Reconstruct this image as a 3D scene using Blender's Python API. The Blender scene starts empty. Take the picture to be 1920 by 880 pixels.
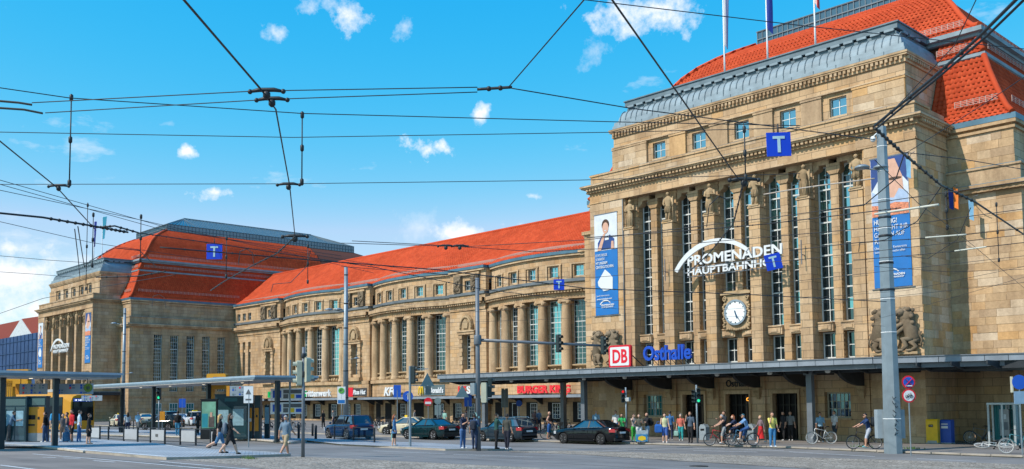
import bpy, bmesh, math, random
from mathutils import Vector, Matrix
random.seed(7)
R = math.radians
scene = bpy.context.scene
COL = scene.collection

# ------------------------------------------------------------------ camera
CAM_H = 2.7
F_PX, YAW, PITCH, ROLL, PY = 1800.69, 0.81078337, 0.07042476, 0.00957852, 623.264
_f0 = Vector((-math.sin(YAW), math.cos(YAW), 0)); _r0 = Vector((math.cos(YAW), math.sin(YAW), 0)); _u0 = Vector((0, 0, 1))
FWD = _f0*math.cos(PITCH) + _u0*math.sin(PITCH); _u1 = _u0*math.cos(PITCH) - _f0*math.sin(PITCH)
RIGHT = _r0*math.cos(ROLL) - _u1*math.sin(ROLL); UP = _u1*math.cos(ROLL) + _r0*math.sin(ROLL)
cam = bpy.data.cameras.new('camera'); camo = bpy.data.objects.new('camera', cam); COL.objects.link(camo)
camo.matrix_world = Matrix(((RIGHT.x, UP.x, -FWD.x, 0), (RIGHT.y, UP.y, -FWD.y, 0), (RIGHT.z, UP.z, -FWD.z, CAM_H), (0, 0, 0, 1)))
cam.sensor_width = 36; cam.lens = F_PX/1920*36; cam.shift_y = (PY-440)/1920; cam.clip_start = .1; cam.clip_end = 6000
scene.camera = camo

def ray(x, y): return FWD + RIGHT*((x-960)/F_PX) - UP*((y-PY)/F_PX)
def on_z(x, y, z):                                # photo pixel -> point at height z
    d = ray(x, y); return Vector((0, 0, CAM_H)) + d*((z-CAM_H)/d.z)
def on_y(x, y, Y):
    d = ray(x, y); return Vector((0, 0, CAM_H)) + d*(Y/d.y)
def ground_z(Y): return .025*(38-Y) if Y < 38 else 0.0
def gp(x, y, lift=0):                             # photo pixel -> point on the (sloping) ground
    p = on_z(x, y, lift)
    if p.y < 38 or p.z > CAM_H:
        d = ray(x, y)                              # z = .025*(38-Y)+lift
        t = (.025*38+lift-CAM_H)/(d.z+.025*d.y); p = Vector((0, 0, CAM_H)) + d*t
    return p

# ------------------------------------------------------------------ sun, sky, exposure
SUN_AZ, SUN_EL = 14, 46                           # degrees west of the facade's outward normal, above horizon
sd = Vector((-math.sin(R(SUN_AZ))*math.cos(R(SUN_EL)), -math.cos(R(SUN_AZ))*math.cos(R(SUN_EL)), math.sin(R(SUN_EL))))
sun = bpy.data.lights.new('sun', 'SUN'); sun.energy = 4.75; sun.angle = R(.55); sun.color = (1, .92, .82)
suno = bpy.data.objects.new('sun', sun); COL.objects.link(suno); suno.rotation_euler = sd.to_track_quat('Z', 'Y').to_euler()
world = bpy.data.worlds.new('World'); scene.world = world; world.use_nodes = True
WN, WL = world.node_tree.nodes, world.node_tree.links
WN.clear()
def wn(t, **k):
    n = WN.new(t)
    for a, b in k.items(): setattr(n, a, b)
    return n
sky = wn('ShaderNodeTexSky', sky_type='NISHITA', sun_disc=False); sky.sun_elevation = R(SUN_EL)
sky.sun_rotation = math.atan2(sd.x, sd.y); sky.air_density = 1.0; sky.dust_density = .25; sky.ozone_density = 3.0
hs = wn('ShaderNodeHueSaturation'); hs.inputs['Hue'].default_value = .482; hs.inputs['Saturation'].default_value = 1.22; hs.inputs['Value'].default_value = 1.3
WL.new(sky.outputs[0], hs.inputs['Color'])
tc = wn('ShaderNodeTexCoord')
def wmath(op, a, b=None, c=None, clamp=False):
    n = wn('ShaderNodeMath', operation=op, use_clamp=clamp)
    for i, s in enumerate((a, b, c)):
        if s is None: continue
        if isinstance(s, (int, float)): n.inputs[i].default_value = s
        else: WL.new(s, n.inputs[i])
    return n.outputs[0]
nz = wn('ShaderNodeTexNoise'); nz.inputs['Scale'].default_value = 34; nz.inputs['Detail'].default_value = 9; nz.inputs['Roughness'].default_value = .62
WL.new(tc.outputs['Generated'], nz.inputs['Vector'])
nzb = wn('ShaderNodeTexNoise'); nzb.inputs['Scale'].default_value = 7.5; nzb.inputs['Detail'].default_value = 7; nzb.inputs['Roughness'].default_value = .6
mp = wn('ShaderNodeMapping'); mp.inputs['Scale'].default_value = (1, 1, 2.6); mp.inputs['Location'].default_value = (.35, .1, .6)
WL.new(tc.outputs['Generated'], mp.inputs['Vector']); WL.new(mp.outputs[0], nzb.inputs['Vector'])
sepz = wn('ShaderNodeSeparateXYZ'); WL.new(tc.outputs['Generated'], sepz.inputs[0])
# broken fair-weather cloud everywhere, thicker low down, plus single puffs
low = wmath('MULTIPLY_ADD', sepz.outputs['Z'], -.22, .085)
gen = wmath('MULTIPLY', wmath('SUBTRACT', wmath('ADD', nzb.outputs['Fac'], low), .665), 4.0, clamp=True)
mask = gen
def puff(px, py, rad, squash=2.0, amp=1.0):
    global mask
    d = ray(px, py).normalized()
    sub = wn('ShaderNodeVectorMath', operation='SUBTRACT'); WL.new(tc.outputs['Generated'], sub.inputs[0]); sub.inputs[1].default_value = d
    scl = wn('ShaderNodeVectorMath', operation='MULTIPLY'); WL.new(sub.outputs[0], scl.inputs[0]); scl.inputs[1].default_value = (1, 1, squash)
    ln = wn('ShaderNodeVectorMath', operation='LENGTH'); WL.new(scl.outputs[0], ln.inputs[0])
    k = wmath('DIVIDE', ln.outputs['Value'], rad/F_PX)
    m = wmath('SUBTRACT', wmath('MULTIPLY_ADD', nz.outputs['Fac'], 4.2, -1.15), k)
    m = wmath('MULTIPLY', m, 1.25*amp, clamp=True)
    mask = wmath('MAXIMUM', mask, m)
for a in ((640, 28, 50, 1.2, .75), (585, 14, 28, 1.4, .6), (620, 8, 40, 1.6, .5), (510, 58, 27, 1.7, .6), (757, 50, 19, .8, .45), (902, 217, 22, .9, .9), (795, 279, 44, 1.8, 1.0),
          (352, 283, 27, 1.7, 1.0), (408, 361, 38, 2.9, .9), (998, 367, 17, 2.2, .7), (1215, 22, 110, 2.6, .8), (1115, 100, 34, 1.2, .35),
          (870, 437, 84, 3.2, .8), (790, 425, 45, 1.2, .25), (30, 465, 62, 4, .8), (20, 530, 90, 1.7, .8), (60, 580, 80, 1.6, .7), (30, 560, 85, 1.6, .5)):
    puff(*a)
cmix = wn('ShaderNodeMixRGB'); WL.new(mask, cmix.inputs['Fac'])
# deepen the blue with height as a clear polarised summer sky
spl = wn('ShaderNodeSeparateColor'); WL.new(hs.outputs['Color'], spl.inputs[0])
gch = wmath('MULTIPLY', wmath('POWER', wmath('MULTIPLY', spl.outputs[1], .1), .67), 11.2); bch = wmath('MULTIPLY', wmath('POWER', wmath('MULTIPLY', spl.outputs[2], .1), .15), 10.2)
rch = wmath('MINIMUM', wmath('MULTIPLY', wmath('POWER', wmath('MULTIPLY', spl.outputs[0], .1), 3.0), 440), wmath('MULTIPLY', gch, .66))
ssc = wn('ShaderNodeCombineColor'); WL.new(rch, ssc.inputs[0]); WL.new(gch, ssc.inputs[1]); WL.new(bch, ssc.inputs[2])
cmix.inputs['Color2'].default_value = (10.5, 10.8, 11.2, 1)
WL.new(ssc.outputs[0], cmix.inputs['Color1'])
bg = wn('ShaderNodeBackground'); bg.inputs['Strength'].default_value = .1
WL.new(cmix.outputs[0], bg.inputs['Color'])
wo = wn('ShaderNodeOutputWorld'); WL.new(bg.outputs[0], wo.inputs['Surface'])
scene.view_settings.view_transform = 'Standard'; scene.view_settings.look = 'None'; scene.view_settings.gamma = 1
scene.view_settings.exposure = 0.0; scene.view_settings.use_curve_mapping = False
scene.cycles.max_bounces = 6; scene.cycles.diffuse_bounces = 3; scene.cycles.glossy_bounces = 3; scene.cycles.transmission_bounces = 4
scene.cycles.transparent_max_bounces = 8; scene.cycles.caustics_reflective = False; scene.cycles.caustics_refractive = False

# ------------------------------------------------------------------ materials
def srgb(r, g, b):
    f = lambda c: (c/255/12.92) if c <= 10 else ((c/255+.055)/1.055)**2.4
    return (f(r), f(g), f(b))
MATS = {}
class NT:
    def __init__(s, name):
        s.m = bpy.data.materials.new(name); s.m.use_nodes = True; s.t = s.m.node_tree; s.n = s.t.nodes; s.l = s.t.links
        s.p = s.n['Principled BSDF']; MATS[name] = s.m
    def new(s, t, **k):
        n = s.n.new(t)
        for a, b in k.items(): setattr(n, a, b)
        return n
    def pos(s):
        if not hasattr(s, '_g'): s._g = s.new('ShaderNodeNewGeometry')
        return s._g.outputs['Position']
    def noise(s, scale, detail=4, rough=.55, vec=None, stretch=None):
        n = s.new('ShaderNodeTexNoise'); n.inputs['Scale'].default_value = scale; n.inputs['Detail'].default_value = detail; n.inputs['Roughness'].default_value = rough
        v = vec or s.pos()
        if stretch:
            m = s.new('ShaderNodeMapping'); m.inputs['Scale'].default_value = stretch; s.l.new(v, m.inputs['Vector']); v = m.outputs[0]
        s.l.new(v, n.inputs['Vector']); return n.outputs['Fac']
    def ramp(s, fac, stops):
        r = s.new('ShaderNodeValToRGB'); s.l.new(fac, r.inputs[0]); e = r.color_ramp.elements
        while len(e) < len(stops): e.new(.5)
        for q, (p, c) in zip(e, stops): q.position = p; q.color = (*c, 1) if len(c) == 3 else c
        return r.outputs[0]
    def mix(s, fac, a, b, mode='MIX'):
        n = s.new('ShaderNodeMixRGB', blend_type=mode)
        for i, v in zip((0, 1, 2), (fac, a, b)):
            if isinstance(v, (int, float)): n.inputs[i].default_value = v
            elif isinstance(v, tuple): n.inputs[i].default_value = (*v, 1)
            else: s.l.new(v, n.inputs[i])
        return n.outputs[0]
    def bump(s, h, strength=.3, dist=.02):
        b = s.new('ShaderNodeBump'); b.inputs['Strength'].default_value = strength; b.inputs['Distance'].default_value = dist
        s.l.new(h, b.inputs['Height']); s.l.new(b.outputs[0], s.p.inputs['Normal'])
    def col(s, c): s.l.new(c, s.p.inputs['Base Color'])
    def set(s, rough=.6, metal=0, spec=.4):
        s.p.inputs['Roughness'].default_value = rough; s.p.inputs['Metallic'].default_value = metal; s.p.inputs['Specular IOR Level'].default_value = spec; return s
def mat(name, col, rough=.6, metal=0, var=.12, scale=2.5, spec=.4, bump=0, coat=0, emit=0):
    if name in MATS: return MATS[name]
    t = NT(name).set(rough, metal, spec)
    if var:
        f = t.noise(scale, 5)
        t.col(t.ramp(f, [(.3, tuple(c*(1-var) for c in col)), (.7, tuple(min(1, c*(1+var)) for c in col))]))
        if bump: t.bump(f, bump)
    else: t.p.inputs['Base Color'].default_value = (*col, 1)
    if coat: t.p.inputs['Coat Weight'].default_value = coat; t.p.inputs['Coat Roughness'].default_value = .06
    if emit: t.p.inputs['Emission Color'].default_value = (*col, 1); t.p.inputs['Emission Strength'].default_value = emit
    return t.m
ST_A, ST_B, ST_C, ST_D, ST_E = (.54, .37, .213), (.64, .475, .308), (.475, .343, .226), (.62, .365, .155), (.66, .53, .39)
def stone_wall(name, bw, rh, dark=1.0, sat=1.0):
    """sandstone ashlar too far off (or too plain) to be laid stone by stone"""
    t = NT(name).set(.85, 0, .25)
    sp = t.new('ShaderNodeSeparateXYZ'); t.l.new(t.pos(), sp.inputs[0])
    ad = t.new('ShaderNodeMath', operation='ADD'); t.l.new(sp.outputs[0], ad.inputs[0]); t.l.new(sp.outputs[1], ad.inputs[1])
    cb = t.new('ShaderNodeCombineXYZ'); t.l.new(ad.outputs[0], cb.inputs[0]); t.l.new(sp.outputs[2], cb.inputs[1])
    b = t.new('ShaderNodeTexBrick'); t.l.new(cb.outputs[0], b.inputs['Vector']); b.inputs['Scale'].default_value = 1
    b.inputs['Brick Width'].default_value = bw; b.inputs['Row Height'].default_value = rh; b.inputs['Mortar Size'].default_value = .012; b.inputs['Bias'].default_value = 0
    b.inputs['Color1'].default_value = (0, 0, 0, 1); b.inputs['Color2'].default_value = (1, 1, 1, 1); b.inputs['Mortar'].default_value = (.5, .5, .5, 1)
    c = t.ramp(b.outputs['Color'], [(0, ST_C), (.3, ST_A), (.6, ST_B), (.8, ST_D), (1, ST_E)])
    c = t.mix(t.noise(.35, 5), c, ST_A)
    st = t.ramp(t.noise(.55, 7, .6, stretch=(1.5, 1.5, .35)), [(.38, (.58, .53, .50)), (.56, (1, 1, 1))])
    c = t.mix(.7, c, st, 'MULTIPLY')
    g = t.ramp(t.noise(9, 5, .7), [(.3, (.80, .78, .76)), (.7, (1.08, 1.06, 1.04))]); c = t.mix(.7, c, g, 'MULTIPLY')
    c = t.mix(b.outputs['Fac'], c, (.17, .125, .08))
    if dark != 1: c = t.mix(1, c, (dark, dark, dark*1.02), 'MULTIPLY')
    t.col(c)
    inv = t.new('ShaderNodeMath', operation='SUBTRACT'); inv.inputs[0].default_value = 1; t.l.new(b.outputs['Fac'], inv.inputs[1])
    t.bump(inv.outputs[0], .5, .02); return t.m
def stone_plain(name, stops, stain=.7):
    t = NT(name).set(.85, 0, .25)
    oi = t.new('ShaderNodeObjectInfo')
    ri = t.new('ShaderNodeMath', operation='ADD'); t.l.new(oi.outputs['Random'], ri.inputs[0]); ri.inputs[1].default_value = 0
    if hasattr(bpy.types, 'ShaderNodeNewGeometry'):
        g = t._g if hasattr(t, '_g') else t.new('ShaderNodeNewGeometry'); t._g = g
        wrap = t.new('ShaderNodeMath', operation='FRACT'); t.l.new(g.outputs['Random Per Island'], ri.inputs[1]); t.l.new(ri.outputs[0], wrap.inputs[0])
    c = t.ramp(wrap.outputs[0], stops)
    st = t.ramp(t.noise(.6, 7, .6, stretch=(1.5, 1.5, .4)), [(.38, (.52, .47, .44)), (.58, (1, 1, 1))]); c = t.mix(stain, c, st, 'MULTIPLY')
    n = t.noise(7, 6, .7); gg = t.ramp(n, [(.3, (.74, .72, .70)), (.7, (1.1, 1.08, 1.05))]); c = t.mix(.85, c, gg, 'MULTIPLY')
    t.col(c); t.bump(n, .25, .01); return t.m
STONE = stone_wall('sandstone_ashlar', .95, .46)
STONE_FAR = stone_wall('sandstone_ashlar_darker', 1.1, .5, .92)  # evenly darker copy with larger blocks
BLOCK = stone_plain('sandstone_block', [(0, ST_C), (.22, ST_A), (.5, ST_B), (.68, ST_D), (.82, ST_B), (1, ST_E)], .55)
TRIM = stone_plain('sandstone_trim', [(0, ST_A), (.5, ST_B), (1, (.545, .385, .23))], .75)
CARVED = stone_plain('carved_sandstone', [(0, (.43, .315, .185)), (1, (.50, .37, .225))], .7)
SOOT = stone_plain('sooty_carved_stone', [(0, (.20, .16, .11)), (1, (.27, .21, .145))], .7)
def tilemat(name, k=1.0):
    t = NT(name).set(.8, 0, .12)
    oi = t.new('ShaderNodeObjectInfo'); g = t.new('ShaderNodeNewGeometry'); t._g = g
    a = t.new('ShaderNodeMath', operation='ADD'); t.l.new(oi.outputs['Random'], a.inputs[0]); t.l.new(g.outputs['Random Per Island'], a.inputs[1])
    fr = t.new('ShaderNodeMath', operation='FRACT'); t.l.new(a.outputs[0], fr.inputs[0])
    c = t.ramp(fr.outputs[0], [(0, (.47*k, .066*k, .024*k)), (.5, (.52*k, .076*k, .027*k)), (1, (.57*k, .09*k, .033*k))])
    c = t.mix(.5, c, t.ramp(t.noise(.5, 5), [(.35, (.72, .68, .66)), (.65, (1.1, 1.1, 1.1))]), 'MULTIPLY')
    t.col(c); return t.m
TILE = tilemat('red_roof_tile')
ZINC = mat('zinc_sheet', (.225, .29, .33), .6, .1, .2, 1.2)
ZINC_D = mat('zinc_trim', (.135, .19, .225), .6, .1, .2, 1.5)
GUTTER = mat('blue_grey_gutter', (.095, .19, .26), .45, .35, .2, 1.0)
LEDGE = mat('lead_ledge', (.15, .17, .185), .6, .2, .2, 1.0)
STEEL = mat('grey_painted_steel', (.155, .175, .20), .5, .2, .12, 2)
STEEL_D = mat('dark_steel', (.030, .036, .043), .55, .2, .2, 2)
FASCIA = mat('canopy_fascia', (.25, .285, .33), .5, .25, .15, 1.5)
WHITE = mat('white_paint', (.74, .76, .77), .5, 0, .05, 2)
WFRAME = mat('window_frame_paint', (.62, .65, .64), .55, 0, .12, 3)
BLACK = mat('black_paint', (.012, .013, .015), .4, 0, .2, 3)
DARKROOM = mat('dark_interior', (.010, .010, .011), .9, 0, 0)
BRONZE = mat('dark_door_bronze', (.022, .018, .015), .45, .3, .2, 2)
CABLE = mat('black_cable', (.026, .030, .034), .5, .1, .0)
GALV = mat('galvanised_pole', (.24, .29, .325), .45, .35, .14, 1.6)
def glassmat(name, tint, refl, rough=.03, gc=(.9, .95, 1)):
    t = NT(name); t.n.remove(t.p)
    d = t.new('ShaderNodeBsdfDiffuse'); d.inputs[0].default_value = (*tint, 1)
    gl = t.new('ShaderNodeBsdfGlossy'); gl.inputs['Roughness'].default_value = rough; gl.inputs[0].default_value = (*gc, 1)
    fr = t.new('ShaderNodeFresnel'); fr.inputs[0].default_value = 1.55
    ad = t.new('ShaderNodeMath', operation='ADD', use_clamp=True); t.l.new(fr.outputs[0], ad.inputs[0]); ad.inputs[1].default_value = refl; ml = t.new('ShaderNodeMath', operation='MULTIPLY'); ml.inputs[1].default_value = .55; t.l.new(fr.outputs[0], ml.inputs[0]); t.l.new(ml.outputs[0], ad.inputs[0])
    mx = t.new('ShaderNodeMixShader'); t.l.new(ad.outputs[0], mx.inputs[0]); t.l.new(d.outputs[0], mx.inputs[1]); t.l.new(gl.outputs[0], mx.inputs[2])
    t.l.new(mx.outputs[0], t.n['Material Output'].inputs['Surface']); return t.m
GLASS = glassmat('window_glass', (.012, .020, .026), .12, .03, (.5, .78, .95))
GLASS_SKY = glassmat('mirroring_window_glass', (.012, .05, .06), .55, .03, (.38, .78, .95))  # sky reflection put into the glass: cyan tint and raised mirror share
GLASS_TEAL = glassmat('teal_window_glass', (.02, .16, .17), .10)
GLASS_CAR = glassmat('car_glass', (.008, .010, .012), .02, .03, (.42, .50, .54))
ROOFGLASS = glassmat('lantern_glass', (.03, .10, .15), .10, .12)

# ------------------------------------------------------------------ mesh builder
class MB:
    def __init__(s): s.v = []; s.f = []; s.m = []; s.sm = []
    def add(s, vs, fs, mi=0, smooth=False):
        o = len(s.v); s.v += [tuple(v) for v in vs]
        for f in fs: s.f.append(tuple(i+o for i in f)); s.m.append(mi); s.sm.append(smooth)
        return s
    def box(s, a, b, mi=0):
        (x0, y0, z0), (x1, y1, z1) = a, b
        return s.add([(x0, y0, z0), (x1, y0, z0), (x1, y1, z0), (x0, y1, z0), (x0, y0, z1), (x1, y0, z1), (x1, y1, z1), (x0, y1, z1)],
                     [(3, 2, 1, 0), (4, 5, 6, 7), (0, 1, 5, 4), (1, 2, 6, 5), (2, 3, 7, 6), (3, 0, 4, 7)], mi)
    def hexa(s, p, mi=0): return s.add(p, [(3, 2, 1, 0), (4, 5, 6, 7), (0, 1, 5, 4), (1, 2, 6, 5), (2, 3, 7, 6), (3, 0, 4, 7)], mi)
    def obox(s, c, hx, hy, hz, rz=0, mi=0, rx=0, ry=0):
        m = Matrix.Translation(c) @ Matrix.Rotation(rz, 4, 'Z') @ Matrix.Rotation(ry, 4, 'Y') @ Matrix.Rotation(rx, 4, 'X')
        return s.hexa([m @ Vector(q) for q in ((-hx, -hy, -hz), (hx, -hy, -hz), (hx, hy, -hz), (-hx, hy, -hz), (-hx, -hy, hz), (hx, -hy, hz), (hx, hy, hz), (-hx, hy, hz))], mi)
    def bar(s, a, b, w, h=None, mi=0):
        a, b = Vector(a), Vector(b); h = h or w; d = (b-a).normalized(); up = Vector((0, 0, 1)) if abs(d.z) < .95 else Vector((0, 1, 0))
        x = d.cross(up).normalized()*w/2; y = x.cross(d).normalized()*h/2
        return s.hexa([a-x-y, a+x-y, b+x-y, b-x-y, a-x+y, a+x+y, b+x+y, b-x+y], mi)
    def tube(s, pts, r, n=6, mi=0, smooth=True, caps=True):
        pts = [Vector(p) for p in pts]; k = len(pts); rs = r if isinstance(r, (list, tuple)) else [r]*k
        o = len(s.v); px = None
        for i, p in enumerate(pts):
            d = (pts[min(i+1, k-1)]-pts[max(i-1, 0)]).normalized()
            if px is None:
                up = Vector((0, 0, 1)) if abs(d.z) < .9 else Vector((1, 0, 0)); px = d.cross(up).normalized()
            else: px = (px-d*px.dot(d)).normalized()
            py = d.cross(px)
            for j in range(n):
                a = 2*math.pi*j/n; s.v.append(tuple(p+(px*math.cos(a)+py*math.sin(a))*rs[i]))
        for i in range(k-1):
            for j in range(n):
                q = (j+1) % n; s.f.append((o+i*n+j, o+i*n+q, o+(i+1)*n+q, o+(i+1)*n+j)); s.m.append(mi); s.sm.append(smooth)
        if caps:
            s.f.append(tuple(o+j for j in reversed(range(n)))); s.m.append(mi); s.sm.append(False)
            s.f.append(tuple(o+(k-1)*n+j for j in range(n))); s.m.append(mi); s.sm.append(False)
        return s
    def loft(s, rings, mi=0, smooth=True, closed=True, caps=True):
        n = len(rings[0]); o = len(s.v)
        for r_ in rings: s.v += [tuple(p) for p in r_]
        for i in range(len(rings)-1):
            for j in range(n if closed else n-1):
                q = (j+1) % n; s.f.append((o+i*n+j, o+i*n+q, o+(i+1)*n+q, o+(i+1)*n+j)); s.m.append(mi); s.sm.append(smooth)
        if caps and closed:
            s.f.append(tuple(o+j for j in reversed(range(n)))); s.m.append(mi); s.sm.append(False)
            e = o+(len(rings)-1)*n; s.f.append(tuple(e+j for j in range(n))); s.m.append(mi); s.sm.append(False)
        return s
    def lathe(s, prof, c=(0, 0, 0), n=16, mi=0, smooth=True):
        return s.loft([[(c[0]+r*math.cos(2*math.pi*j/n), c[1]+r*math.sin(2*math.pi*j/n), c[2]+z) for j in range(n)] for r, z in prof], mi, smooth)
    def prism(s, poly, fn, mi=0):
        """poly: 2D outline (ccw); fn(u, v, k) -> point, k = 0 back / 1 front"""
        n = len(poly); o = len(s.v)
        s.v += [tuple(fn(u, v, 0)) for u, v in poly] + [tuple(fn(u, v, 1)) for u, v in poly]
        s.f.append(tuple(o+i for i in reversed(range(n)))); s.f.append(tuple(o+n+i for i in range(n))); s.m += [mi, mi]; s.sm += [False, False]
        for i in range(n): q = (i+1) % n; s.f.append((o+i, o+q, o+n+q, o+n+i)); s.m.append(mi); s.sm.append(False)
        return s
    def sphere(s, c, r, nu=8, nv=6, mi=0):
        rx, ry, rz = r if isinstance(r, tuple) else (r, r, r)
        rings = [[(c[0]+rx*math.sin(t)*math.cos(2*math.pi*j/nu), c[1]+ry*math.sin(t)*math.sin(2*math.pi*j/nu), c[2]-rz*math.cos(t)) for j in range(nu)]
                 for t in [max(.02, min(math.pi-.02, math.pi*i/nv)) for i in range(nv+1)]]
        return s.loft(rings, mi)
    def mesh(s, name, mats):
        me = bpy.data.meshes.new(name); me.from_pydata(s.v, [], s.f)
        for m in (mats if isinstance(mats, (list, tuple)) else [mats]): me.materials.append(m)
        me.polygons.foreach_set('material_index', s.m); me.polygons.foreach_set('use_smooth', s.sm)
        me.update(); return me
    def build(s, name, mats, parent=None, fix=False):
        me = s.mesh(name, mats)
        if fix:
            b = bmesh.new(); b.from_mesh(me); bmesh.ops.recalc_face_normals(b, faces=b.faces); b.to_mesh(me); b.free()
        return obj(name, me, parent)
def obj(name, me, parent=None, loc=None, rz=0):
    o = bpy.data.objects.new(name, me); COL.objects.link(o)
    if parent: o.parent = parent
    if loc is not None: o.location = loc
    if rz: o.rotation_euler.z = rz
    return o
def tag(o, label=None, cat=None, group=None, kind=None):
    if label: o['label'] = label
    if cat: o['category'] = cat
    if group: o['group'] = group
    if kind: o['kind'] = kind
    return o
def thing(name, label, cat, loc=(0, 0, 0), rz=0, group=None):
    o = bpy.data.objects.new(name, None); COL.objects.link(o); o.location = loc; o.rotation_euler.z = rz; o.empty_display_size = .3
    return tag(o, label, cat, group)
def struct(name, mb, m, parent=None):
    o = mb.build(name, m, parent)
    if not parent: o['kind'] = 'structure'
    return o
def kids(o): return [c for c in COL.objects if c.parent == o]
KID = {}
def copy_tree(root, index, loc=None, rz=None, label=None, skip=()):
    c = root.copy(); COL.objects.link(c)
    if loc is not None: c.location = loc
    if rz is not None: c.rotation_euler.z = rz
    if label: c['label'] = label
    for ch in index.get(root.name, []):
        if ch.name.split('.')[0] in skip: continue
        d = ch.copy(); COL.objects.link(d); d.parent = c
        for g in index.get(ch.name, []):
            if g.name.split('.')[0] in skip: continue
            e = g.copy(); COL.objects.link(e); e.parent = d
    return c
def tree_index():
    ix = {}
    for o in COL.objects:
        if o.parent: ix.setdefault(o.parent.name, []).append(o)
    return ix
FONT_CACHE = {}
def text_mesh(txt, size=1, extrude=.02, offset=0.0, align='LEFT', space=1.0, shear=0):
    cu = bpy.data.curves.new('t', 'FONT'); cu.body = txt; cu.size = size; cu.extrude = extrude; cu.offset = offset; cu.align_x = align; cu.space_character = space; cu.shear = shear; cu.resolution_u = 3
    o = bpy.data.objects.new('t', cu); COL.objects.link(o)
    dg = bpy.context.evaluated_depsgraph_get(); me = bpy.data.meshes.new_from_object(o.evaluated_get(dg))
    bpy.data.objects.remove(o); bpy.data.curves.remove(cu); return me
TEXTS = []
def text(txt, m, parent, loc, size=1, width=None, extrude=.02, offset=0., rot=(math.pi/2, 0, 0), align='LEFT', name='lettering', shear=0, space=1.0):
    """queued: all lettering is turned into mesh in one go at the end"""
    cu = bpy.data.curves.new('lettering', 'FONT'); cu.body = txt; cu.size = size; cu.extrude = extrude; cu.offset = offset; cu.align_x = align; cu.shear = shear; cu.resolution_u = 3; cu.space_character = space
    o = bpy.data.objects.new(name, cu); COL.objects.link(o); o.parent = parent; o.location = loc; o.rotation_euler = rot
    TEXTS.append((o, m, width)); return o
def finish_texts():
    dg = bpy.context.evaluated_depsgraph_get(); dg.update()
    for o, m, width in TEXTS:
        me = bpy.data.meshes.new_from_object(o.evaluated_get(dg)); me.materials.clear(); me.materials.append(m)
        n = bpy.data.objects.new('tmp', me); COL.objects.link(n); n.parent = o.parent; n.location = o.location; n.rotation_euler = o.rotation_euler
        if width and me.vertices:
            xs = [v.co.x for v in me.vertices]; k = width/(max(xs)-min(xs)); n.scale = (k, 1, 1)
        nm = o.name; cu = o.data; bpy.data.objects.remove(o); bpy.data.curves.remove(cu); n.name = nm; me.name = nm
# ------------------------------------------------------------------ ground
def gz(Y): return ground_z(max(Y, -6))
def asphalt(name, c, scale=6, speck=.25, wear=None):
    t = NT(name).set(.85, 0, .3)
    n = t.noise(scale*6, 6, .7); big = t.noise(.18, 6, .6)
    a = t.ramp(big, [(.35, tuple(x*.78 for x in c)), (.65, tuple(x*1.22 for x in c))])
    a = t.mix(speck, a, t.ramp(n, [(.35, (.35, .35, .35)), (.65, (1.5, 1.5, 1.5))]), 'MULTIPLY')
    st = t.ramp(t.noise(.9, 6, .65, stretch=(.12, 1.2, 1)), [(.45, (1, 1, 1)), (.62, (.72, .72, .74))]); a = t.mix(.6, a, st, 'MULTIPLY')
    t.col(a); t.bump(n, .25, .004); return t.m
ASPH = asphalt('asphalt', (.195, .192, .190)); TRACK = asphalt('track_bed_asphalt', (.225, .200, .182)); SIDE = asphalt('station_pavement', (.20, .182, .168), 3)
def paving(name, c1, c2, mortar, w, h, rot=0.):
    t = NT(name).set(.8, 0, .3)
    m = t.new('ShaderNodeMapping'); m.inputs['Rotation'].default_value = (0, 0, rot); t.l.new(t.pos(), m.inputs['Vector'])
    b = t.new('ShaderNodeTexBrick'); t.l.new(m.outputs[0], b.inputs['Vector']); b.inputs['Scale'].default_value = 1; b.inputs['Brick Width'].default_value = w; b.inputs['Row Height'].default_value = h
    b.inputs['Mortar Size'].default_value = .012; b.inputs['Color1'].default_value = (*c1, 1); b.inputs['Color2'].default_value = (*c2, 1); b.inputs['Mortar'].default_value = (*mortar, 1)
    g = t.ramp(t.noise(.5, 6), [(.35, (.8, .8, .8)), (.65, (1.12, 1.12, 1.12))]); t.col(t.mix(.8, b.outputs['Color'], g, 'MULTIPLY')); return t.m
PLAT = paving('platform_paving', (.30, .34, .38), (.35, .39, .43), (.20, .22, .24), .3, .15, .5)
def cobble():
    t = NT('cobbles').set(.85, 0, .3)
    v = t.new('ShaderNodeTexVoronoi', feature='DISTANCE_TO_EDGE'); v.inputs['Scale'].default_value = 6.5; t.l.new(t.pos(), v.inputs['Vector'])
    w = t.new('ShaderNodeTexVoronoi'); w.inputs['Scale'].default_value = 6.5; t.l.new(t.pos(), w.inputs['Vector'])
    sx = t.new('ShaderNodeSeparateXYZ'); t.l.new(w.outputs['Color'], sx.inputs[0])
    c = t.ramp(sx.outputs[0], [(0, (.26, .23, .195)), (.5, (.37, .33, .28)), (1, (.47, .42, .36))])
    e = t.ramp(v.outputs['Distance'], [(0, (.30, .27, .24)), (.13, (1, 1, 1))]); c = t.mix(1, c, e, 'MULTIPLY')
    g = t.ramp(t.noise(.7, 6), [(.35, (.72, .72, .70)), (.65, (1.1, 1.1, 1.1))]); c = t.mix(.8, c, g, 'MULTIPLY')
    t.col(c); t.bump(v.outputs['Distance'], .9, .06); return t.m
COBBLE = cobble()
KERB = mat('granite_kerb', (.36, .32, .27), .85, 0, .2, 1.5); KERB_P = mat('pale_platform_kerb', (.50, .45, .38), .85, 0, .2, 1.2)
PAINT = mat('road_paint', (.62, .64, .66), .7, 0, .22, 5)
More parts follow.
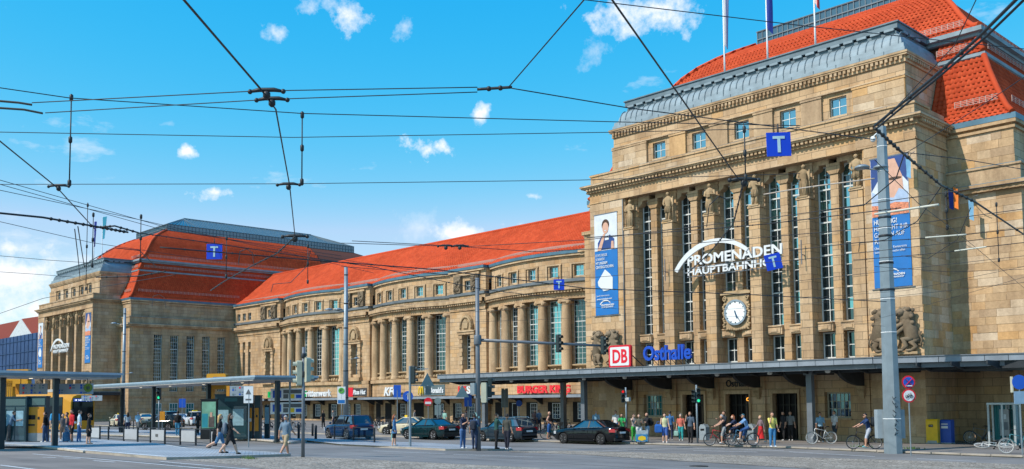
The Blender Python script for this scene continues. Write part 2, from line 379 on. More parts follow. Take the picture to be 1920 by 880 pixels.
def sheet(name, poly, lift, m, parent=None, kind='structure'):
    b = bmesh.new(); vs = [b.verts.new((p[0], p[1], 0)) for p in poly]; b.faces.new(vs)
    bmesh.ops.triangulate(b, faces=b.faces)
    for Y in (38, -6): bmesh.ops.bisect_plane(b, geom=b.verts[:]+b.edges[:]+b.faces[:], plane_co=(0, Y, 0), plane_no=(0, 1, 0))
    for v in b.verts: v.co.z = gz(v.co.y)+lift
    bmesh.ops.recalc_face_normals(b, faces=b.faces)
    if sum(f.normal.z for f in b.faces) < 0: bmesh.ops.reverse_faces(b, faces=b.faces)
    me = bpy.data.meshes.new(name); b.to_mesh(me); b.free(); me.materials.append(m)
    o = obj(name, me, parent)
    if kind and not parent: o['kind'] = kind
    return o
ground = sheet('ground', [(-1500, -400), (900, -400), (900, 1800), (-1500, 1800)], 0, ASPH)
G = lambda *pp: [gp(*q).to_2d() for q in pp]
def V2(*pp): return [Vector(p) for p in pp]
# tram lanes in front (browner asphalt)
sheet('track_bed', V2((-120, 8), (-70, 14), (-47, 18.5), (-30, 22), (6, 29), (6, 12), (-20, 5)), .006, TRACK)
road = sheet('carriageway', V2((-250, 37.4), (-56, 37.6), (-36, 39.2), (40, 43), (40, 46), (-27, 45.6), (-60, 43.5), (-250, 46)), .006, asphalt('carriageway_asphalt', (.20, .192, .185)))
# cobbled strips between the lanes
sheet('cobble_strip', G((955, 845), (1090, 846.5), (1200, 849), (1360, 853.5), (1500, 858), (1700, 864), (1930, 872)) + G((1930, 905), (1700, 893), (1500, 878), (1360, 870), (1200, 860), (1080, 852.5), (955, 848)), .012, COBBLE)
sheet('cobble_island', G((318, 862.5), (430, 861), (560, 857), (640, 860), (760, 866), (900, 873), (1010, 878.5), (1120, 888)) + G((1000, 930), (600, 905), (480, 877), (400, 868)), .012, COBBLE)
# platforms and crossing islands
def raised(name, poly, lift, m, edge, kw=.16, stones=1.0):
    o = sheet(name, poly, lift, m)
    b = MB(); n = len(poly)
    for i in range(n):
        a, c = Vector(poly[i]), Vector(poly[(i+1) % n]); L = (c-a).length; k = max(1, int(L/2.5))
        for j in range(k):
            p, q = a.lerp(c, j/k), a.lerp(c, (j+1)/k)
            b.add([(p.x, p.y, gz(p.y)-.05), (q.x, q.y, gz(q.y)-.05), (q.x, q.y, gz(q.y)+lift-.002), (p.x, p.y, gz(p.y)+lift-.002)], [(0, 1, 2, 3)])
    b.build('edge', edge, o); return o
KM = MB().box((-.49, -.08, -.08), (.49, .08, .0)).mesh('kerb_stone', KERB); KMP = MB().box((-.49, -.1, -.08), (.49, .1, .0)).mesh('kerb_stone', KERB_P)
def kerb(pts, lift, parent, me, step=1.0, inset=.07):
    for a, c in zip(pts, pts[1:]):
        a, c = Vector(a), Vector(c); L = (c-a).length; n = max(1, round(L/step)); d = (c-a)/L; ang = math.atan2(d.y, d.x)
        for j in range(n):
            p = a+d*(L*(j+.5)/n)
            o = obj('kerb_stone', me, parent, (p.x, p.y, gz(p.y)+lift+.004+random.uniform(-.003, .003))); o.rotation_euler = (0, -math.asin(max(-1, min(1, (gz(c.y)-gz(a.y))/L))), ang); o.scale = (L/n/1.0, 1, 1)
KLINE = [(-64, 43.4), (-44, 43.7), (-34, 44.9), (-27, 45.7), (-21.7, 44.9), (-15, 44.5), (6, 43.5)]
pave = raised('station_pavement', V2(*KLINE, (30, 43), (30, 80), (-250, 80), (-250, 47), (-80, 44.5)), .12, SIDE, KERB)
kerb(KLINE[1:-1], .12, pave, KM, 1.25)
near_plat = raised('near_tram_platform', G((-260, 838), (0, 836), (90, 842), (160, 850), (312, 863), (420, 860.5), (545, 856), (470, 850), (350, 845), (285, 835), (170, 826), (0, 823), (-260, 818)), .11, PLAT, KERB)
kerb([Vector(p) for p in G((-20, 836), (90, 842), (160, 850))], .11, near_plat, KMP)
def line(pts, w, parent, lift=.022, name='road_marking', m=PAINT):
    b = MB()
    for p, q in zip(pts, pts[1:]):
        p, q = Vector(p), Vector(q); n = (q-p).normalized(); n = Vector((-n.y, n.x))*w/2; k = max(1, int((q-p).length/3))
        for j in range(k):
            s, e = p.lerp(q, j/k), p.lerp(q, (j+1)/k)
            b.add([(*(s-n), gz((s-n).y)+lift), (*(e-n), gz((e-n).y)+lift), (*(e+n), gz((e+n).y)+lift), (*(s+n), gz((s+n).y)+lift)], [(0, 1, 2, 3)])
    return b.build(name, m, parent)
for pts, w in ((((0, 835.5), (90, 841), (160, 849), (312, 862)), .32), (((170, 850), (350, 845)), .14), (((240, 832), (288, 835), (350, 845), (545, 854.5)), .16)):
    line(G(*pts), w, near_plat, .118, 'paving_band', mat('pale_paving_band', (.55, .57, .58), .8, 0, .12, 3))
mid_isl = raised('crossing_island', G((548, 825), (640, 836), (700, 839), (835, 845.5), (960, 845), (958, 842.5), (880, 838), (800, 833.5), (700, 830), (600, 824)), .10, paving('island_paving', (.27, .30, .34), (.31, .34, .37), (.18, .2, .22), .3, .3), KERB)
line(G((552, 825.8), (640, 836), (700, 839), (835, 844.8)), .2, mid_isl, .108, 'paving_band', MATS['pale_paving_band'])
far_plat = raised('far_tram_platform', G((-300, 808), (130, 816.5), (300, 820.5), (420, 825), (480, 827.5), (545, 833), (575, 829), (500, 818), (420, 814), (300, 810), (-300, 798)), .14, PLAT, KERB_P)
kerb([Vector(p) for p in G((120, 816.5), (300, 820.5), (420, 825), (480, 827.5), (545, 833))], .14, far_plat, KMP)
for pts in (((0, 873), (60, 880.5), (140, 892)), ((62, 852), (200, 863), (390, 880), (500, 892)), ((300, 866), (470, 881)), ((420, 884), (560, 900))): line(G(*pts), .12, ground, .014)
for pts in (((118, 859.5), (150, 861)), ((175, 864.5), (215, 867.5)), ((80, 858), (105, 859))): line(G(*pts), .13, ground, .014)
for pts in (((1130, 846.5), (1250, 842.5), (1360, 842)), ((1300, 845.5), (1420, 848.5)), ((1480, 848), (1640, 857)), ((1720, 861), (1830, 866)), ((1370, 842.5), (1470, 846))): line(G(*pts), .12, road, .016)
for pts in (((700, 846), (835, 852)), ((850, 853), (1000, 858))): line(G(*pts), .1, ground, .014)
RAIL = mat('worn_rail', (.32, .29, .27), .35, .8, .2, 2)
for i, pts in enumerate((((700, 851), (900, 857.5), (1140, 867.5), (1380, 877.5), (1500, 884)), ((560, 850), (900, 862.5), (1100, 872), (1300, 884)), ((900, 850.5), (1150, 860), (1350, 868.5), (1600, 882)), ((300, 868), (420, 880), (520, 890)), ((170, 858), (320, 872), (420, 884)))):
    o = line(G(*pts), .075, None, .013, 'tram_rail', RAIL); tag(o, ['steel tram rail in the brown lane nearest the cobbled island', 'steel tram rail running in front of the cobbled island tip', 'steel tram rail along the near edge of the cobbled strip', 'steel tram rail left of the cobbled island at the bottom edge', 'steel tram rail passing before the near tram platform'][i], 'rail', 'tram rails set in the road')
# a manhole cover and tufts of weed
mh = MB().lathe([(0.0, .0), (.34, 0), (.34, .018), (.30, .022), (0.0, .022)], n=20); p = gp(1310, 875)
tag(mh.build('manhole_cover', mat('cast_iron', (.05, .048, .046), .6, .5, .2, 5)), 'round iron manhole cover in the tram lane', 'manhole').location = (p.x, p.y, gz(p.y)+.006)
LEAF = mat('weed_green', (.06, .13, .03), .7, 0, .3, 9)
for px, py, lab in ((1617, 843, 'green weeds at the foot of the big tram pole'), (466, 861, 'tuft of weeds on the near platform edge'), (1712, 847, 'weeds at the foot of the round sign post')):
    b = MB(); p = gp(px, py); p.z = gz(p.y)+(.12 if px > 1000 else 0)
    for k in range(70):
        a, r_ = random.random()*6.28, random.random()*.45; q = Vector((math.cos(a)*r_*1.4, math.sin(a)*r_*.5, 0)); h = random.uniform(.05, .16); d = Vector((random.uniform(-.06, .06), random.uniform(-.06, .06), h)); w = Vector((.014, .01, 0))
        b.add([q-w, q+w, q+d], [(0, 1, 2)])
    o = b.build('weeds', LEAF); o.location = p; tag(o, lab, 'weeds', kind='stuff')
# ------------------------------------------------------------------ the two entrance halls (local: x along facade, y inwards, z up)
HX, HY = -34.78, 52.73; HX2 = -158.0
HALL = thing('east_hall', 'sunlit sandstone entrance hall on the right with tall paired windows and red tiled roof', 'building', (HX, HY, 0))
PW = 12.17; PIL = [(-8.55+3.42*i) for i in range(6)]; BAY = [(-6.84+3.42*i) for i in range(5)]
PZ = 17.07
def part(mb, name, m, parent=HALL): return mb.build(name, m, parent)
# --- portal
b = MB()
for s in (-1, 1):
    x0, x1 = sorted((s*PW, s*9.02)); b.box((x0, 0, 0), (x1, 4.3, PZ))
b.box((-9.02, 1.34, 4.6), (9.02, 1.7, PZ)); b.box((-9.02, .14, 0), (-8.93, 1.34, PZ)); b.box((8.93, .14, 0), (9.02, 1.34, PZ)); part(b, 'portal_wall', STONE)
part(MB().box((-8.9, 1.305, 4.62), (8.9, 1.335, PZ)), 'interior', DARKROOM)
for x in PIL:
    b = MB(); b.box((x-.40, 0, 0), (x+.40, 1.3, 14.82)); b.box((x-.36, .55, 14.82), (x+.36, 1.3, PZ)); b.box((x-.46, -.04, 14.72), (x+.46, .5, 14.86)); b.box((x-.42, .5, 16.86), (x+.42, 1.3, PZ-.002))
    for s in (-1, 1):                                       # beaded moulding down each jamb
        for k in range(40): b.box((x+s*.40-.03, .62, 5+k*.29), (x+s*.40+.03, .74, 5.17+k*.29))
    part(b, 'pilaster', STONE)
for x in BAY:
    b = MB(); b.box((x-.26, .72, 4.6), (x+.26, 1.3, 16.35)); b.box((x-.44, .6, 16.35), (x+.44, 1.3, 16.75))
    b.add([(x-.26, .66, 16.1), (x+.26, .66, 16.1), (x+.26, 1.2, 16.1), (x-.26, 1.2, 16.1), (x-.44, .6, 16.35), (x+.44, .6, 16.35), (x+.44, 1.2, 16.35), (x-.44, 1.2, 16.35)], [(0, 1, 5, 4), (1, 2, 6, 5), (3, 0, 4, 7)])
    for s in (-1, 1):
        for k in range(40): b.box((x+s*.26-.03, .80, 5+k*.28), (x+s*.26+.03, .92, 5.15+k*.28))
    part(b, 'mullion_pier', STONE)
    for s in (-1, 1):
        xa, xb = sorted((x+s*.265, x+s*1.305))
        q = MB().box((xa, .5, 6.64), (xb, 1.29, 7.12)); q.box((xa+.1, .44, 6.72), (xb-.1, .5, 7.04)); q.box((xa+.3, .40, 6.78), (xb-.3, .44, 6.98)); q.box((xa, .42, 7.12), (xb, 1.29, 7.2)); part(q, 'spandrel', TRIM)
        q = MB().box((xa, .6, 16.75), (xb, 1.29, PZ-.004)); part(q, 'lintel', TRIM)
        q = MB(); e = xb if s > 0 else xa                   # corbel curling out of the pilaster under the lintel
        q.prism([(0, 0), (.34, .22), (.38, .42), (0, .42)], lambda u, v, k, e=e, s=s: (e-s*u, .62 if k else 1.28, 16.33+v)); part(q, 'corbel', TRIM)
PANE = {}
def pane_mesh(w, h, m):
    k = (round(w, 3), round(h, 3), m.name)
    if k not in PANE: PANE[k] = MB().box((-w/2, -.008, -h/2), (w/2, .008, h/2)).mesh('pane', m)
    return PANE[k]
def window(parent, x, y, z0, z1, w, cols, rows, m, heavy=(), panes=True, chamfer=0, fw=.08, mw=.042, m2=None, frame=None, name='window', axis='x'):
    """frame with muntins; panes as sub-parts (or one sheet when too small to pick apart)"""
    b = MB(); fm = frame or WFRAME
    P = (lambda u, v, d: (x+u, y+d, v)) if axis == 'x' else (lambda u, v, d: (x-d, y+u, v))
    def bx(u0, v0, u1, v1, d0, d1):
        p = [P(u, v, d) for u, v, d in ((u0, v0, d0), (u1, v0, d0), (u1, v0, d1), (u0, v0, d1), (u0, v1, d0), (u1, v1, d0), (u1, v1, d1), (u0, v1, d1))]; b.hexa(p)
    bx(-w/2, z0, -w/2+fw, z1, -.06, .03); bx(w/2-fw, z0, w/2, z1, -.06, .03); bx(-w/2, z0, w/2, z0+fw, -.07, .028); bx(-w/2, z1-fw, w/2, z1, -.07, .028)
    cw, rh = (w-2*fw)/cols, (z1-z0-2*fw)/rows
    for i in range(1, cols): bx(-w/2+fw+cw*i-mw/2, z0+fw, -w/2+fw+cw*i+mw/2, z1-fw, -.04, .026)
    for j in range(1, rows):
        k = .09 if j in heavy else mw; d = -.055 if j in heavy else -.035; bx(-w/2+fw, z0+fw+rh*j-k/2, w/2-fw, z0+fw+rh*j+k/2, d, .022)
    if chamfer:
        for s in (-1, 1):
            b.add([P(s*w/2, z1-chamfer, -.05), P(s*(w/2-chamfer), z1, -.05), P(s*w/2, z1, -.05)], [(0, 1, 2)] if s < 0 else [(2, 1, 0)])
            b.add([P(s*w/2-s*.0, z1-chamfer-.06, -.06), P(s*(w/2-chamfer)-s*.06, z1, -.06), P(s*(w/2-chamfer), z1, -.06), P(s*w/2, z1-chamfer, -.06)], [(0, 1, 2, 3)])
    o = b.build(name, fm, parent)
    if panes:
        pm = pane_mesh(cw*.97, rh*.97, m); pm2 = pane_mesh(cw*.97, rh*.97, m2) if m2 else None
        for i in range(cols):
            for j in range(rows):
                q = obj('pane', pm2 if m2 and random.random() < .15+.85*(j/rows)**2 else pm, o, P(-w/2+fw+cw*(i+.5), z0+fw+rh*(j+.5), .0)); q.rotation_euler = (random.uniform(-.012, .012), 0, (0 if axis == 'x' else math.pi/2)+random.uniform(-.012, .012))  # sky-tinted panes grow likelier upwards, standing in for reflected sky
    else:
        q = MB(); q.add([P(-w/2+.02, z0+.02, 0), P(w/2-.02, z0+.02, 0), P(w/2-.02, z1-.02, 0), P(-w/2+.02, z1-.02, 0)], [(0, 1, 2, 3)]); q.build('glass', m, o)
    return o
NEARWIN = []
for i, x in enumerate(BAY):
    for s in (-1, 1):
        c = x+s*.785; z0 = 9.55 if i == 2 else 7.2; rows = 14 if i != 2 else 10
        NEARWIN.append(window(HALL, c, 1.22, z0, 16.75, 1.03, 2, rows, GLASS, heavy=(3, 6, 9, 12), chamfer=.38, m2=GLASS_SKY if i > 1 else None))
        NEARWIN.append(window(HALL, c, 1.22, 5.02, 6.6, .98, 2, 2, GLASS, mw=.05))
# --- entablature
b = MB(); b.box((-PW, -.02, PZ), (PW, 4.3, 17.86)); b.box((-PW-.05, -.07, 17.05), (PW+.05, 0, 17.16)); b.box((PW, -.07, 17.05), (PW+.07, 4.1, 17.16)); b.box((PW, .05, PZ+.1), (PW+.02, 4.1, 17.86)); part(b, 'frieze', STONE)
DM = MB().box((-.085, -.11, -.09), (.085, .11, .09)).mesh('dentil', TRIM)
def run_cornice(parent, name, x0, x1, y0, yb, z, proj, h, cap=LEDGE):
    b = MB(); b.box((x0-proj*.35, y0-proj*.35, z), (x1+proj*.35, yb, z+h*.2)); b.box((x0-proj*.85, y0-proj*.85, z+h*.62), (x1+proj*.85, yb, z+h*.8)); b.box((x0-proj, y0-proj, z+h*.8), (x1+proj, yb, z+h)); b.box((x0-proj*.3, y0-proj*.3, z+h*.2), (x1+proj*.3, yb, z+h*.62))
    o = b.build(name, TRIM, parent); c = MB().box((x0-proj+.03, y0-proj+.03, z+h), (x1+proj-.03, yb, z+h+.03)); c.build('lead_cover', cap, o); return o
cor = run_cornice(HALL, 'main_cornice', -PW, PW, 0, 4.1, 17.86, .55, .52)
n = 84
for k in range(n): obj('dentil', DM, cor, (-PW-.1+(2*PW+.2)*(k+.5)/n, -.29, 18.09))
for k in range(13): obj('dentil', DM, cor, (PW+.29, .1+k*.3, 18.09), math.pi/2)
b = MB().box((-PW+.05, .05, 18.38), (PW-.05, 1.9, 19.12)); b.box((-PW-.02, -.02, 19.1), (PW+.02, 2.0, 19.22)); b.box((PW-2, 1.9, 18.38), (PW-.05, 4.1, 19.12)); b.box((-PW+.05, 1.9, 18.38), (-PW+2, 4.1, 19.12)); pr_ = part(b, 'parapet', STONE)
c = MB().box((-PW+.02, 0, 19.22), (PW-.02, 1.6, 19.25)); c.build('lead_cover', LEDGE, pr_)
# --- attic
AW, AY = 11.05, 1.5
b = MB(); z0 = 19.24
edges = [-AW]+[v for x in BAY for v in (x-.56, x+.56)]+[AW]
for i in range(0, len(edges), 2): b.box((edges[i], AY, z0), (edges[i+1], AY+.5, 21.0))
b.box((-AW, AY, 21.0), (AW, AY+.5, 22.1)); b.box((AW-.5, AY+.5, z0), (AW, 6.6, 22.1)); b.box((-AW, AY+.5, z0), (-AW+.5, 6.6, 22.1)); part(b, 'attic_wall', STONE)
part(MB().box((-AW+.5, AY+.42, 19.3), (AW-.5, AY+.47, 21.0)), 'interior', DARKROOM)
for i in range(6):                                           # raised piers between the attic windows
    xa = -AW-.03 if i == 0 else BAY[i-1]+1.02; xb = AW+.03 if i == 5 else BAY[i]-1.02
    q = MB().box((xa, AY-.16, z0), (xb, AY, 21.12)); q.box((xa-.04, AY-.21, 21.12), (xb+.04, AY, 21.24)); part(q, 'attic_pier', BLOCK)
part(MB().box((-AW-.05, AY-.2, 21.28), (AW+.05, AY, 21.36)).box((AW, AY-.18, 21.28), (AW+.06, 4.6, 21.36)), 'string_course', TRIM)
for x in BAY: window(HALL, x, AY+.25, 19.85, 21.0, 1.12, 2, 2, GLASS_SKY, fw=.05, mw=.045); part(MB().box((x-.62, AY-.05, 19.72), (x+.62, AY+.3, 19.84)), 'sill', TRIM)
ac = run_cornice(HALL, 'attic_cornice', -AW, AW, AY, 6.6, 22.1, .28, .6)
for k in range(76): obj('dentil', DM, ac, (-AW-.02+(2*AW+.04)*(k+.5)/76, AY-.13, 22.34))
for k in range(10): obj('dentil', DM, ac, (AW+.13, AY+.1+k*.3, 22.34), math.pi/2)
# --- zinc vault above the attic
prof = [(-.06, 11.11, 22.72), (-.04, 11.09, 23.0), (.02, 11.03, 23.02), (.05, 11.0, 23.28), (.25, 10.8, 23.3), (.28, 10.78, 23.5), (.36, 10.7, 23.75), (.52, 10.54, 24.0), (.74, 10.32, 24.18), (.9, 10.2, 24.22)]
def uring(i, w, z, yb=7.4): return [(-w, yb, z), (-w, AY+i, z), (w, AY+i, z), (w, yb, z)]
b = MB(); b.loft([uring(*p) for p in prof], smooth=False, closed=False); zr = part(b, 'zinc_roof', ZINC)
RIB = MB()
for p, q in zip(prof[4:], prof[5:]): RIB.bar((0, AY+p[0]-.02, p[2]), (0, AY+q[0]-.02, q[2]), .05, .06)
ribm = RIB.mesh('standing_seam', ZINC_D)
for k in range(43): obj('standing_seam', ribm, zr, (-10.6+21.2*k/42, 0, 0))
for k in range(4): o = obj('standing_seam', ribm, zr, (10.75+AY+.25, 2.6+k*.6, 0)); o.rotation_euler.z = math.pi/2
for k in range(14):
    obj('sheet_joint', MB().box((-.02, AY-.075, 22.74), (.02, AY-.05, 23.0)).mesh('sheet_joint', ZINC_D), zr, (-10.6+21.2*(k+.5)/14, 0, 0))
    obj('sheet_joint', MB().box((-.02, AY+.0, 23.02), (.02, AY+.035, 23.28)).mesh('sheet_joint', ZINC_D), zr, (-10.6+21.2*(k+.1)/14, 0, 0))
b = MB(); b.box((-10.3, AY+.74, 24.2), (10.3, 7.4, 24.36)); b.box((-10.42, AY+.62, 24.5), (10.42, 7.5, 24.84)); b.box((-10.5, AY+.54, 24.84), (10.5, 7.5, 24.92)); part(b, 'zinc_cap', ZINC_D)
MOD = MB().box((-.3, 0, 0), (.3, .18, .14)).mesh('modillion', ZINC)
for k in range(24): obj('modillion', MOD, zr, (-9.9+19.8*k/23, AY+.6, 24.37))
for k in range(3): o = obj('modillion', MOD, zr, (10.45, 3.2+k*.85, 24.37)); o.rotation_euler.z = math.pi/2
# --- hall body behind the portal
BW, BY0, BY1 = 15.85, 4.07, 60.0
b = MB(); b.box((-BW-.35, BY0-.15, 0), (BW+.35-.5, BY1, 14.2)); b.box((-BW, BY0+.15, 14.2), (BW, BY1, 18.2))
ywin = [8.25, 10.8, 13.4, 15.95, 18.5]; xe = BW+.35
for a, c in zip([BY0-.15]+[y+.65 for y in ywin], [y-.65 for y in ywin]+[BY1]): b.box((xe-.5, a, 3.9), (xe, c, 14.2))
b.box((xe-.5, BY0-.15, 0), (xe, BY1, 3.9)); 
for y in ywin: b.box((xe-.5, y-.65, 13.1), (xe, y+.65, 14.2)); b.box((xe-.5, y-.65, 3.9), (xe, y+.65, 4.5))
HBODY = part(b, 'hall_wall', STONE)
for y in ywin:
    window(HALL, xe-.3, y, 4.5, 13.1, 1.24, 4, 16, GLASS, heavy=(4, 8, 12), panes=False, mw=.03, fw=.06, axis='y')
    window(HALL, xe+.02, y, 1.0, 2.7, 1.3, 3, 2, GLASS_TEAL, panes=False, mw=.06, axis='y')
b = MB(); b.box((-xe-.3, BY0-.45, 14.2), (xe+.3, BY1, 14.42)); b.box((-xe-.45, BY0-.6, 14.42), (xe+.45, BY1, 14.62)); b.box((-xe-.02, BY0-.17, 14.62), (xe+.02, BY1, 15.55)); b.box((-xe-.1, BY0-.25, 15.55), (xe+.1, BY1, 15.66)); b.box((xe, BY0-.2, 3.7), (xe+.12, BY1, 3.9)); sc_ = part(b, 'side_cornice', TRIM)
MB().box((-xe-.4, BY0-.55, 14.62), (xe+.4, BY1, 14.66)).box((-xe-.08, BY0-.22, 15.66), (xe+.08, BY1, 15.7)).build('lead_cover', GUTTER, sc_)
for k in range(12): obj('dentil', DM, sc_, (PW+.35+k*.34, BY0-.36, 14.3))
for k in range(56): obj('dentil', DM, sc_, (xe+.21, BY0-.1+k*.32, 14.3), math.pi/2)
b = MB(); b.box((-BW-.12, BY0+.03, 17.7), (BW+.12, BY1, 17.85)); b.box((-BW-.2, BY0-.05, 18.0), (BW+.2, BY1, 18.2)); part(b, 'eaves_moulding', TRIM)
part(MB().box((-BW-.22, BY0-.07, 18.2), (BW+.22, BY1, 18.52)), 'gutter', GUTTER)
# --- tiled roof: profile of (inset, height) carried round three sides
RP = [[(-.05, 18.5), (.35, 18.95), (.8, 19.75), (1.25, 20.7), (1.7, 21.75), (2.1, 22.85)], [(2.12, 23.15), (2.4, 23.65), (2.72, 24.3)],
      [(2.35, 24.85), (2.95, 25.1), (3.6, 25.75), (4.15, 26.5), (4.75, 27.4), (5.4, 28.25), (6.3, 29.1), (7.4, 29.85), (8.5, 30.45), (9.6, 30.95)]]
BX = BW; YF, YB = BY0, BY1
b = MB()
def cring(t, z): return [(-BX+t, YF+t, z), (BX-t, YF+t, z), (BX-t, YB-t, z), (-BX+t, YB-t, z)]
for sec in RP: b.loft([cring(t+.05, z-.06) for t, z in sec], smooth=False)
part(b, 'roof_deck', mat('roof_underlay', (.10, .03, .015), .8, 0, .1))
b = MB()
b.loft([cring(2.06, 22.84), cring(1.98, 22.9), cring(1.98, 23.1), cring(2.25, 23.14)], smooth=False); b.loft([cring(2.6, 24.28), cring(2.45, 24.32), cring(2.45, 24.5), cring(2.2, 24.55), cring(2.2, 24.82), cring(2.5, 24.88)], smooth=False)
part(b, 'roof_band', ZINC)
def roof_tiles(P, nu, nv, w, lst=None, lim=0, mb=None):
    """P(u, v) -> (point, across, upslope, normal); pantiles laid in nv courses"""
    for j in range(nv):
        for i in range(nu):
            q = P((i+.5)/nu, (j+.0)/nv)
            if q is None: continue
            yield i, j, q
TILE_P = [(-.5, -.06), (-.36, .09), (-.16, .19), (.06, .12), (.24, -.02), (.5, -.06)]
def tile_geo(w, h, th=.26): return [(u*w, 0, (z+.12)*w*.9) for u, z in TILE_P] + [(u*w, h*1.12, z*w*.9) for u, z in TILE_P], [(k, k+1, 7+k, 6+k) for k in range(5)] + []
def tile_lip(w): n = 6; return [(u*w, 0, (z+.12)*w*.9-.035) for u, z in TILE_P]
def tile_mesh(w, h):
    b = MB(); v, f = tile_geo(w, h); l = tile_lip(w); b.add(v+l, f+[(12+k, 13+k, 1+k, k) for k in range(5)], 0, True); return b
STUFF = MB(); BIG = []
def lay(p0, p1, q0, q1, courses, w, big=False, dest=None, skipf=None):
    """tile the quad p0-p1 (eave) to q0-q1 (top) of one roof facet"""
    p0, p1, q0, q1 = map(Vector, (p0, p1, q0, q1)); up = ((q0+q1)-(p0+p1))/2; L = up.length
    nrm = (p1-p0).cross(up).normalized()
    n = max(1, round(L/courses))
    for j in range(n):
        a, c = p0.lerp(q0, j/n), p1.lerp(q1, j/n); wd = (c-a).length; k = max(1, round(wd/w)); tw = wd/k; ax = (c-a)/wd
        if wd < .2: continue
        upd = nrm.cross(ax).normalized()
        for i in range(k):
            o = a+ax*(tw*(i+.5))
            if skipf and skipf(o): continue
            if big and len(BIG) < 300: BIG.append((o, ax, upd, nrm, tw, L/n)); continue
            v, f = tile_geo(tw, L/n); l = tile_lip(tw)
            (dest or STUFF).add([o+ax*x+upd*y+nrm*z for x, y, z in v+l], f+[(12+m, 13+m, 1+m, m) for m in range(5)], 0, True)
def hip_roof_tiles():
    W, H = .30, .34
    for si, sec in enumerate(RP):
        for (t0, z0), (t1, z1) in zip(sec, sec[1:]):
            a, c = cring(t0, z0), cring(t1, z1)
            if si < 2:                                   # front: only the stretches beside the portal
                xp = 11.06 if si == 0 else 10.9
                lay((xp, a[1][1], a[1][2]), a[1], (xp, c[1][1], c[1][2]), c[1], H, W, True); lay(a[0], (-xp, a[1][1], a[1][2]), c[0], (-xp, c[1][1], c[1][2]), H, W)
            else: lay(a[0], a[1], c[0], c[1], H, W)
            lay(a[1], a[2], c[1], c[2], H, W, skipf=lambda o: o.y > 40)
            lay(a[3], a[0], c[3], c[0], H*1.5, W*2, skipf=lambda o: o.y > 25)
hip_roof_tiles()
part(STUFF, 'roof_tiles', TILE)['kind'] = 'stuff'
tm = tile_mesh(1, 1).mesh('roof_tile', TILE)
for o_, ax, upd, nr, tw, hh in BIG:
    t = obj('roof_tile', tm, HALL); t.matrix_local = Matrix(((ax.x*tw, upd.x*hh, nr.x*tw, o_.x), (ax.y*tw, upd.y*hh, nr.y*tw, o_.y), (ax.z*tw, upd.z*hh, nr.z*tw, o_.z), (0, 0, 0, 1)))
for sec in RP:                                             # hip ridges
    for s in (-1, 1): part(MB().tube([(s*(BX-t), YF+t, z+.07) for t, z in sec], .17, 8), 'hip_ridge', TILE)
b = MB()                                                    # snow guards
for z, t, xa, xb in ((19.6, .55, 12.6, 15.0), (23.55, 2.25, 11.0, 13.3), (25.35, 2.95, 9.0, 12.4)):
    y = YF+t-.12
    for k in range(4): b.bar((xa, y, z+k*.1), (xb, y, z+k*.1), .025)
    for k in range(int((xb-xa)/.35)+1): b.bar((xa+k*.35, y, z-.05), (xa+k*.35, y, z+.33), .03)
for z, t, ya, yb in ((19.6, .55, 5.5, 22), (23.55, 2.25, 7, 40), (25.35, 2.95, 8, 40)):
    x = BX-t+.12
    for k in range(4): b.bar((x, ya, z+k*.1), (x, yb, z+k*.1), .025)
    for k in range(int((yb-ya)/.6)+1): b.bar((x, ya+k*.6, z-.05), (x, ya+k*.6, z+.33), .03)
part(b, 'snow_guard', mat('snow_guard_metal', (.46, .33, .29), .6, .2, .1))
# --- glazed lantern on top
t0 = 9.7; lx = BX-t0; ly0, ly1 = YF+t0, YB-t0+.0
b = MB(); b.box((-lx, ly0, 30.8), (lx, ly1, 32.05)); b.add([(-lx-.1, ly0-.1, 32.05), (lx+.1, ly0-.1, 32.05), (lx+.1, ly1+.1, 32.05), (-lx-.1, ly1+.1, 32.05), (0, ly0+5.6, 34.5), (0, ly1-5.6, 34.5)], [(0, 1, 4), (1, 2, 5, 4), (2, 3, 5), (3, 0, 4, 5)]); LAN = part(b, 'glass_lantern', ROOFGLASS)
b = MB()
for k in range(28): x = -lx+2*lx*k/27; b.bar((x, ly0-.03, 30.8), (x, ly0-.03, 32.05), .06)
for k in range(60): y = ly0+(ly1-ly0)*k/59; b.bar((lx+.03, y, 30.8), (lx+.03, y, 32.05), .06); b.bar((lx+.1, y, 32.1), (0, max(ly0+5.6, min(ly1-5.6, y)), 34.55), .05)
for z in (31.4, 32.05): b.bar((-lx, ly0-.04, z), (lx, ly0-.04, z), .09); b.bar((lx+.04, ly0, z), (lx+.04, ly1, z), .09)
b.bar((0, ly0+5.6, 34.55), (0, ly1-5.6, 34.55), .15); b.build('glazing_bar', ZINC_D, LAN)
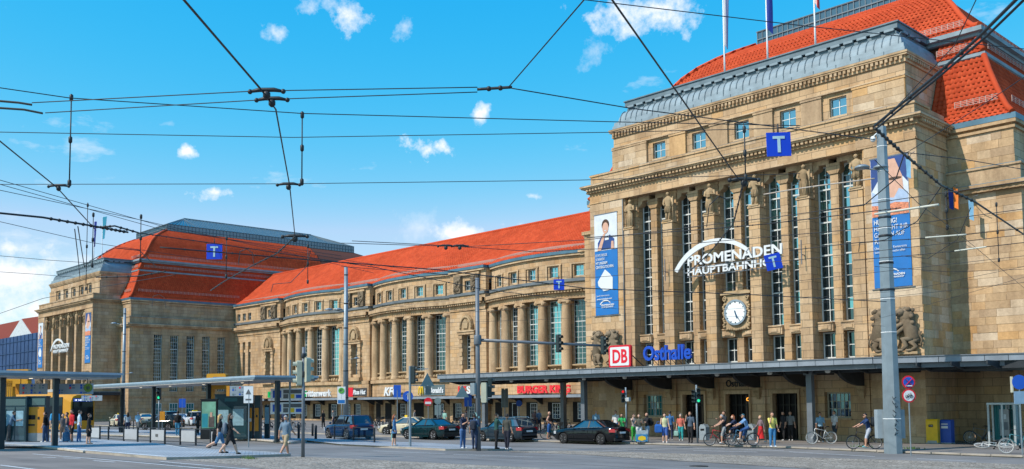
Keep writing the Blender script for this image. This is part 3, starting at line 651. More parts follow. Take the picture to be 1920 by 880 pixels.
# --- ground floor behind the canopy
DOORS = [False, True, True, True, False]
for x, dr in zip(BAY, DOORS):
    b = MB(); xa, xb = x-1.315, x+1.315
    if dr:
        ow, oh = 1.0, 3.05
        b.box((xa, .22, 0), (x-ow, .9, 4.62)); b.box((x+ow, .22, 0), (xb, .9, 4.62)); b.box((x-ow, .22, oh), (x+ow, .9, 4.62)); part(b, 'entrance_wall', STONE)
        b = MB()
        for s in (-1, 1): b.box((x+s*ow-(.14 if s > 0 else 0), .12, 0), (x+s*ow+(.14 if s < 0 else 0), .5, oh-.1))
        b.box((x-ow, .13, oh-.1), (x+ow, .49, oh+.12)); part(b, 'door_surround', TRIM)
        d = part(MB().box((x-ow+.14, .78, 0), (x+ow-.14, .84, oh-.1)), 'doorway', DARKROOM)
        b = MB()
        for k in range(5): u = x-ow+.17+(2*ow-.34)*k/4; b.box((u-.035, .66, .02), (u+.035, .76, oh-.12))
        for z in (.1, 1.05, 2.2, 2.9): b.box((x-ow+.14, .68, z), (x+ow-.14, .75, z+.07))
        b.build('door_leaf', BRONZE, d)
        if abs(x) < .1: text('C V', mat('led_orange', (1, .35, .04), .4, 0, 0, emit=2.5), d, (.38, .6, 2.5), .3, .55, .004, .006)
        if x < 1: MB().box((x+.25, .74, .1), (x+.42, .77, 2.85)).build('door_panel', mat('wooden_door_post', (.12, .075, .045), .6), d)
    else:
        b.box((xa, .22, 0), (x-.82, .9, 4.62)); b.box((x+.82, .22, 0), (xb, .9, 4.62)); b.box((x-.82, .22, 2.98), (x+.82, .9, 4.62)); b.box((x-.82, .22, 0), (x+.82, .9, 1.46)); part(b, 'entrance_wall', STONE)
        window(HALL, x, .62, 1.46, 2.98, 1.64, 6, 3, GLASS_TEAL if x < 0 else GLASS, fw=.09, mw=.03, frame=mat('cream_window_frame', (.42, .40, .31), .6)); o = part(MB().box((x-.9, .1, 1.34), (x+.9, .7, 1.455)), 'sill', TRIM)
part(MB().box((-PW-.06, -.06, 0), (-9.0, 0, .6)), 'plinth', STONE); part(MB().box((9.0, -.06, 0), (PW+.06, 0, .6)).box((PW, -.06, 0), (PW+.06, 3.9, .6)), 'plinth', STONE)
for x in PIL[1:5]+[PIL[0], PIL[5]]:                          # carved consoles that carry the canopy ribs
    q = MB().box((x-.24, -.42, 3.18), (x+.24, 0, 3.32)); q.box((x-.2, -.34, 2.92), (x+.2, 0, 3.18)); q.box((x-.16, -.24, 2.72), (x+.16, 0, 2.92)); q.box((x-.1, -.14, 2.6), (x+.1, 0, 2.72)); part(q, 'console', CARVED)
    for k in (-1, 0, 1): part(MB().sphere((x+k*.13, -.36, 3.06), (.045, .04, .07), 6, 4), 'console_drop', CARVED)
nt = part(MB().box((-2.05, .2, 1.35), (-1.72, .215, 1.8)), 'notice', WHITE)
text('Osthalle', BLACK, HALL, (-.85, .2, 3.42), .62, 1.75, .03, .01, name='lettering')
# --- carved figures on the pilasters
def figure(seed, h=1.95):
    rnd = random.Random(seed); b = MB(); k = h/1.95
    def ring(z, rx, ry, ox=0, oy=0, n=12): return [(ox+rx*math.cos(2*math.pi*j/n), oy+ry*math.sin(2*math.pi*j/n)*(1 if math.sin(2*math.pi*j/n) < 0 else .7), z) for j in range(n)]
    long = seed % 2 == 0; tw = rnd.uniform(-.04, .04)
    if long: b.loft([ring(.02, .24, .2), ring(.12, .26, .21), ring(.5, .25, .2, tw), ring(.9, .25, .2, tw), ring(1.08, .21, .17), ring(1.35, .27, .2, -tw), ring(1.55, .29, .19), ring(1.64, .15, .12), ring(1.7, .07, .08)])
    else:
        for s in (-1, 1): b.tube([(s*.12, -.02+.03*s, 0), (s*.12, -.03, .45), (s*.1, 0, .88)], [.085, .10, .13], 8)
        b.loft([ring(.55, .26, .19), ring(.9, .24, .18, tw), ring(1.08, .21, .16), ring(1.35, .28, .2, -tw), ring(1.55, .30, .18), ring(1.64, .15, .12), ring(1.7, .07, .08)])
    for i in range(7):                                      # drapery folds
        x = -.2+.4*i/6; b.tube([(x*.9, -.19+abs(x)*.25, .1 if long else .58), (x+rnd.uniform(-.04, .04), -.215+abs(x)*.25, .55), (x*.8, -.2+abs(x)*.2, 1.02)], [.03, .022, .012], 5)
    b.sphere((tw, -.03, 1.82), (.105, .12, .145), 10, 8); b.sphere((tw, -.16, 1.81), (.022, .03, .04), 5, 4)
    b.lathe([(.13, 1.80), (.135, 1.88), (.10, 1.97), (.02, 2.0)], (tw, .02, 0), 10)
    e = rnd.uniform(.95, 1.2); 
    b.tube([(-.29, 0, 1.5), (-.36, -.04, 1.2), (-.12+tw, -.22, e)], [.09, .075, .055], 8); b.tube([(.29, 0, 1.5), (.37, -.02, 1.2), (.16 if seed % 3 else .38, -.2 if seed % 3 else -.05, e+.12 if seed % 3 else .9)], [.09, .075, .055], 8)
    if seed % 3 == 0: b.tube([(.40, -.06, .05), (.40, -.06, 1.6)], .03, 6)
    if seed % 3 == 1: b.obox((.05, -.25, 1.12), .12, .05, .09, .2)
    b.box((-.34, -.24, -.08), (.34, .3, .02))
    b.v = [(x*1.06, y, z*k) for x, y, z in b.v]; return b
for i, x in enumerate(PIL):
    o = part(figure(i+2), 'statue', CARVED); o.location = (x, .16, 14.92)
# --- rearing lions with a crowned shield, one pair either side of the portal
def lion(s):
    b = MB(); S = lambda x, y, z: (s*x, y, z)
    b.tube([S(.62, .0, .35), S(.72, -.05, .75), S(.62, -.12, 1.2), S(.5, -.16, 1.6), S(.46, -.18, 1.9)], [.22, .30, .30, .30, .2], 10)       # trunk
    b.sphere(S(.50, -.2, 1.82), (.36, .28, .46), 10, 8)                                                                                       # mane
    for k in range(16):
        a = k*.9; b.sphere(S(.5+.3*math.cos(a), -.3+.1*math.sin(a*1.7), 1.45+.045*k), (.11, .09, .12), 6, 4)
    b.sphere(S(.36, -.42, 1.98), (.19, .2, .2), 8, 6); b.sphere(S(.26, -.56, 1.92), (.11, .12, .10), 7, 5)                                    # head, muzzle
    for q in (-.13, .13): b.sphere(S(.42+q*.6, -.34, 2.18), (.06, .05, .08), 6, 4)
    b.tube([S(.70, -.15, .62), S(.42, -.34, .62), S(.52, -.26, .3), S(.38, -.34, .1)], [.21, .15, .10, .09], 8); b.tube([S(.84, -.02, .62), S(.72, -.24, .46), S(.86, -.12, .26), S(.72, -.24, .06)], [.2, .14, .10, .09], 8)
    b.sphere(S(.30, -.38, .07), (.16, .14, .08), 7, 4); b.sphere(S(.64, -.28, .06), (.16, .14, .08), 7, 4)
    b.tube([S(.52, -.3, 1.5), S(.24, -.42, 1.3), S(.12, -.36, 1.08)], [.13, .09, .07], 8); b.tube([S(.5, -.26, 1.3), S(.26, -.36, 1.02), S(.14, -.36, .82)], [.12, .09, .07], 8)
    b.tube([S(.86, .0, .4), S(1.06, -.08, .3), S(1.1, -.12, .62), S(1.0, -.1, .85), S(1.06, -.12, 1.0)], [.06, .05, .045, .05, .08], 6)
    return b
shield_p = [(-.3, .95), (-.3, .35), (-.2, .12), (0, 0), (.2, .12), (.3, .35), (.3, .95)]
for cx in (-10.6, 10.62):
    g = MB().box((cx-1.35, -.42, 5.02), (cx+1.35, 0, 5.16)); g.box((cx-1.2, -.12, 5.16), (cx+1.2, -.0, 7.1)); rel = part(g, 'heraldic_relief', CARVED)
    for s in (-1, 1): o = lion(s).build('lion', SOOT if cx < 0 or s else CARVED, rel); o.location = (cx, -.06, 5.16); o.scale = (1.38, 1.1, 1.1)
    q = MB(); q.prism(shield_p, lambda u, v, k: (cx+u, -.12-.2*k, 5.35+v)); q.build('shield', CARVED, rel)
    q = MB(); q.lathe([(.36, 6.34), (.40, 6.42), (.37, 6.52), (.42, 6.7), (.36, 6.95), (.18, 7.12), (.05, 7.2), (.09, 7.28), (.02, 7.42)], (cx, -.12, 0), 14)
    for k in range(8): a = k*math.pi/4; q.tube([(cx+.40*math.cos(a), -.12+.40*math.sin(a), 6.5), (cx+.45*math.cos(a), -.12+.45*math.sin(a), 6.75), (cx+.1*math.cos(a), -.12+.1*math.sin(a), 7.16)], .035, 5)
    q.build('crown', mat('pale_carved_crown', (.42, .34, .25), .85), rel)
# --- the clock
fr = MB().box((-.93, .34, 7.1), (.93, 1.2, 9.36)); fr.box((-1.12, .2, 9.38), (1.12, 1.2, 9.52)); fr.prism([(-1.05, 9.52), (1.05, 9.52), (.8, 9.62), (-.8, 9.62)], lambda u, v, k: (u, 1.2-.9*k, v))
for s in (-1, 1):
    fr.tube([(s*.84+.15*math.cos(a)*(1-i/26), .28, 9.1+.2*math.sin(a)*(1-i/26)) for i, a in enumerate([i*.45 for i in range(20)])], .05, 5)
    for k in range(12): fr.sphere((s*(.92+.05*math.sin(k*2.1)), .30, 7.3+k*.13), (.12, .09, .09), 6, 4)
for k in range(9): fr.sphere(((k-4)*.16, .30, 7.08-.05*abs(k-4)*-.4), (.11, .08, .1), 6, 4)
CK = part(fr, 'clock', CARVED); cz, cy = 8.2, .26
def disc(c, r0, r1, y0, y1, n=40):
    b = MB(); b.loft([[(c[0]+r*math.cos(2*math.pi*j/n), y, c[1]+r*math.sin(2*math.pi*j/n)) for j in range(n)] for r, y in ((r0, y0), (r1, y1), (max(r1-.12, .001), y1), (max(r1-.14, .001), y1+.05))], smooth=False, caps=True); return b
disc((0, cz), .83, .83, .34, .17).build('clock_rim', mat('clock_rim_metal', (.30, .36, .42), .4, .5), CK)
MB().loft([[(r*math.cos(2*math.pi*j/40), y, cz+r*math.sin(2*math.pi*j/40)) for j in range(40)] for r, y in ((.8, .25), (.8, .2))], smooth=False).build('clock_face', mat('clock_face_white', (.82, .84, .85), .4, 0, .03), CK)
for k in range(12):
    a = k*math.pi/6; b = MB(); b.bar((math.sin(a)*.62, .185, cz+math.cos(a)*.62), (math.sin(a)*.74, .185, cz+math.cos(a)*.74), .05 if k % 3 else .075, .02); b.build('hour_mark', BLACK, CK)
for a, L, w, nm in ((R(162), .40, .085, 'hour_hand'), (R(150), .62, .06, 'minute_hand')):
    b = MB(); b.bar((-math.sin(a)*.12, .17, cz-math.cos(a)*.12), (math.sin(a)*L, .17, cz+math.cos(a)*L), w, .02); b.build(nm, mat('clock_hand_blue', (.03, .09, .17), .4), CK)
# --- laid sandstone blocks on the plain walls that stand nearest
BLK = MB().hexa([(-.5, 0, -.5), (.5, 0, -.5), (.5, .05, -.5), (-.5, .05, -.5), (-.5, 0, .5), (.5, 0, .5), (.5, .05, .5), (-.5, .05, .5)]).mesh('stone_block', BLOCK)
BLOCKS = []
def course_wall(kind, c, u0, u1, z0, z1, rh, seed, avoid=None):
    rnd = random.Random(seed); n = round((z1-z0)/rh); rh = (z1-z0)/n
    for j in range(n):
        u = u0
        while u < u1-.02:
            w = rnd.choice((.55, .75, .95, 1.1, 1.35)); 
            if u+w > u1-.3: w = u1-u
            BLOCKS.append((kind, c, u+w/2, z0+rh*(j+.5), w-.014, rh-.014, rnd.uniform(.004, .03))); u += w
course_wall('x', 3.92, PW+.01, xe+.02, 4.9, 14.18, .44, 1); course_wall('y', PW, .02, 3.9, 5.0, 17.0, .46, 2); course_wall('x', 4.22, PW+.02, BW, 15.72, 17.68, .49, 3)
course_wall('x', 0, 9.1, PW, 7.7, 17.03, .55, 4); course_wall('x', 0, -PW, -9.1, 7.7, 17.03, .55, 5); course_wall('x', 0, 9.1, PW, .62, 4.6, .5, 6); course_wall('x', 0, -PW, -9.1, .62, 4.6, .5, 7)
course_wall('x', AY-.16, BAY[4]+1.04, AW, 19.3, 21.1, .45, 8); course_wall('x', AY-.16, -AW, BAY[0]-1.04, 19.3, 21.1, .45, 9); course_wall('y', AW, AY+.02, 4.4, 19.3, 21.26, .49, 10); course_wall('x', 0, -PW, PW, 17.18, 17.84, .66, 11)
ST2 = MB()
for i, (kind, c, u, z, w, h, pr2) in enumerate(BLOCKS):
    if i < 300:
        o = obj('stone_block', BLK, HALL)
        o.matrix_local = Matrix.Translation((u, c-pr2, z)) @ Matrix.Diagonal((w, 1, h, 1)) if kind == 'x' else Matrix.Translation((c+pr2, u, z)) @ Matrix.Rotation(math.pi/2, 4, 'Z') @ Matrix.Diagonal((w, 1, h, 1))
    elif kind == 'x': ST2.box((u-w/2, c-pr2, z-h/2), (u+w/2, c+.03, z+h/2))
    else: ST2.box((c-.03, u-w/2, z-h/2), (c+pr2, u+w/2, z+h/2))
part(ST2, 'stone_blocks', BLOCK)['kind'] = 'stuff'
part(MB().box((-PW-1.15, .6, 0), (-PW, 3.5, 15.0)).box((-PW-1.3, .45, 15.0), (-PW, 3.5, 15.25)), 'shoulder_pier', STONE)
part(MB().tube([(-9.06, .0, 4.7), (-9.06, 0, 17)], .045, 6), 'downpipe', LEDGE)
# --- the twin hall at the far end of the front: same parts without the fine pieces
IX = tree_index()
HALL2 = copy_tree(HALL, IX, (HX2, HY, 0), label='shaded sandstone entrance hall at the far left end of the front, small in the distance', skip=('stone_block', 'stone_blocks', 'roof_tile', 'pane', 'lettering', 'console_drop', 'notice', 'sheet_joint', 'clock'))
HALL2.name = 'west_hall'
for o in [c for c in COL.objects if c.parent == HALL2]:
    if o.name.split('.')[0] in ('portal_wall', 'pilaster', 'hall_wall', 'attic_wall', 'frieze', 'parapet', 'mullion_pier'):
        o.data = o.data.copy(); o.data.materials[0] = STONE_FAR
q = MB()
for t in BIG: 
    o_, ax, upd, nr, tw, hh = t; v, f = tile_geo(tw, hh); q.add([o_+ax*x+upd*y+nr*z for x, y, z in v], f, 0, True)
q.build('roof_tiles', TILE, HALL2)['kind'] = 'stuff'
q = MB()
for x in BAY:
    for s in (-1, 1): q.box((x+s*.785-.5, 1.22, 5.0), (x+s*.785+.5, 1.23, 16.7))
q.build('window_glass', GLASS, HALL2)
# --- flags on the zinc roof
CL = lambda n, c, **k: mat(n, c, k.pop('rough', .8), 0, k.pop('var', .08), 6, **k)
def flagpole(label, x, hallx, bands, h=6.2, fl=3.0, limp=True, seed=0):
    t = thing('flagpole', label, 'flag', (hallx+x, HY+AY+1.0, 24.92)); rnd = random.Random(seed)
    MB().tube([(0, 0, -.1), (0, 0, 1.2), (0, 0, h)], [.07, .06, .035], 8).build('pole', WHITE, t)
    n = len(bands)
    for i, m in enumerate(bands):
        b = MB(); rows = 12; cols = 5; w = (.42 if limp else 1.5)/n
        P = lambda u, v: (.05+(i+u)*w*(1-.35*v if limp else 1), .16*math.sin(4*(i+u)+2.2*v+seed)*(i+u+.3)/n, h-.15-fl*v-(.5*((i+u)/n)*v if limp else 0))
        b.add([P(c/cols, r_/rows) for r_ in range(rows+1) for c in range(cols+1)], [(r_*(cols+1)+c, r_*(cols+1)+c+1, (r_+1)*(cols+1)+c+1, (r_+1)*(cols+1)+c) for r_ in range(rows) for c in range(cols)], 0, True); b.build('cloth', m, t)
    return t
flagpole('pale grey and blue flag hanging limp, left of the three on the right roof', -1.85, HX, [CL('flag_pale', (.5, .52, .58)), CL('flag_grey_blue', (.28, .33, .5))], 6.4, 4.2, seed=1)
flagpole('dark blue flag hanging limp, middle of the three on the right roof', 1.5, HX, [CL('flag_navy', (.02, .045, .28))], 6.4, 4.0, seed=2)
flagpole('red and white flag hanging limp, right of the three on the right roof', 4.95, HX, [CL('flag_white', (.75, .74, .74)), CL('flag_red', (.62, .06, .06))], 6.4, 3.4, seed=3)
flagpole('dark blue flag on the far left hall roof', 5.2, HX2, [CL('flag_navy', (.02, .045, .28))], 6.4, 3.6, seed=4)
flagpole('teal square flag on the far left hall roof', 8.6, HX2, [CL('flag_teal', (.02, .22, .34))], 6.6, 3.4, limp=False, seed=5)
# ------------------------------------------------------------------ entrance canopies
def canopy(label, hx, x0, x1, right_bend):
    t = thing('entrance_canopy', label, 'canopy', (hx, HY, 0)); ye = -4.7; zt = 4.56
    roofp = [(x0, ye), (11.5, ye), (x1, ye+right_bend), (x1, 3.8), (PW+.1, 3.8), (PW+.1, 0), (-PW-.02, 0), (-PW-.02, 2), (x0, 2)]
    b = MB(); b.prism(roofp, lambda u, v, k: (u, v, 4.42+.1*k)); b.build('roof_plate', mat('canopy_roof_sheet', (.17, .20, .23), .5, .3, .15), t)
    pts = [(x0, ye), (11.5, ye), (x1, ye+right_bend)]; pn = MB().box((-.5, -.06, -.15), (.5, .0, .15)).mesh('fascia_panel', FASCIA); cap = MB()
    for (ax, ay), (bx, by) in zip(pts, pts[1:]):
        L = math.hypot(bx-ax, by-ay); n = max(1, round(L/1.1)); a = math.atan2(by-ay, bx-ax)
        for k in range(n):
            o = obj('fascia_panel', pn, t, (ax+(bx-ax)*(k+.5)/n, ay+(by-ay)*(k+.5)/n, zt+random.uniform(-.004, .004))); o.rotation_euler = (random.uniform(-.02, .02), 0, a); o.scale.x = L/n-.025
        cap.bar((ax, ay, zt+.17), (bx, by, zt+.17), .22, .05); cap.bar((ax, ay+.06, zt), (bx, by+.06, zt), .03, .28); cap.bar((ax, ay+.25, 4.3), (bx, by+.25, 4.3), .16, .3)
    cap.bar((x0, ye, zt), (x0, 2, zt), .08, .3); cap.build('edge_beam', STEEL, t)
    b = MB()
    for x in [x0+.3+k*1.71 for k in range(int((x1-x0)/1.71)+1)]:    # curved ribs under the plate
        yb = 0 if abs(x) < PW else (3.8 if x > 0 else 2); 
        b.prism([(ye+.3, 4.4), (ye+.3, 4.22), (ye+1.0, 4.12), (ye+2.0, 3.95), (yb, 4.0), (yb, 4.4)], lambda u, v, k: (x-.035+.07*k, u, v))
    b.build('ribs', STEEL_D, t)
    for x in PIL:
        q = MB(); arc = [(-.0, 3.32), (-.34, 3.32)]+[(-.34-2.6*math.sin(a)**1.3, 3.32+.95*(1-math.cos(a))) for a in [i*math.pi/16 for i in range(1, 9)]]+[(-3.0, 4.4), (0, 4.4)]
        q.prism(arc, lambda u, v, k: (x-.11+.22*k, u, v)); q.build('bracket', STEEL_D, t)
    for x, y in ((x0+3.3, -2.7), (x0+8.2, 1.0), (-10.6, -2.7), (6.75, -2.7)) if right_bend else ((-10.6, -2.7), (6.75, -2.7)):
        q = MB().box((x-.17, y-.17, .1), (x+.17, y+.17, 3.95)); q.box((x-.21, y-.21, .1), (x+.21, y+.21, .35)); q.box((x-.27, y-.27, 3.95), (x+.27, y+.27, 4.4)); q.box((x-.2, y-.05, .35), (x-.17, y+.05, 3.95)); q.build('column', STEEL, t)
    q = MB().bar((x0+1, -2.7, 4.2), (x1-1, -2.7, 4.2), .2, .34); q.build('beam', STEEL_D, t)
    for k in range(9): x = x0+4+k*3.6; MB().lathe([(.02, 4.0), (.12, 4.02), (.15, 4.1), (.15, 4.2)], (x, -3.9, 0), 10).build('lamp', mat('lamp_glass', (.6, .6, .58), .4), t)
    return t
canopy('long grey steel entrance canopy across the sunlit hall', HX, -24.3, 19.5, 2.4)
canopy('grey steel entrance canopy of the far left hall', HX2, -13, 14.5, 0)

# ------------------------------------------------------------------ middle wing with three bowed colonnades
WX, WP, WR, WSTEP, WYF = -96.4, 23.0, 22.4, .13885, 72.75
WING = thing('middle_wing', 'long sandstone middle wing with three bowed colonnades and red roof', 'building', (WX, 74, 0))
XL, XR = HX2+BW+.3, HX-BW-.2
def wp(mb, name, m, parent=None, fix=False):
    mb.v = [(x-WX, y-74, z) for x, y, z in mb.v]; return mb.build(name, m, parent or WING, fix)
CYC = WYF+WR                                              # centre of the bow arcs
HA = 2.5*WSTEP+.032                                        # half angle of a bow
def arc(c, rad, a): return (WX+WP*c+rad*math.sin(a), CYC-rad*math.cos(a))
FLATS = []                                                # straight stretches (x0, x1, y)
ex = WR*math.sin(HA)
for i, (a, b_) in enumerate(((XL, WX-WP-ex), (WX-WP+ex, WX-ex), (WX+ex, WX+WP-ex), (WX+WP+ex, XR))): FLATS.append((a, b_))
YFL = 73.55
def outline(dr, dflat=0.0, nseg=20):
    """plan of the front: bows at radius WR+dr, straight parts at YFL-dflat"""
    pts = []
    for c in (-1, 0, 1):
        f = FLATS[c+1]; pts += [(f[0], YFL-dflat), (f[1], YFL-dflat)]
        for k in range(nseg+1): pts.append(arc(c, WR+dr, -HA+2*HA*k/nseg))
    f = FLATS[3]; pts += [(f[0], YFL-dflat), (f[1], YFL-dflat)]; return pts
def band(name, m, dr, dflat, z0, z1, depth=1.2, parent=None):
    p = outline(dr, dflat); n = len(p); b = MB()
    v = [(x, y, z0) for x, y in p]+[(x, y, z1) for x, y in p]+[(x, 75.6+depth, z1) for x, y in p]+[(x, 75.6+depth, z0) for x, y in p]
    f = []
    for i in range(n-1): f += [(i, i+1, n+i+1, n+i), (n+i, n+i+1, 2*n+i+1, 2*n+i), (i+1, i, 3*n+i, 3*n+i+1)]
    b.add(v, f); return wp(b, name, m, parent)
band('ground_wall', STONE_FAR, .15, .1, 0, 3.3); band('base_wall', STONE, .35, .15, 3.3, 5.0); band('column_plinth', TRIM, .62, .2, 5.0, 5.42)
b = MB()                                                   # main storey wall set back behind the columns, pierced by windows
def wall_seg(b, p, q, z0, z1, d=.5):
    (x0, y0), (x1, y1) = p, q; b.hexa([(x0, y0, z0), (x1, y1, z0), (x1, y1+d, z0), (x0, y0+d, z0), (x0, y0, z1), (x1, y1, z1), (x1, y1+d, z1), (x0, y0+d, z1)])
rin = WR-.45; MAINW = []; ATT = []
for c in (-1, 0, 1):
    b = MB()
    for i in range(5):
        am = (i-2)*WSTEP; hw = .93/rin
        a0, a1 = am-WSTEP/2, am+WSTEP/2
        for s, e in ((a0, am-hw), (am+hw, a1)): wall_seg(b, arc(c, rin, s), arc(c, rin, e), 5.4, 13.2)
        wall_seg(b, arc(c, rin, am-hw), arc(c, rin, am+hw), 5.4, 6.35)
        MAINW.append((c, am))
    for s in (-1, 1): a0, a1 = sorted((s*2.5*WSTEP, s*HA)); wall_seg(b, arc(c, rin, a0), arc(c, rin, a1), 5.4, 13.2)
    wp(b, 'bow_wall', STONE)
def flat_wall(x0, x1, holes, z0=5.4, z1=13.2, y=YFL):
    b = MB(); xs = [x0]
    for a, c, za, zb in holes: b.box((xs[-1], y, z0), (a, y+.9, z1)); b.box((a, y, z0), (c, y+.9, za)); b.box((a, y, zb), (c, y+.9, z1)); xs.append(c)
    b.box((xs[-1], y, z0), (x1, y+.9, z1)); wp(b, 'pier_wall', STONE)
def wwin(cx, cy, rz, z0, z1, w, cols, rows, m, heavy=(), name='window'):
    o = window(WING, 0, 0, z0, z1, w, cols, rows, m, heavy=heavy, panes=False, fw=.07, mw=.034, name=name); o.location = (cx-WX, cy-74, 0); o.rotation_euler.z = rz; return o
NARROW = []
for i, (x0, x1) in enumerate(FLATS):
    if i in (1, 2): cx = (x0+x1)/2; flat_wall(x0, x1, [(cx-.72, cx+.72, 6.3, 10.35)]); NARROW.append(cx)
    else:
        cx = x1-3.15 if i == 0 else x0+3.15; sw = [x0+1.3+k*1.75 for k in range(3)] if i == 0 else []
        flat_wall(x0, x1, [h for k in sw for h in ((k-.42, k+.42, 6.3, 12.2),)]+[(cx-.72, cx+.72, 6.3, 10.35)] if i == 0 else [(cx-.72, cx+.72, 6.3, 10.35)]); NARROW.append(cx)
        for k in sw: wwin(k, YFL+.5, 0, 6.3, 10.6, .84, 2, 8, GLASS); wwin(k, YFL+.5, 0, 11.0, 12.2, .84, 2, 2, GLASS); wp(MB().box((k-.42, YFL+.2, 10.6), (k+.42, YFL+.8, 11.0)), 'spandrel', TRIM)
for k, (c, am) in enumerate(MAINW):
    x, y = arc(c, rin-.22, am); o = wwin(x, y, am, 6.35, 13.15, 1.86, 4, 12, GLASS_SKY if random.random() < .6 else GLASS, heavy=(4, 8))
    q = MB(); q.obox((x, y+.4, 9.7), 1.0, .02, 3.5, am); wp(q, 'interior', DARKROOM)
    x, y = arc(c, rin+.1, am); q = MB(); q.obox((x, y, 6.3), 1.05, .28, .08, am); q.obox((x, y, 5.7), .55, .22, .16, am)   # sill and carved swag below it
    for j in range(-2, 3): xx, yy = arc(c, rin+.3, am+j*.02); q.sphere((xx, yy, 5.75-.05*abs(j)), (.22, .16, .24), 6, 4)
    wp(q, 'carved_sill', CARVED)
for cx in NARROW:
    wwin(cx, YFL+.6, 0, 6.3, 10.35, 1.44, 3, 9, GLASS, heavy=(3, 6)); 
    q = MB()
    for s in (-1, 1):
        for k in range(9): xa, xb = sorted((cx+s*.74, cx+s*(1.3 if k % 2 else 1.42))); q.box((xa, YFL-(.22 if k % 2 else .3), 5.9+k*.5), (xb, YFL, 6.36+k*.5))
    q.box((cx-1.5, YFL-.4, 10.4), (cx+1.5, YFL, 10.7)); q.box((cx-1.6, YFL-.5, 10.7), (cx+1.6, YFL, 10.85)); q.box((cx-1.6, YFL-.6, 5.42), (cx+1.6, YFL, 5.9))
    wp(q, 'window_surround', TRIM)
    q = MB(); q.prism([(-1.05, 0), (1.05, 0), (1.15, .6), (.9, 1.3), (.5, 1.75), (0, 1.95), (-.5, 1.75), (-.9, 1.3), (-1.15, .6)], lambda u, v, k: (cx+u, YFL-.3*k, 10.85+v))
    q.prism([(-.42, .25), (.42, .25), (.5, .9), (0, 1.4), (-.5, .9)], lambda u, v, k: (cx+u, YFL-.3-.16*k, 10.85+v))
    for k in range(22): a = math.pi*k/21; q.sphere((cx+.95*math.cos(a), YFL-.36, 11.2+1.25*math.sin(a)), (.17, .14, .17), 6, 4)
    wp(q, 'cartouche', CARVED)
# columns: drum, base, ionic capital
CB = MB(); CB.lathe([(.66, 0), (.66, .14), (.60, .2), (.64, .28), (.56, .36), (.55, .42), (.55, 3.0), (.52, 5.6), (.475, 7.2), (.475, 7.28), (.52, 7.3), (.52, 7.36)], n=20)
colm = CB.mesh('column', TRIM)
CP = MB(); CP.box((-.6, -.56, .34), (.6, .5, .44)); 
for s in (-1, 1):
    CP.tube([(s*.5, -.6, .16), (s*.5, .42, .16)], .2, 12); CP.tube([(s*.5, -.63, .16), (s*.5, -.6, .16)], .12, 10)
CP.box((-.5, -.56, .14), (.5, .45, .35)); capm = CP.mesh('capital', TRIM)
for c in (-1, 0, 1):
    for i in range(6):
        a = (i-2.5)*WSTEP; x, y = arc(c, WR, a); o = obj('column', colm, WING, (x-WX, y-74, 5.42), a); q = obj('capital', capm, o, (0, 0, 7.34))
band('architrave', STONE, .42, .12, 13.22, 13.85); wc = band('cornice', TRIM, .95, .65, 14.1, 14.5); MBd = band('bed_moulding', TRIM, .6, .3, 13.85, 14.1); band('lead_cover', LEDGE, .92, .62, 14.5, 14.53, parent=wc)
dm2 = MB().box((-.12, -.14, -.1), (.12, .14, .1)).mesh('dentil', TRIM); D2 = MB()
for c in (-1, 0, 1):
    n = 46
    for k in range(n): a = -HA+2*HA*(k+.5)/n; x, y = arc(c, WR+.68, a); o = obj('dentil', dm2, wc, (x-WX, y-74, 13.98), a)
    f = FLATS[c+1]; n = int((f[1]-f[0])/.36)
    for k in range(n): obj('dentil', dm2, wc, (f[0]+(k+.5)*.36-WX, YFL-.38-74, 13.98))
pw_ = band('parapet', STONE, .15, .1, 14.53, 15.0); band('parapet_ledge', LEDGE, .3, .25, 15.0, 15.32)
# attic storey
b = MB(); ra = WR-.05
for c in (-1, 0, 1):
    for i in range(5):
        am = (i-2)*WSTEP; hw = .55/ra; a0, a1 = am-WSTEP/2, am+WSTEP/2
        for s, e in ((a0, am-hw), (am+hw, a1)): wall_seg(b, arc(c, ra, s), arc(c, ra, e), 15.3, 16.75)
        wall_seg(b, arc(c, ra, am-hw), arc(c, ra, am+hw), 15.3, 15.6)
        x, y = arc(c, ra-.3, am); wwin(x, y, am, 15.6, 16.75, 1.1, 2, 2, GLASS_SKY)
        q = MB(); (xa, ya), (xb, yb) = arc(c, ra+.12, am-.047), arc(c, ra+.12, am+.047); wall_seg(q, (xa, ya), (xb, yb), 16.85, 17.0, .2)
        for s in (-1, 1): xx, yy = arc(c, ra+.06, am+s*.040); q.obox((xx, yy, 16.1), .1, .1, .75, am)
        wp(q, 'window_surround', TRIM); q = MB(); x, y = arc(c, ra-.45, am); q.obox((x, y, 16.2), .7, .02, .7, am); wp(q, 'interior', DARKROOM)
    for s in (-1, 1): a0, a1 = sorted((s*2.5*WSTEP, s*HA)); wall_seg(b, arc(c, ra, a0), arc(c, ra, a1), 15.3, 16.75)
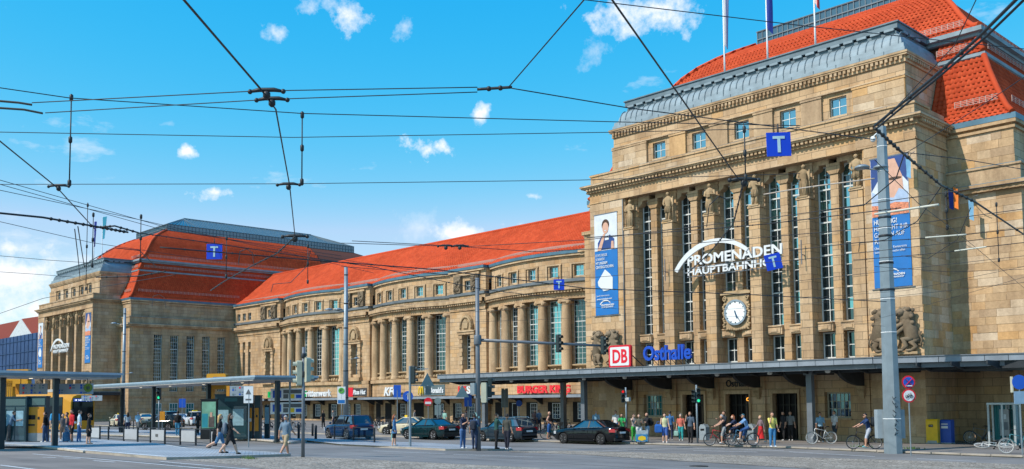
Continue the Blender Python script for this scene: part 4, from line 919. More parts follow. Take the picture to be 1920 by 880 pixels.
for i, (x0, x1) in enumerate(FLATS):
    ws = [NARROW[i]]+([x0+1.3+k*1.75 for k in range(3)] if i == 0 else []); ws.sort(); last = x0
    for k in ws:
        b.box((last, YFL, 15.3), (k-.5, YFL+.5, 16.75)); b.box((k-.5, YFL, 15.3), (k+.5, YFL+.5, 15.6)); last = k+.5; wwin(k, YFL+.3, 0, 15.6, 16.75, 1.0, 2, 2, GLASS); wp(MB().box((k-.6, YFL+.44, 15.5), (k+.6, YFL+.47, 16.8)), 'interior', DARKROOM)
    b.box((last, YFL, 15.3), (x1, YFL+.5, 16.75))
    cx = NARROW[i]
    for s in (-1, 1):
        q = MB().box((cx+s*1.55-.62, YFL-.35, 15.35), (cx+s*1.55+.62, YFL, 17.35)); rnd = random.Random(i*7+s)
        for k in range(26): q.sphere((cx+s*1.55+rnd.uniform(-.5, .5), YFL-.38, rnd.uniform(15.5, 17.2)), (rnd.uniform(.08, .2), .12, rnd.uniform(.1, .26)), 6, 4)
        wp(q, 'carved_panel', SOOT)
    wp(MB().box((cx-2.3, YFL-.28, 17.35), (cx+2.3, YFL, 17.6)), 'panel_cap', TRIM)
wp(b, 'attic_wall', STONE); band('attic_top', STONE, -.05, 0, 16.75, 17.75); band('eaves', TRIM, .2, .3, 17.75, 17.98); band('gutter', GUTTER, .3, .38, 17.98, 18.3)
# wing roof: follows the bowed eaves, ridge straight
b = MB(); ev = outline(.18, -.62, 16); RY, RZ = 81.5, 24.0
ev2 = [(XL-3.5, YFL)]+ev[1:]; ev2[-1] = (XR+3, ev2[-1][1])
under = MB(); n = len(ev2); under.add([(x, y, 18.22) for x, y in ev2]+[(x, RY, RZ-.06) for x, y in ev2], [(i, i+1, n+i+1, n+i) for i in range(n-1)]); MZm = 19.85; mid = lambda x, y: (x, 76.5+.55*(y-74.1), MZm); under.v[n:] = [(*mid(x, y)[:2], MZm-.06) for x, y in ev2]; under.add([(*mid(x, y)[:2], MZm-.06) for x, y in ev2]+[(x, RY, RZ-.06) for x, y in ev2], [(i, i+1, n+i+1, n+i) for i in range(n-1)]); wp(under, 'roof_deck', MATS['roof_underlay'])
tl = MB()
for (xa, ya), (xb, yb) in zip(ev2, ev2[1:]):
    if abs(xb-xa) < .05: continue
    lay((xa, ya, 18.3), (xb, yb, 18.3), mid(xa, ya), mid(xb, yb), .38, .34, dest=tl); lay(mid(xa, ya), mid(xb, yb), (xa, RY, RZ), (xb, RY, RZ), .38, .34, dest=tl)
wp(tl, 'roof_tiles', TILE)['kind'] = 'stuff'
wp(MB().tube([(XL-2, RY, RZ+.03), (XR+2, RY, RZ+.03)], .2, 8).add([(XL-3, RY, RZ), (XR+3, RY, RZ), (XR+3, 90, 18), (XL-3, 90, 18)], [(0, 1, 2, 3)]), 'ridge', TILE)
sg = MB(); p = outline(-.75, -1.3, 16); zz = 18.75
for (xa, ya), (xb, yb) in zip(p, p[1:]):
    for k in range(4): sg.bar((xa, ya, zz+k*.1), (xb, yb, zz+k*.1), .06)
wp(sg, 'snow_guard', MATS['snow_guard_metal'])
# ground floor openings and awning
GO = []
for c in (-1, 0, 1):
    for i in range(5):
        am = (i-2)*WSTEP; x, y = arc(c, WR+.15, am); dr = (c == 0)
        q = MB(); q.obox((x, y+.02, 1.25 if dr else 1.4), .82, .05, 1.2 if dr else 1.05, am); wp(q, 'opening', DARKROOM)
        if not dr or i in (2, 4): wwin(x+.35*math.cos(am), y-.02, am, .7, 2.35, 1.0, 3, 4, GLASS)
for x0, x1 in FLATS:
    for k in range(max(1, int((x1-x0)/2.4))):
        cx = x0+1.4+k*2.4; 
        if cx < x1-.8: q = MB().box((cx-.8, YFL-.14, .3), (cx+.8, YFL-.06, 2.4)); wp(q, 'opening', DARKROOM); wwin(cx+.3, YFL-.16, 0, .7, 2.35, 1.0, 3, 4, GLASS)
AWN = thing('shop_awning', 'grey steel awning running along the shops of the middle wing', 'canopy', (WX, 74, 0))
p = outline(2.55, 2.6); n = len(p); b = MB()
v = [(x-WX, y-74, z) for z in (2.92, 3.2) for x, y in p]+[(x-WX, 1.0, 3.26) for x, y in p]+[(x-WX, 1.0, 3.0) for x, y in p]
b.add(v, [f for i in range(n-1) for f in ((i, i+1, n+i+1, n+i), (n+i, n+i+1, 2*n+i+1, 2*n+i), (i+1, i, 3*n+i, 3*n+i+1))]); b.build('roof_plate', FASCIA, AWN)
for c in (-1, 0, 1):
    for i in range(6):
        a = (i-2.5)*WSTEP; x, y = arc(c, WR+.2, a); q = MB(); q.prism([(0, 2.2), (-.3, 2.3), (-1.0, 2.7), (-1.9, 2.92), (0, 2.92)], lambda u, v, k: (-.07+.14*k, u, v)); o = q.build('bracket', STEEL_D, AWN); o.location = (x-WX, y-74, 0); o.rotation_euler.z = a
# ------------------------------------------------------------------ signs and banners
SIGNWHITE = mat('sign_white', (.68, .70, .72), .45, 0, .03); BBLUE = mat('banner_blue', (.012, .155, .46), .55, 0, .07, 2); DBRED = mat('sign_red', (.66, .012, .03), .4, 0, .05); OSTB = mat('letter_blue', (.008, .07, .46), .4, 0, .05)
def arc_band(cx, cz, r0, r1, a0, a1, y0, y1, taper=.5, n=22):
    b = MB(); o = []; 
    for k in range(n+1):
        t = k/n; a = a0+(a1-a0)*t; w = (r1-r0)*(1-taper*abs(t-.35)*1.2)
        o.append([(cx+(r1-w)*math.cos(a), y0, cz+(r1-w)*math.sin(a)), (cx+r1*math.cos(a), y0, cz+r1*math.sin(a)), (cx+r1*math.cos(a), y1, cz+r1*math.sin(a)), (cx+(r1-w)*math.cos(a), y1, cz+(r1-w)*math.sin(a))])
    return b.loft(o, smooth=False)
def promenaden(label, hx):
    t = thing('lettering_sign', label, 'sign', (hx, HY-.45, 0))
    arc_band(-.98, 9.215, 3.47, 3.83, R(147.5), R(48.8), -.1, .02, .45).build('arch', SIGNWHITE, t)
    text('PROMENADEN', SIGNWHITE, t, (-3.2, 0, 11.5), .92, 7.05, .05, .019); text('HAUPTBAHNHOF', SIGNWHITE, t, (-3.2, 0, 10.84), .66, 6.75, .05, .013)
    b = MB()
    for z in (11.35, 10.75): b.bar((-3.3, .1, z), (3.9, .1, z), .05)
    for x in PIL[1:5]: b.bar((x, .1, 10.7), (x, .1, 12.2), .05); b.bar((x, .1, 11.3), (x, .46, 11.3), .05)
    b.bar((-3.5, .08, 11.3), (-3.5, .08, 11.0), .05); b.build('support', STEEL, t); return t
promenaden('white arched PROMENADEN HAUPTBAHNHOF letters on the sunlit hall', HX); promenaden('small white arched PROMENADEN HAUPTBAHNHOF letters on the far left hall', HX2)
SK = mat('print_skin', (.62, .36, .26), .6, 0, .1, 4); NAVY = mat('print_navy', (.02, .06, .22), .6, 0, .15, 3); PALE = mat('print_pale', (.62, .66, .72), .6, 0, .12, 1.5); HAIRP = mat('print_hair', (.07, .035, .02), .6, 0, .2, 8)
def flat(t, name, m, poly, d): MB().prism(poly, lambda u, v, k: (u, -d-.003*k, v)).build(name, m, t)
def ell(cx, cz, rx, rz, n=18): return [(cx+rx*math.cos(2*math.pi*k/n), cz+rz*math.sin(2*math.pi*k/n)) for k in range(n)]
def banner(label, hx, x0, x1, z0, z1, motif):
    t = thing('banner', label, 'banner', (hx, HY, 0)); w = x1-x0; D = .10; zp = z0+(z1-z0)*(.64 if motif == 'gift' else .545)
    t.location.y -= D-.04
    c = MB(); n = 12; c.add([(x0+w*i/n, .02*math.sin(i*1.3), z) for z in (z0, zp) for i in range(n+1)], [(i, i+1, n+2+i, n+1+i) for i in range(n)]); c.add([(x0+w*i/n, .05, z) for z in (z0, z1) for i in range(n+1)], [(i, i+1, n+2+i, n+1+i) for i in range(n)]); c.build('cloth', BBLUE, t)
    MB().box((x0, -.01, zp+.003), (x1, .03, z1)).build('photo_print', PALE, t)
    MB().bar((x0-.15, 0, z0-.06), (x1+.15, 0, z0-.06), .05).bar((x0-.05, 0, z1+.03), (x1+.05, 0, z1+.03), .06).build('rail', STEEL, t)
    cx = (x0+x1)/2
    if motif == 'gift':
        flat(t, 'print_hair', HAIRP, ell(cx, zp+1.85, .36, .42), .02); flat(t, 'print_face', SK, ell(cx, zp+1.62, .29, .42), .03)
        flat(t, 'print_dress', NAVY, [(cx-.75, zp+.05), (cx+.8, zp+.05), (cx+.82, zp+.75), (cx+.4, zp+1.1), (cx+.1, zp+.95), (cx-.35, zp+1.1), (cx-.75, zp+.6)], .025); flat(t, 'print_arm', SK, [(cx-.8, zp+.02), (cx-.45, zp+.02), (cx-.1, zp+.9), (cx-.02, zp+1.25), (cx-.22, zp+1.2)], .035); flat(t, 'print_arm', SK, [(cx+.5, zp+.02), (cx+.8, zp+.02), (cx+.75, zp+.6), (cx+.55, zp+.6)], .035); flat(t, 'print_card', SIGNWHITE, [(cx-.05, zp+.72), (cx+.32, zp+.74), (cx+.3, zp+.95), (cx-.04, zp+.93)], .042); flat(t, 'print_smile', SIGNWHITE, ell(cx, zp+1.44, .11, .035, 10), .042)
        for i, (s, ww) in enumerate((('ECHTE FREUDE', 1.1), ('SCHENKEN!', .85), ('MIT UNSEREM', 1.1), ('CENTERGUTSCHEIN.', 1.72))): text(s, SIGNWHITE, t, (x0+.1, -.04, zp-.42-i*.29), .27, ww, .004, .004 if i > 1 else 0)
        zc = zp-2.35; flat(t, 'print_cards', SIGNWHITE, [(cx-.8, zc+.1), (cx-.1, zc+.95), (cx+.35, zc+.6), (cx+.62, zc+.3), (cx+.6, zc-.55), (cx-.25, zc-.62), (cx-.75, zc-.2)], .03)
        text('Jetzt informieren:', SIGNWHITE, t, (x0+.15, -.04, zc-1.0), .16, 1.25, .004); text('centergutschein.com', SIGNWHITE, t, (x0+.15, -.04, zc-1.24), .17, 1.45, .004, .003)
    else:
        flat(t, 'print_background', NAVY, [(x0+.02, z1-1.9), (x0+.02, z1-.02), (x1-.02, z1-.02), (x1-.02, z1-1.6), (cx+.6, z1-1.0), (cx-.6, z1-1.2)], .015); flat(t, 'print_face', SK, [(cx-.75, zp+.95), (cx-.5, zp+2.4), (cx-.1, z1-.15), (cx+.35, z1-.15), (cx+.75, zp+2.2), (cx+.8, zp+1.3), (cx+.35, zp+.95)], .02)
        flat(t, 'print_sleeve', mat('print_denim', (.35, .45, .62), .6, 0, .15, 3), [(x0+.05, zp+.5), (x1-.05, zp+.5), (x1-.05, zp+1.25), (cx+.55, zp+1.5), (cx+.25, zp+1.0), (cx-.4, zp+1.1), (x0+.05, zp+1.5)], .026); flat(t, 'print_pizza', mat('print_food', (.62, .22, .12), .6, 0, .5, 9), [(x0+.02, zp+.03), (x1-.02, zp+.03), (x1-.02, zp+.62), (cx+.3, zp+.74), (cx-.4, zp+.62), (x0+.02, zp+.7)], .032)
        flat(t, 'print_glasses', HAIRP, ell(cx+.3, zp+2.1, .42, .08), .034)
        for i, (s, ww) in enumerate((('HUNGRIG?', 1.35), ('HIER GEHT IHR', 1.95), ('GAUMEN AUF', 1.75), ('REISE!', .95))): text(s, SIGNWHITE, t, (x0+.1, -.04, zp-.42-i*.37), .38, ww, .004, .006 if i == 0 else 0)
        text('Über Cafés und Restaurants', SIGNWHITE, t, (x0+.1, -.04, zp-1.85), .19, 1.85, .004); text('lassen keine Wünsche offen', SIGNWHITE, t, (x0+.1, -.04, zp-2.07), .19, 1.75, .004)
    arc_band(cx-.1, z0+.48, .52, .62, R(150), R(40), -.04, -.03).build('logo_arch', SIGNWHITE, t); text('PROMENADEN', SIGNWHITE, t, (cx-.5, -.04, z0+.66), .17, 1.2, .004, .006); text('HAUPTBAHNHOF', SIGNWHITE, t, (cx-.5, -.04, z0+.52), .13, 1.15, .004, .003)
    return t
banner('tall blue banner with a smiling woman holding a card, left of the sunlit portal windows', HX, -11.72, -9.56, 8.78, 16.15, 'gift'); banner('tall blue HUNGRIG banner behind the big grey pole', HX, 9.5, 11.68, 8.85, 16.3, 'food')
banner('small blue banner at the far left corner of the far hall', HX2, -11.72, -9.56, 8.78, 16.15, 'gift'); banner('small blue banner right of the far hall windows', HX2, 9.5, 11.68, 8.85, 16.3, 'food')
# DB sign and Osthalle letters stand on the canopy edge
Ye = HY-4.3
def db_x(px, py): return on_y(px, py, Ye)
a, c = db_x(1141, 650), db_x(1187, 689); w = c.x-a.x; w = 1.55
t = thing('railway_sign', 'square red and white DB sign standing on the canopy edge', 'sign', (a.x, Ye, 4.72))
def rrect(x0, z0, x1, z1, r, n=5): return [(cx+r*math.cos(q), cz+r*math.sin(q)) for cx, cz, q0 in ((x1-r, z0+r, -90), (x1-r, z1-r, 0), (x0+r, z1-r, 90), (x0+r, z0+r, 180)) for q in [R(q0+90*k/n) for k in range(n+1)]]
MB().prism(rrect(0, .04, 1.86, 1.5, .17), lambda u, v, k: (u, .2-.2*k, v)).build('box', DBRED, t); MB().prism(rrect(.13, .16, 1.73, 1.38, .08), lambda u, v, k: (u, -.004-.012*k, v)).build('panel', SIGNWHITE, t)
text('DB', DBRED, t, (.3, -.022, .36), 1.22, 1.26, .008, .035); b = MB(); b.bar((.5, .1, 1.2), (.9, 1.6, .0), .05); b.bar((1.4, .1, 1.2), (1.8, 1.6, .0), .05); b.build('strut', STEEL_D, t)
a, c = db_x(1207, 679), db_x(1296, 673); t = thing('lettering_sign', 'blue Osthalle letters standing on the canopy edge', 'sign', (a.x, Ye, 4.72))
text('Osthalle', OSTB, t, (0, 0, .42), 1.28, c.x-a.x, .09, .03); b = MB()
for k in range(8): x = .2+k*(c.x-a.x-.4)/7; b.bar((x, .05, .5), (x, .05, .02), .04); b.bar((x, .05, .5), (x+.15, .6, .02), .03)
b.bar((0, .06, .42), (c.x-a.x, .06, .42), .05); b.build('frame', STEEL_D, t)
# shop signs above the awning of the middle wing
SY = 71.7
def shop(name, label, pxl, pxr, zb, lift=0):
    a = on_y(pxl, 735, SY); c = on_y(pxr, 735, SY); t = thing(name, label, 'sign', (a.x, SY, 3.34+lift)); t['group'] = 'shop signs on the awning'; return t, c.x-a.x
def frame(t, w): b = MB(); b.bar((0, .15, 0), (w, .15, 0), .05); [b.bar((x, .15, -.1), (x, .15, .9), .04) for x in (.1*w, .5*w, .9*w)]; b.build('frame', STEEL_D, t)
GREENL = mat('letter_green', (.01, .36, .10), .4, 0, .05); REDL = mat('letter_red', (.78, .035, .045), .4, 0, .05); YEL = mat('sign_yellow', (.85, .55, .02), .4, 0, .05)
t, w = shop('shop_sign', 'green shop letters half hidden behind the traffic light', 502, 575, 0); text('DRICHS', GREENL, t, (0, 0, .1), 1.15, w, .07, .05); frame(t, w)
t, w = shop('shop_sign', 'white Frittenwerk shop letters', 570, 621, 0); text('Frittenwerk', SIGNWHITE, t, (0, 0, .12), 1.25, w, .07, .035); frame(t, w)
t, w = shop('shop_sign', 'dark shop sign with white Pizza Hut script and red square', 653, 687, 0); MB().box((.95, .05, .05), (w, .1, 1.1)).build('board', mat('sign_charcoal', (.05, .045, .045), .5), t); MB().box((0, -.02, 0), (1.1, .08, 1.2)).build('red_square', DBRED, t); text('Pizza Hut', SIGNWHITE, t, (1.1, -.0, .3), .8, w-1.3, .04, .03, shear=.3); frame(t, w)
t, w = shop('shop_sign', 'white KFC shop letters', 720, 747, 0); text('KFC', SIGNWHITE, t, (0, 0, .1), 1.4, w, .07, .05, shear=.25); frame(t, w)
t, w = shop('shop_sign', "grey McDonald's shop sign with yellow arches", 784, 833, 0); MB().box((.5, .05, .0), (w, .12, 1.25)).build('board', mat('sign_grey_green', (.10, .14, .15), .5), t); text("McDonald's", SIGNWHITE, t, (1.3, .0, .3), .85, w-1.5, .04, .03)
b = MB()
for s in (-1, 1): b.tube([(.55+s*(.24+.20*math.cos(q)), -.02, .1+.95*math.sin(q)) for q in [math.pi*k/10 for k in range(11)]], .075, 6)
b.build('arches', YEL, t); frame(t, w)
t, w = shop('shop_sign', 'red and white shop letters behind the mast of the traffic light', 859, 886, 0); text('US', REDL, t, (0, 0, .15), 1.2, w*.55, .06, .03); text('SI', SIGNWHITE, t, (w*.6, 0, .15), 1.2, w*.4, .06, .03); frame(t, w)
t, w = shop('shop_sign', 'red BURGER KING shop letters under the long canopy', 970, 1069, 0); text('BURGER KING', REDL, t, (0, 0, .1), 1.05, w, .08, .045); frame(t, w)
# flags on short rods at the right wall
for i, (px, py, cols, lab) in enumerate(((1708, 310, [CL('flag_sky', (.16, .36, .55))], 'light blue flag hanging from the corner of the sunlit portal'), (1788, 370, [CL('flag_navy', (.02, .045, .28)), CL('flag_orange', (.75, .20, .03))], 'blue and orange flag hanging by the right wall'), (1826, 390, [CL('flag_sky', (.16, .36, .55))], 'narrow light blue flag hanging by the right wall'))):
    p = on_y(px, py, HY-.6 if i == 0 else HY+3.0); t = thing('wall_flag', lab, 'flag', p); t.scale = (.6, .6, .62); MB().tube([(-.5, 1.0, 1.0), (.0, 0, 1.0), (.55, -.4, 1.05)], .03, 6).build('rod', STEEL, t)
    for j, m in enumerate(cols): b = MB(); b.add([(-.45+j*.45+.42*u/3, -.05*math.sin(u+v), .95-1.9*v/6-.25*u/3) for v in range(7) for u in range(4)], [(v*4+u, v*4+u+1, v*4+u+5, v*4+u+4) for v in range(6) for u in range(3)], 0, True); b.build('cloth', m, t)
# ------------------------------------------------------------------ street furniture
def up(p, z): return Vector((p.x, p.y, p.z+z))
CAMANG = YAW
def head_rz(deg): return R(deg)+CAMANG                     # 0 = towards image right, 90 = away, 180 = left, 270 = towards the viewer
LENS_D = mat('dark_lens', (.02, .02, .022), .3); LENS_G = mat('lit_green_lens', (.03, .75, .35), .3, 0, 0, emit=1.2); LENS_R = mat('lit_red_lens', (.8, .02, .02), .3, 0, 0, emit=1.0); BEIGE = mat('signal_back_beige', (.42, .43, .34), .5); SIGB = mat('signal_housing_green_black', (.02, .035, .038), .5)
def signal(parent, loc, face, lit=None, m=SIGB, n=3, s=1.0):
    """signal head looking towards `face` (camera-frame degrees)"""
    h = MB().prism(rrect(-.14*s, 0, .14*s, .34*s*n, .06*s), lambda u, v, k: (u, .12*s-.2*s*k, v)).build('signal_head', m, parent); h.location = loc; h.rotation_euler.z = head_rz(face)+math.pi/2
    for k in range(n):
        z = (.17+.34*k)*s; q = MB().lathe([(.001, 0), (.10*s, 0), (.10*s, .01), (.001, .012)], n=12).build('lens', {0: LENS_G, 2: LENS_R}.get(k) if lit == k else LENS_D, h); q.location = (0, -.085*s, z); q.rotation_euler.x = math.pi/2
        b = MB(); b.loft([[(r_*math.cos(a), y, r_*math.sin(a)) for a in [R(-20+220*j/9) for j in range(10)]] for r_, y in ((.12*s, -.08*s), (.12*s, -.24*s))], closed=False); v = b.build('visor', m, h); v.location = (0, 0, z)
    return h
def pole(label, p, h, r0, r1, name='street_pole', cat='pole', m=GALV, n=10, group=None):
    t = thing(name, label, cat, p, 0, group); MB().tube([(0, 0, -.15), (0, 0, h)], [r0, r1], n, smooth=n > 8).build('shaft', m, t); return t
# big octagonal pole
p = gp(1675, 846, .12); t = pole('massive grey octagonal tram pole on the station pavement, right', p, 15.6, .44, .235, 'tram_pole', n=8)
b = MB()
for z in (1.5, 5.6, 7.2, 9, 10.6, 12.0, 13.4, 14.6): r_ = .44-.0131*z; MB().lathe([(r_+.005, z), (r_+.014, z+.01), (r_+.014, z+.03), (r_+.005, z+.04)], n=8, smooth=False).build('weld_ring', WHITE, t)
for z in (7.6, 8.9, 10.2, 11.1): r_ = .44-.0131*z; MB().lathe([(r_, z), (r_+.03, z+.02), (r_+.03, z+.1), (r_, z+.12)], n=8).build('clamp', STEEL_D, t)
for dx, ln in ((-1.0, .9), (-.1, .45)):
    q = MB(); q.tube([(0, 0, 0), (-.25 if dx < -.5 else 0, 0, .15), (dx, 0, .22)], .035, 6); q.lathe([(.03, .32), (.2, .3), (.34, .22), (.36, .16), (.3, .13), (.02, .12)], (dx, 0, .08), 14); o = q.build('luminaire', GALV, t); o.location = (0, 0, 13.35); o.rotation_euler.z = head_rz(0)
o = MB().sphere((0, 0, 0), (.13, .13, .15), 10, 8).tube([(0, 0, .1), (.2, 0, .25)], .03, 6).build('camera_dome', WHITE, t); o.location = Vector((0, 0, 15.0))-RIGHT*.42
for s in (-1, 1): MB().obox((0, 0, 1.25), .15, .2, .68, head_rz(0)).build('cabinet', mat('grey_cabinet', (.30, .36, .40), .5), t).location = RIGHT*(s*.5)+FWD*.32
b = MB(); rnd = random.Random(4)
for k in range(9): z = 2.6-.21*k; b.tube([Vector((rnd.uniform(-.16, .0), 0, z)), Vector((rnd.uniform(-.1, .12), 0, z-.13)), Vector((rnd.uniform(0, .16), 0, z-.02-.12*(k % 2)))], .014, 4)
o = b.build('graffiti', BLACK, t); o.location = -FWD*.43+Vector((0, 0, .0)); o.rotation_euler.z = head_rz(0)
# slimmer tram poles
for px, py, top, lab, sc_ in ((648, 808, 492, 'slim grey tram pole with twin lamps in front of the middle wing', 1), (230, 796, 577, 'slim grey tram pole in front of the far left hall', 1)):
    p = gp(px, py); t = pole(lab, p, 15.3, .27, .17, 'tram_pole', n=10, group='slim grey tram poles')
    for dx in (-1.6, -.7) if px > 500 else (-1.4,):
        q = MB().tube([(0, 0, 0), (dx*.6, 0, .25), (dx, 0, .3)], .04, 6); q.lathe([(.03, .2), (.25, .15), (.42, .05), (.4, 0), (.02, -.02)], (dx, 0, .25), 12); o = q.build('luminaire', GALV, t); o.location.z = 11.0 if px > 500 else 13.0; o.rotation_euler.z = head_rz(0)
    q = MB().tube([(0, 0, 0), (.9, 0, .1)], .03, 6); q.lathe([(.03, .15), (.2, .1), (.3, .02), (.02, 0)], (1.0, 0, .08), 10); o = q.build('luminaire', GALV, t); o.location.z = 6.6; o.rotation_euler.z = head_rz(0)
    for z in (3, 5.5, 8, 9.5, 11.8, 14.5): r_ = .27-.0065*z; MB().lathe([(r_, z), (r_+.03, z+.02), (r_+.03, z+.08), (r_, z+.1)], n=10).build('clamp', STEEL_D, t)
# stop sign (bus/tram H) on the pole by the SUV
p = gp(640, 812); t = thing('stop_sign', 'tram stop flag with green ring beside the slim tram pole', 'sign', p); MB().tube([(0, 0, 0), (0, 0, 3.3)], .03, 6).build('post', GALV, t)
o = MB().box((-.35, -.02, 2.5), (.35, .02, 4.0)).box((-.3, -.03, 2.55), (.3, -.02, 2.85), 1).build('plate', [WHITE, BBLUE], t); o.rotation_euler.z = head_rz(0); o = disc((0, 3.65), .26, .26, -.02, -.05, 20).build('ring', mat('stop_green', (.10, .40, .06), .5), t); o.rotation_euler.z = head_rz(0)
# mast with the long arm over the road
p = gp(897, 842, .1); t = pole('dark grey traffic light mast with a long arm reaching over the road', p, 8.75, .13, .10, 'signal_mast', 'traffic light', STEEL, 10); t_mast = t
e = on_z(1140, 649, 5.5)-p; s_ = Vector((0, 0, 5.55)); MB().tube([s_-Vector((e.x, e.y, 0)).normalized()*.15, s_.lerp(e, .5), e], [.085, .07, .06], 8).build('arm', STEEL, t); MB().lathe([(.18, 5.3), (.2, 5.35), (.2, 5.75), (.18, 5.8)], n=10).build('collar', STEEL, t)
for f, px in ((.615, 1048), (.965, 1134)): q = s_.lerp(e, f); signal(t, q+Vector((0, 0, -.45))-FWD*.12, 320, None, s=.92); MB().tube([q, q+Vector((0, 0, -.3))-FWD*.1], .03, 6).build('hanger', STEEL, t)
signal(t, Vector((0, 0, 2.35))+RIGHT*.32, 75, None, BEIGE, s=1.0); signal(t, Vector((0, 0, 2.6))+RIGHT*.62+FWD*.2, 0, None); MB().bar((0, 0, 3.2), tuple(Vector((0, 0, 3.2))+RIGHT*.6), .04).bar((0, 0, 2.5), tuple(Vector((0, 0, 2.5))+RIGHT*.6), .04).build('bracket', STEEL, t)
MB().box((-.16, -.12, 2.75), (.16, .12, 3.35)).build('junction_box', GALV, t).location = -RIGHT*.2
b = MB(); rnd = random.Random(9)
for k in range(16): z = rnd.uniform(1.0, 2.2); a = rnd.uniform(0, 6.28); q = .132; b.obox((q*math.cos(a), q*math.sin(a), z), .035, .002, .05, a+math.pi/2)
b.build('stickers', mat('stickers', (.22, .42, .45), .6, 0, .6, 20), t)
# triangular yield sign backs etc on gallows arms
SGB = mat('sign_back_teal', (.20, .27, .28), .5, .3); SBLUE = mat('sign_blue', (.012, .09, .48), .45, 0, .05)
def face_cam(o, deg=270): o.rotation_euler.z = head_rz(deg)+math.pi/2; return o
def tri(r_): return [(-r_, 0), (r_, 0), (0, r_*1.75)]
def simple_sign(name, label, px, py, lift, plates, h, group=None, r_=.035, m=GALV):
    p = gp(px, py, lift); t = pole(label, p, h, r_, r_, name, 'sign', m, 8, group); return t
t = simple_sign('traffic_light', 'traffic light post behind the waiting red haired woman', 769, 837, .1, 0, 4.35, r_=.07); signal(t, Vector((0, 0, 3.4))+RIGHT*.2, 350, None, s=.95)
b = MB(); b.bar((0, 0, 4.2), tuple(RIGHT*1.0+Vector((0, 0, 4.2))), .05).bar((0, 0, 3.3), tuple(RIGHT*1.0+Vector((0, 0, 3.3))), .05); b.build('bracket', GALV, t); face_cam(MB().prism(tri(.42), lambda u, v, k: (u, .01-.02*k, v)).build('sign_plate', SGB, t), 300).location = RIGHT*.95+Vector((0, 0, 3.25))
MST = t_mast; face_cam(MB().prism(tri(.36), lambda u, v, k: (u, .01-.02*k, v)).build('sign_plate', SGB, MST), 290).location = -RIGHT*.8+Vector((0, 0, 2.62)); MB().bar((0, 0, 3.2), tuple(Vector((0, 0, 3.2))-RIGHT*.95), .04).build('bracket', STEEL, MST)
def round_sign(label, px, py, lift, z, r_, m, mark=None, back=None, pole_h=None):
    t = simple_sign('round_sign', label, px, py, lift, 0, pole_h or z+r_, r_=.03); d = thing_disc(t, z, r_, m); 
    return t, d
def thing_disc(t, z, r_, m, y=-.03):
    o = MB().loft([[(q*math.cos(2*math.pi*j/24), yy, q*math.sin(2*math.pi*j/24)) for j in range(24)] for q, yy in ((r_, y+.02), (r_, y))], smooth=False).build('plate', m, t); o.location = (0, 0, z); face_cam(o); return o
t, d = round_sign('blue round sign with white arrow left of the green sedan', 765, 822, 0, 3.05, .38, SBLUE); face_cam(MB().bar((0, -.05, -.24), (0, -.05, .2), .06, .01).bar((0, -.05, .22), (-.14, -.05, .06), .06, .01).bar((0, -.05, .22), (.14, -.05, .06), .06, .01).build('arrow', SIGNWHITE, t)).location = (0, 0, 3.05)
t = simple_sign('zone_sign', 'blue rectangular zone sign left of the arrow sign', 745, 815, 0, 0, 3.6); face_cam(MB().box((-.3, -.02, 3.0), (.3, .02, 4.0)).build('plate', SBLUE, t)); t = simple_sign('zone_sign', 'blue rectangular zone sign left of the arm mast', 878, 812, .12, 0, 2.6); face_cam(MB().box((-.3, -.02, 2.1), (.3, .02, 3.1)).build('plate', SBLUE, t)); 
t, d = round_sign('red no entry sign with white bar below shop awning', 803, 808, .12, 2.5, .36, DBRED); face_cam(MB().box((-.26, -.06, 2.3), (.26, -.04, 2.5)).build('bar', SIGNWHITE, t)); face_cam(MB().box((-.28, .0, 3.1), (.28, .03, 4.3)).build('plate_back', SGB, t), 300)
t, d = round_sign('grey back of a round sign beside the shop door', 821, 806, .12, 2.55, .3, SGB); face_cam(MB().box((-.28, .0, 1.3), (.28, .03, 2.2)).build('plate_back', SGB, t))
t = simple_sign('zone_sign', 'pair of sign backs under the long canopy', 947, 812, .12, 0, 3.4); face_cam(MB().box((-.3, -.02, 2.0), (-.03, .02, 3.5)).box((.03, -.02, 2.0), (.3, .02, 3.5)).build('plate', SGB, t), 300)
t, d = round_sign('small blue round sign under the long canopy', 974, 810, .12, 2.3, .25, SBLUE)
# signposts at right
t, d = round_sign('red and blue no stopping sign above a no cycling sign on one post', 1708, 850, .12, 3.22, .30, DBRED, pole_h=3.3); thing_disc(t, 3.22, .235, SBLUE, -.045)
o = face_cam(MB().bar((-.16, -.07, -.16), (.16, -.07, .16), .06, .01).bar((-.16, -.07, .16), (.16, -.07, -.16), .06, .01).build('cross', DBRED, t)); o.location = (0, 0, 3.22); face_cam(MB().box((-.16, -.075, 3.03), (.16, -.068, 3.08)).build('arrow_strip', SIGNWHITE, t))
thing_disc(t, 2.6, .31, DBRED); thing_disc(t, 2.6, .245, SIGNWHITE, -.045)
b = MB()
for s in (-1, 1): b.tube([(s*.11+.065*math.cos(a), -.075, -.04+.065*math.sin(a)) for a in [i*math.pi/6 for i in range(13)]], .01, 4)
b.tube([(-.11, -.075, -.04), (-.03, -.075, .08), (.08, -.075, .08), (.0, -.075, -.04), (-.03, -.075, .08)], .01, 4); b.tube([(.0, -.075, -.04), (-.11, -.075, -.04)], .01, 4); b.tube([(.11, -.075, -.04), (.08, -.075, .1), (.04, -.075, .12)], .01, 4); face_cam(b.build('bicycle_symbol', BLACK, t)).location = (0, 0, 2.6)
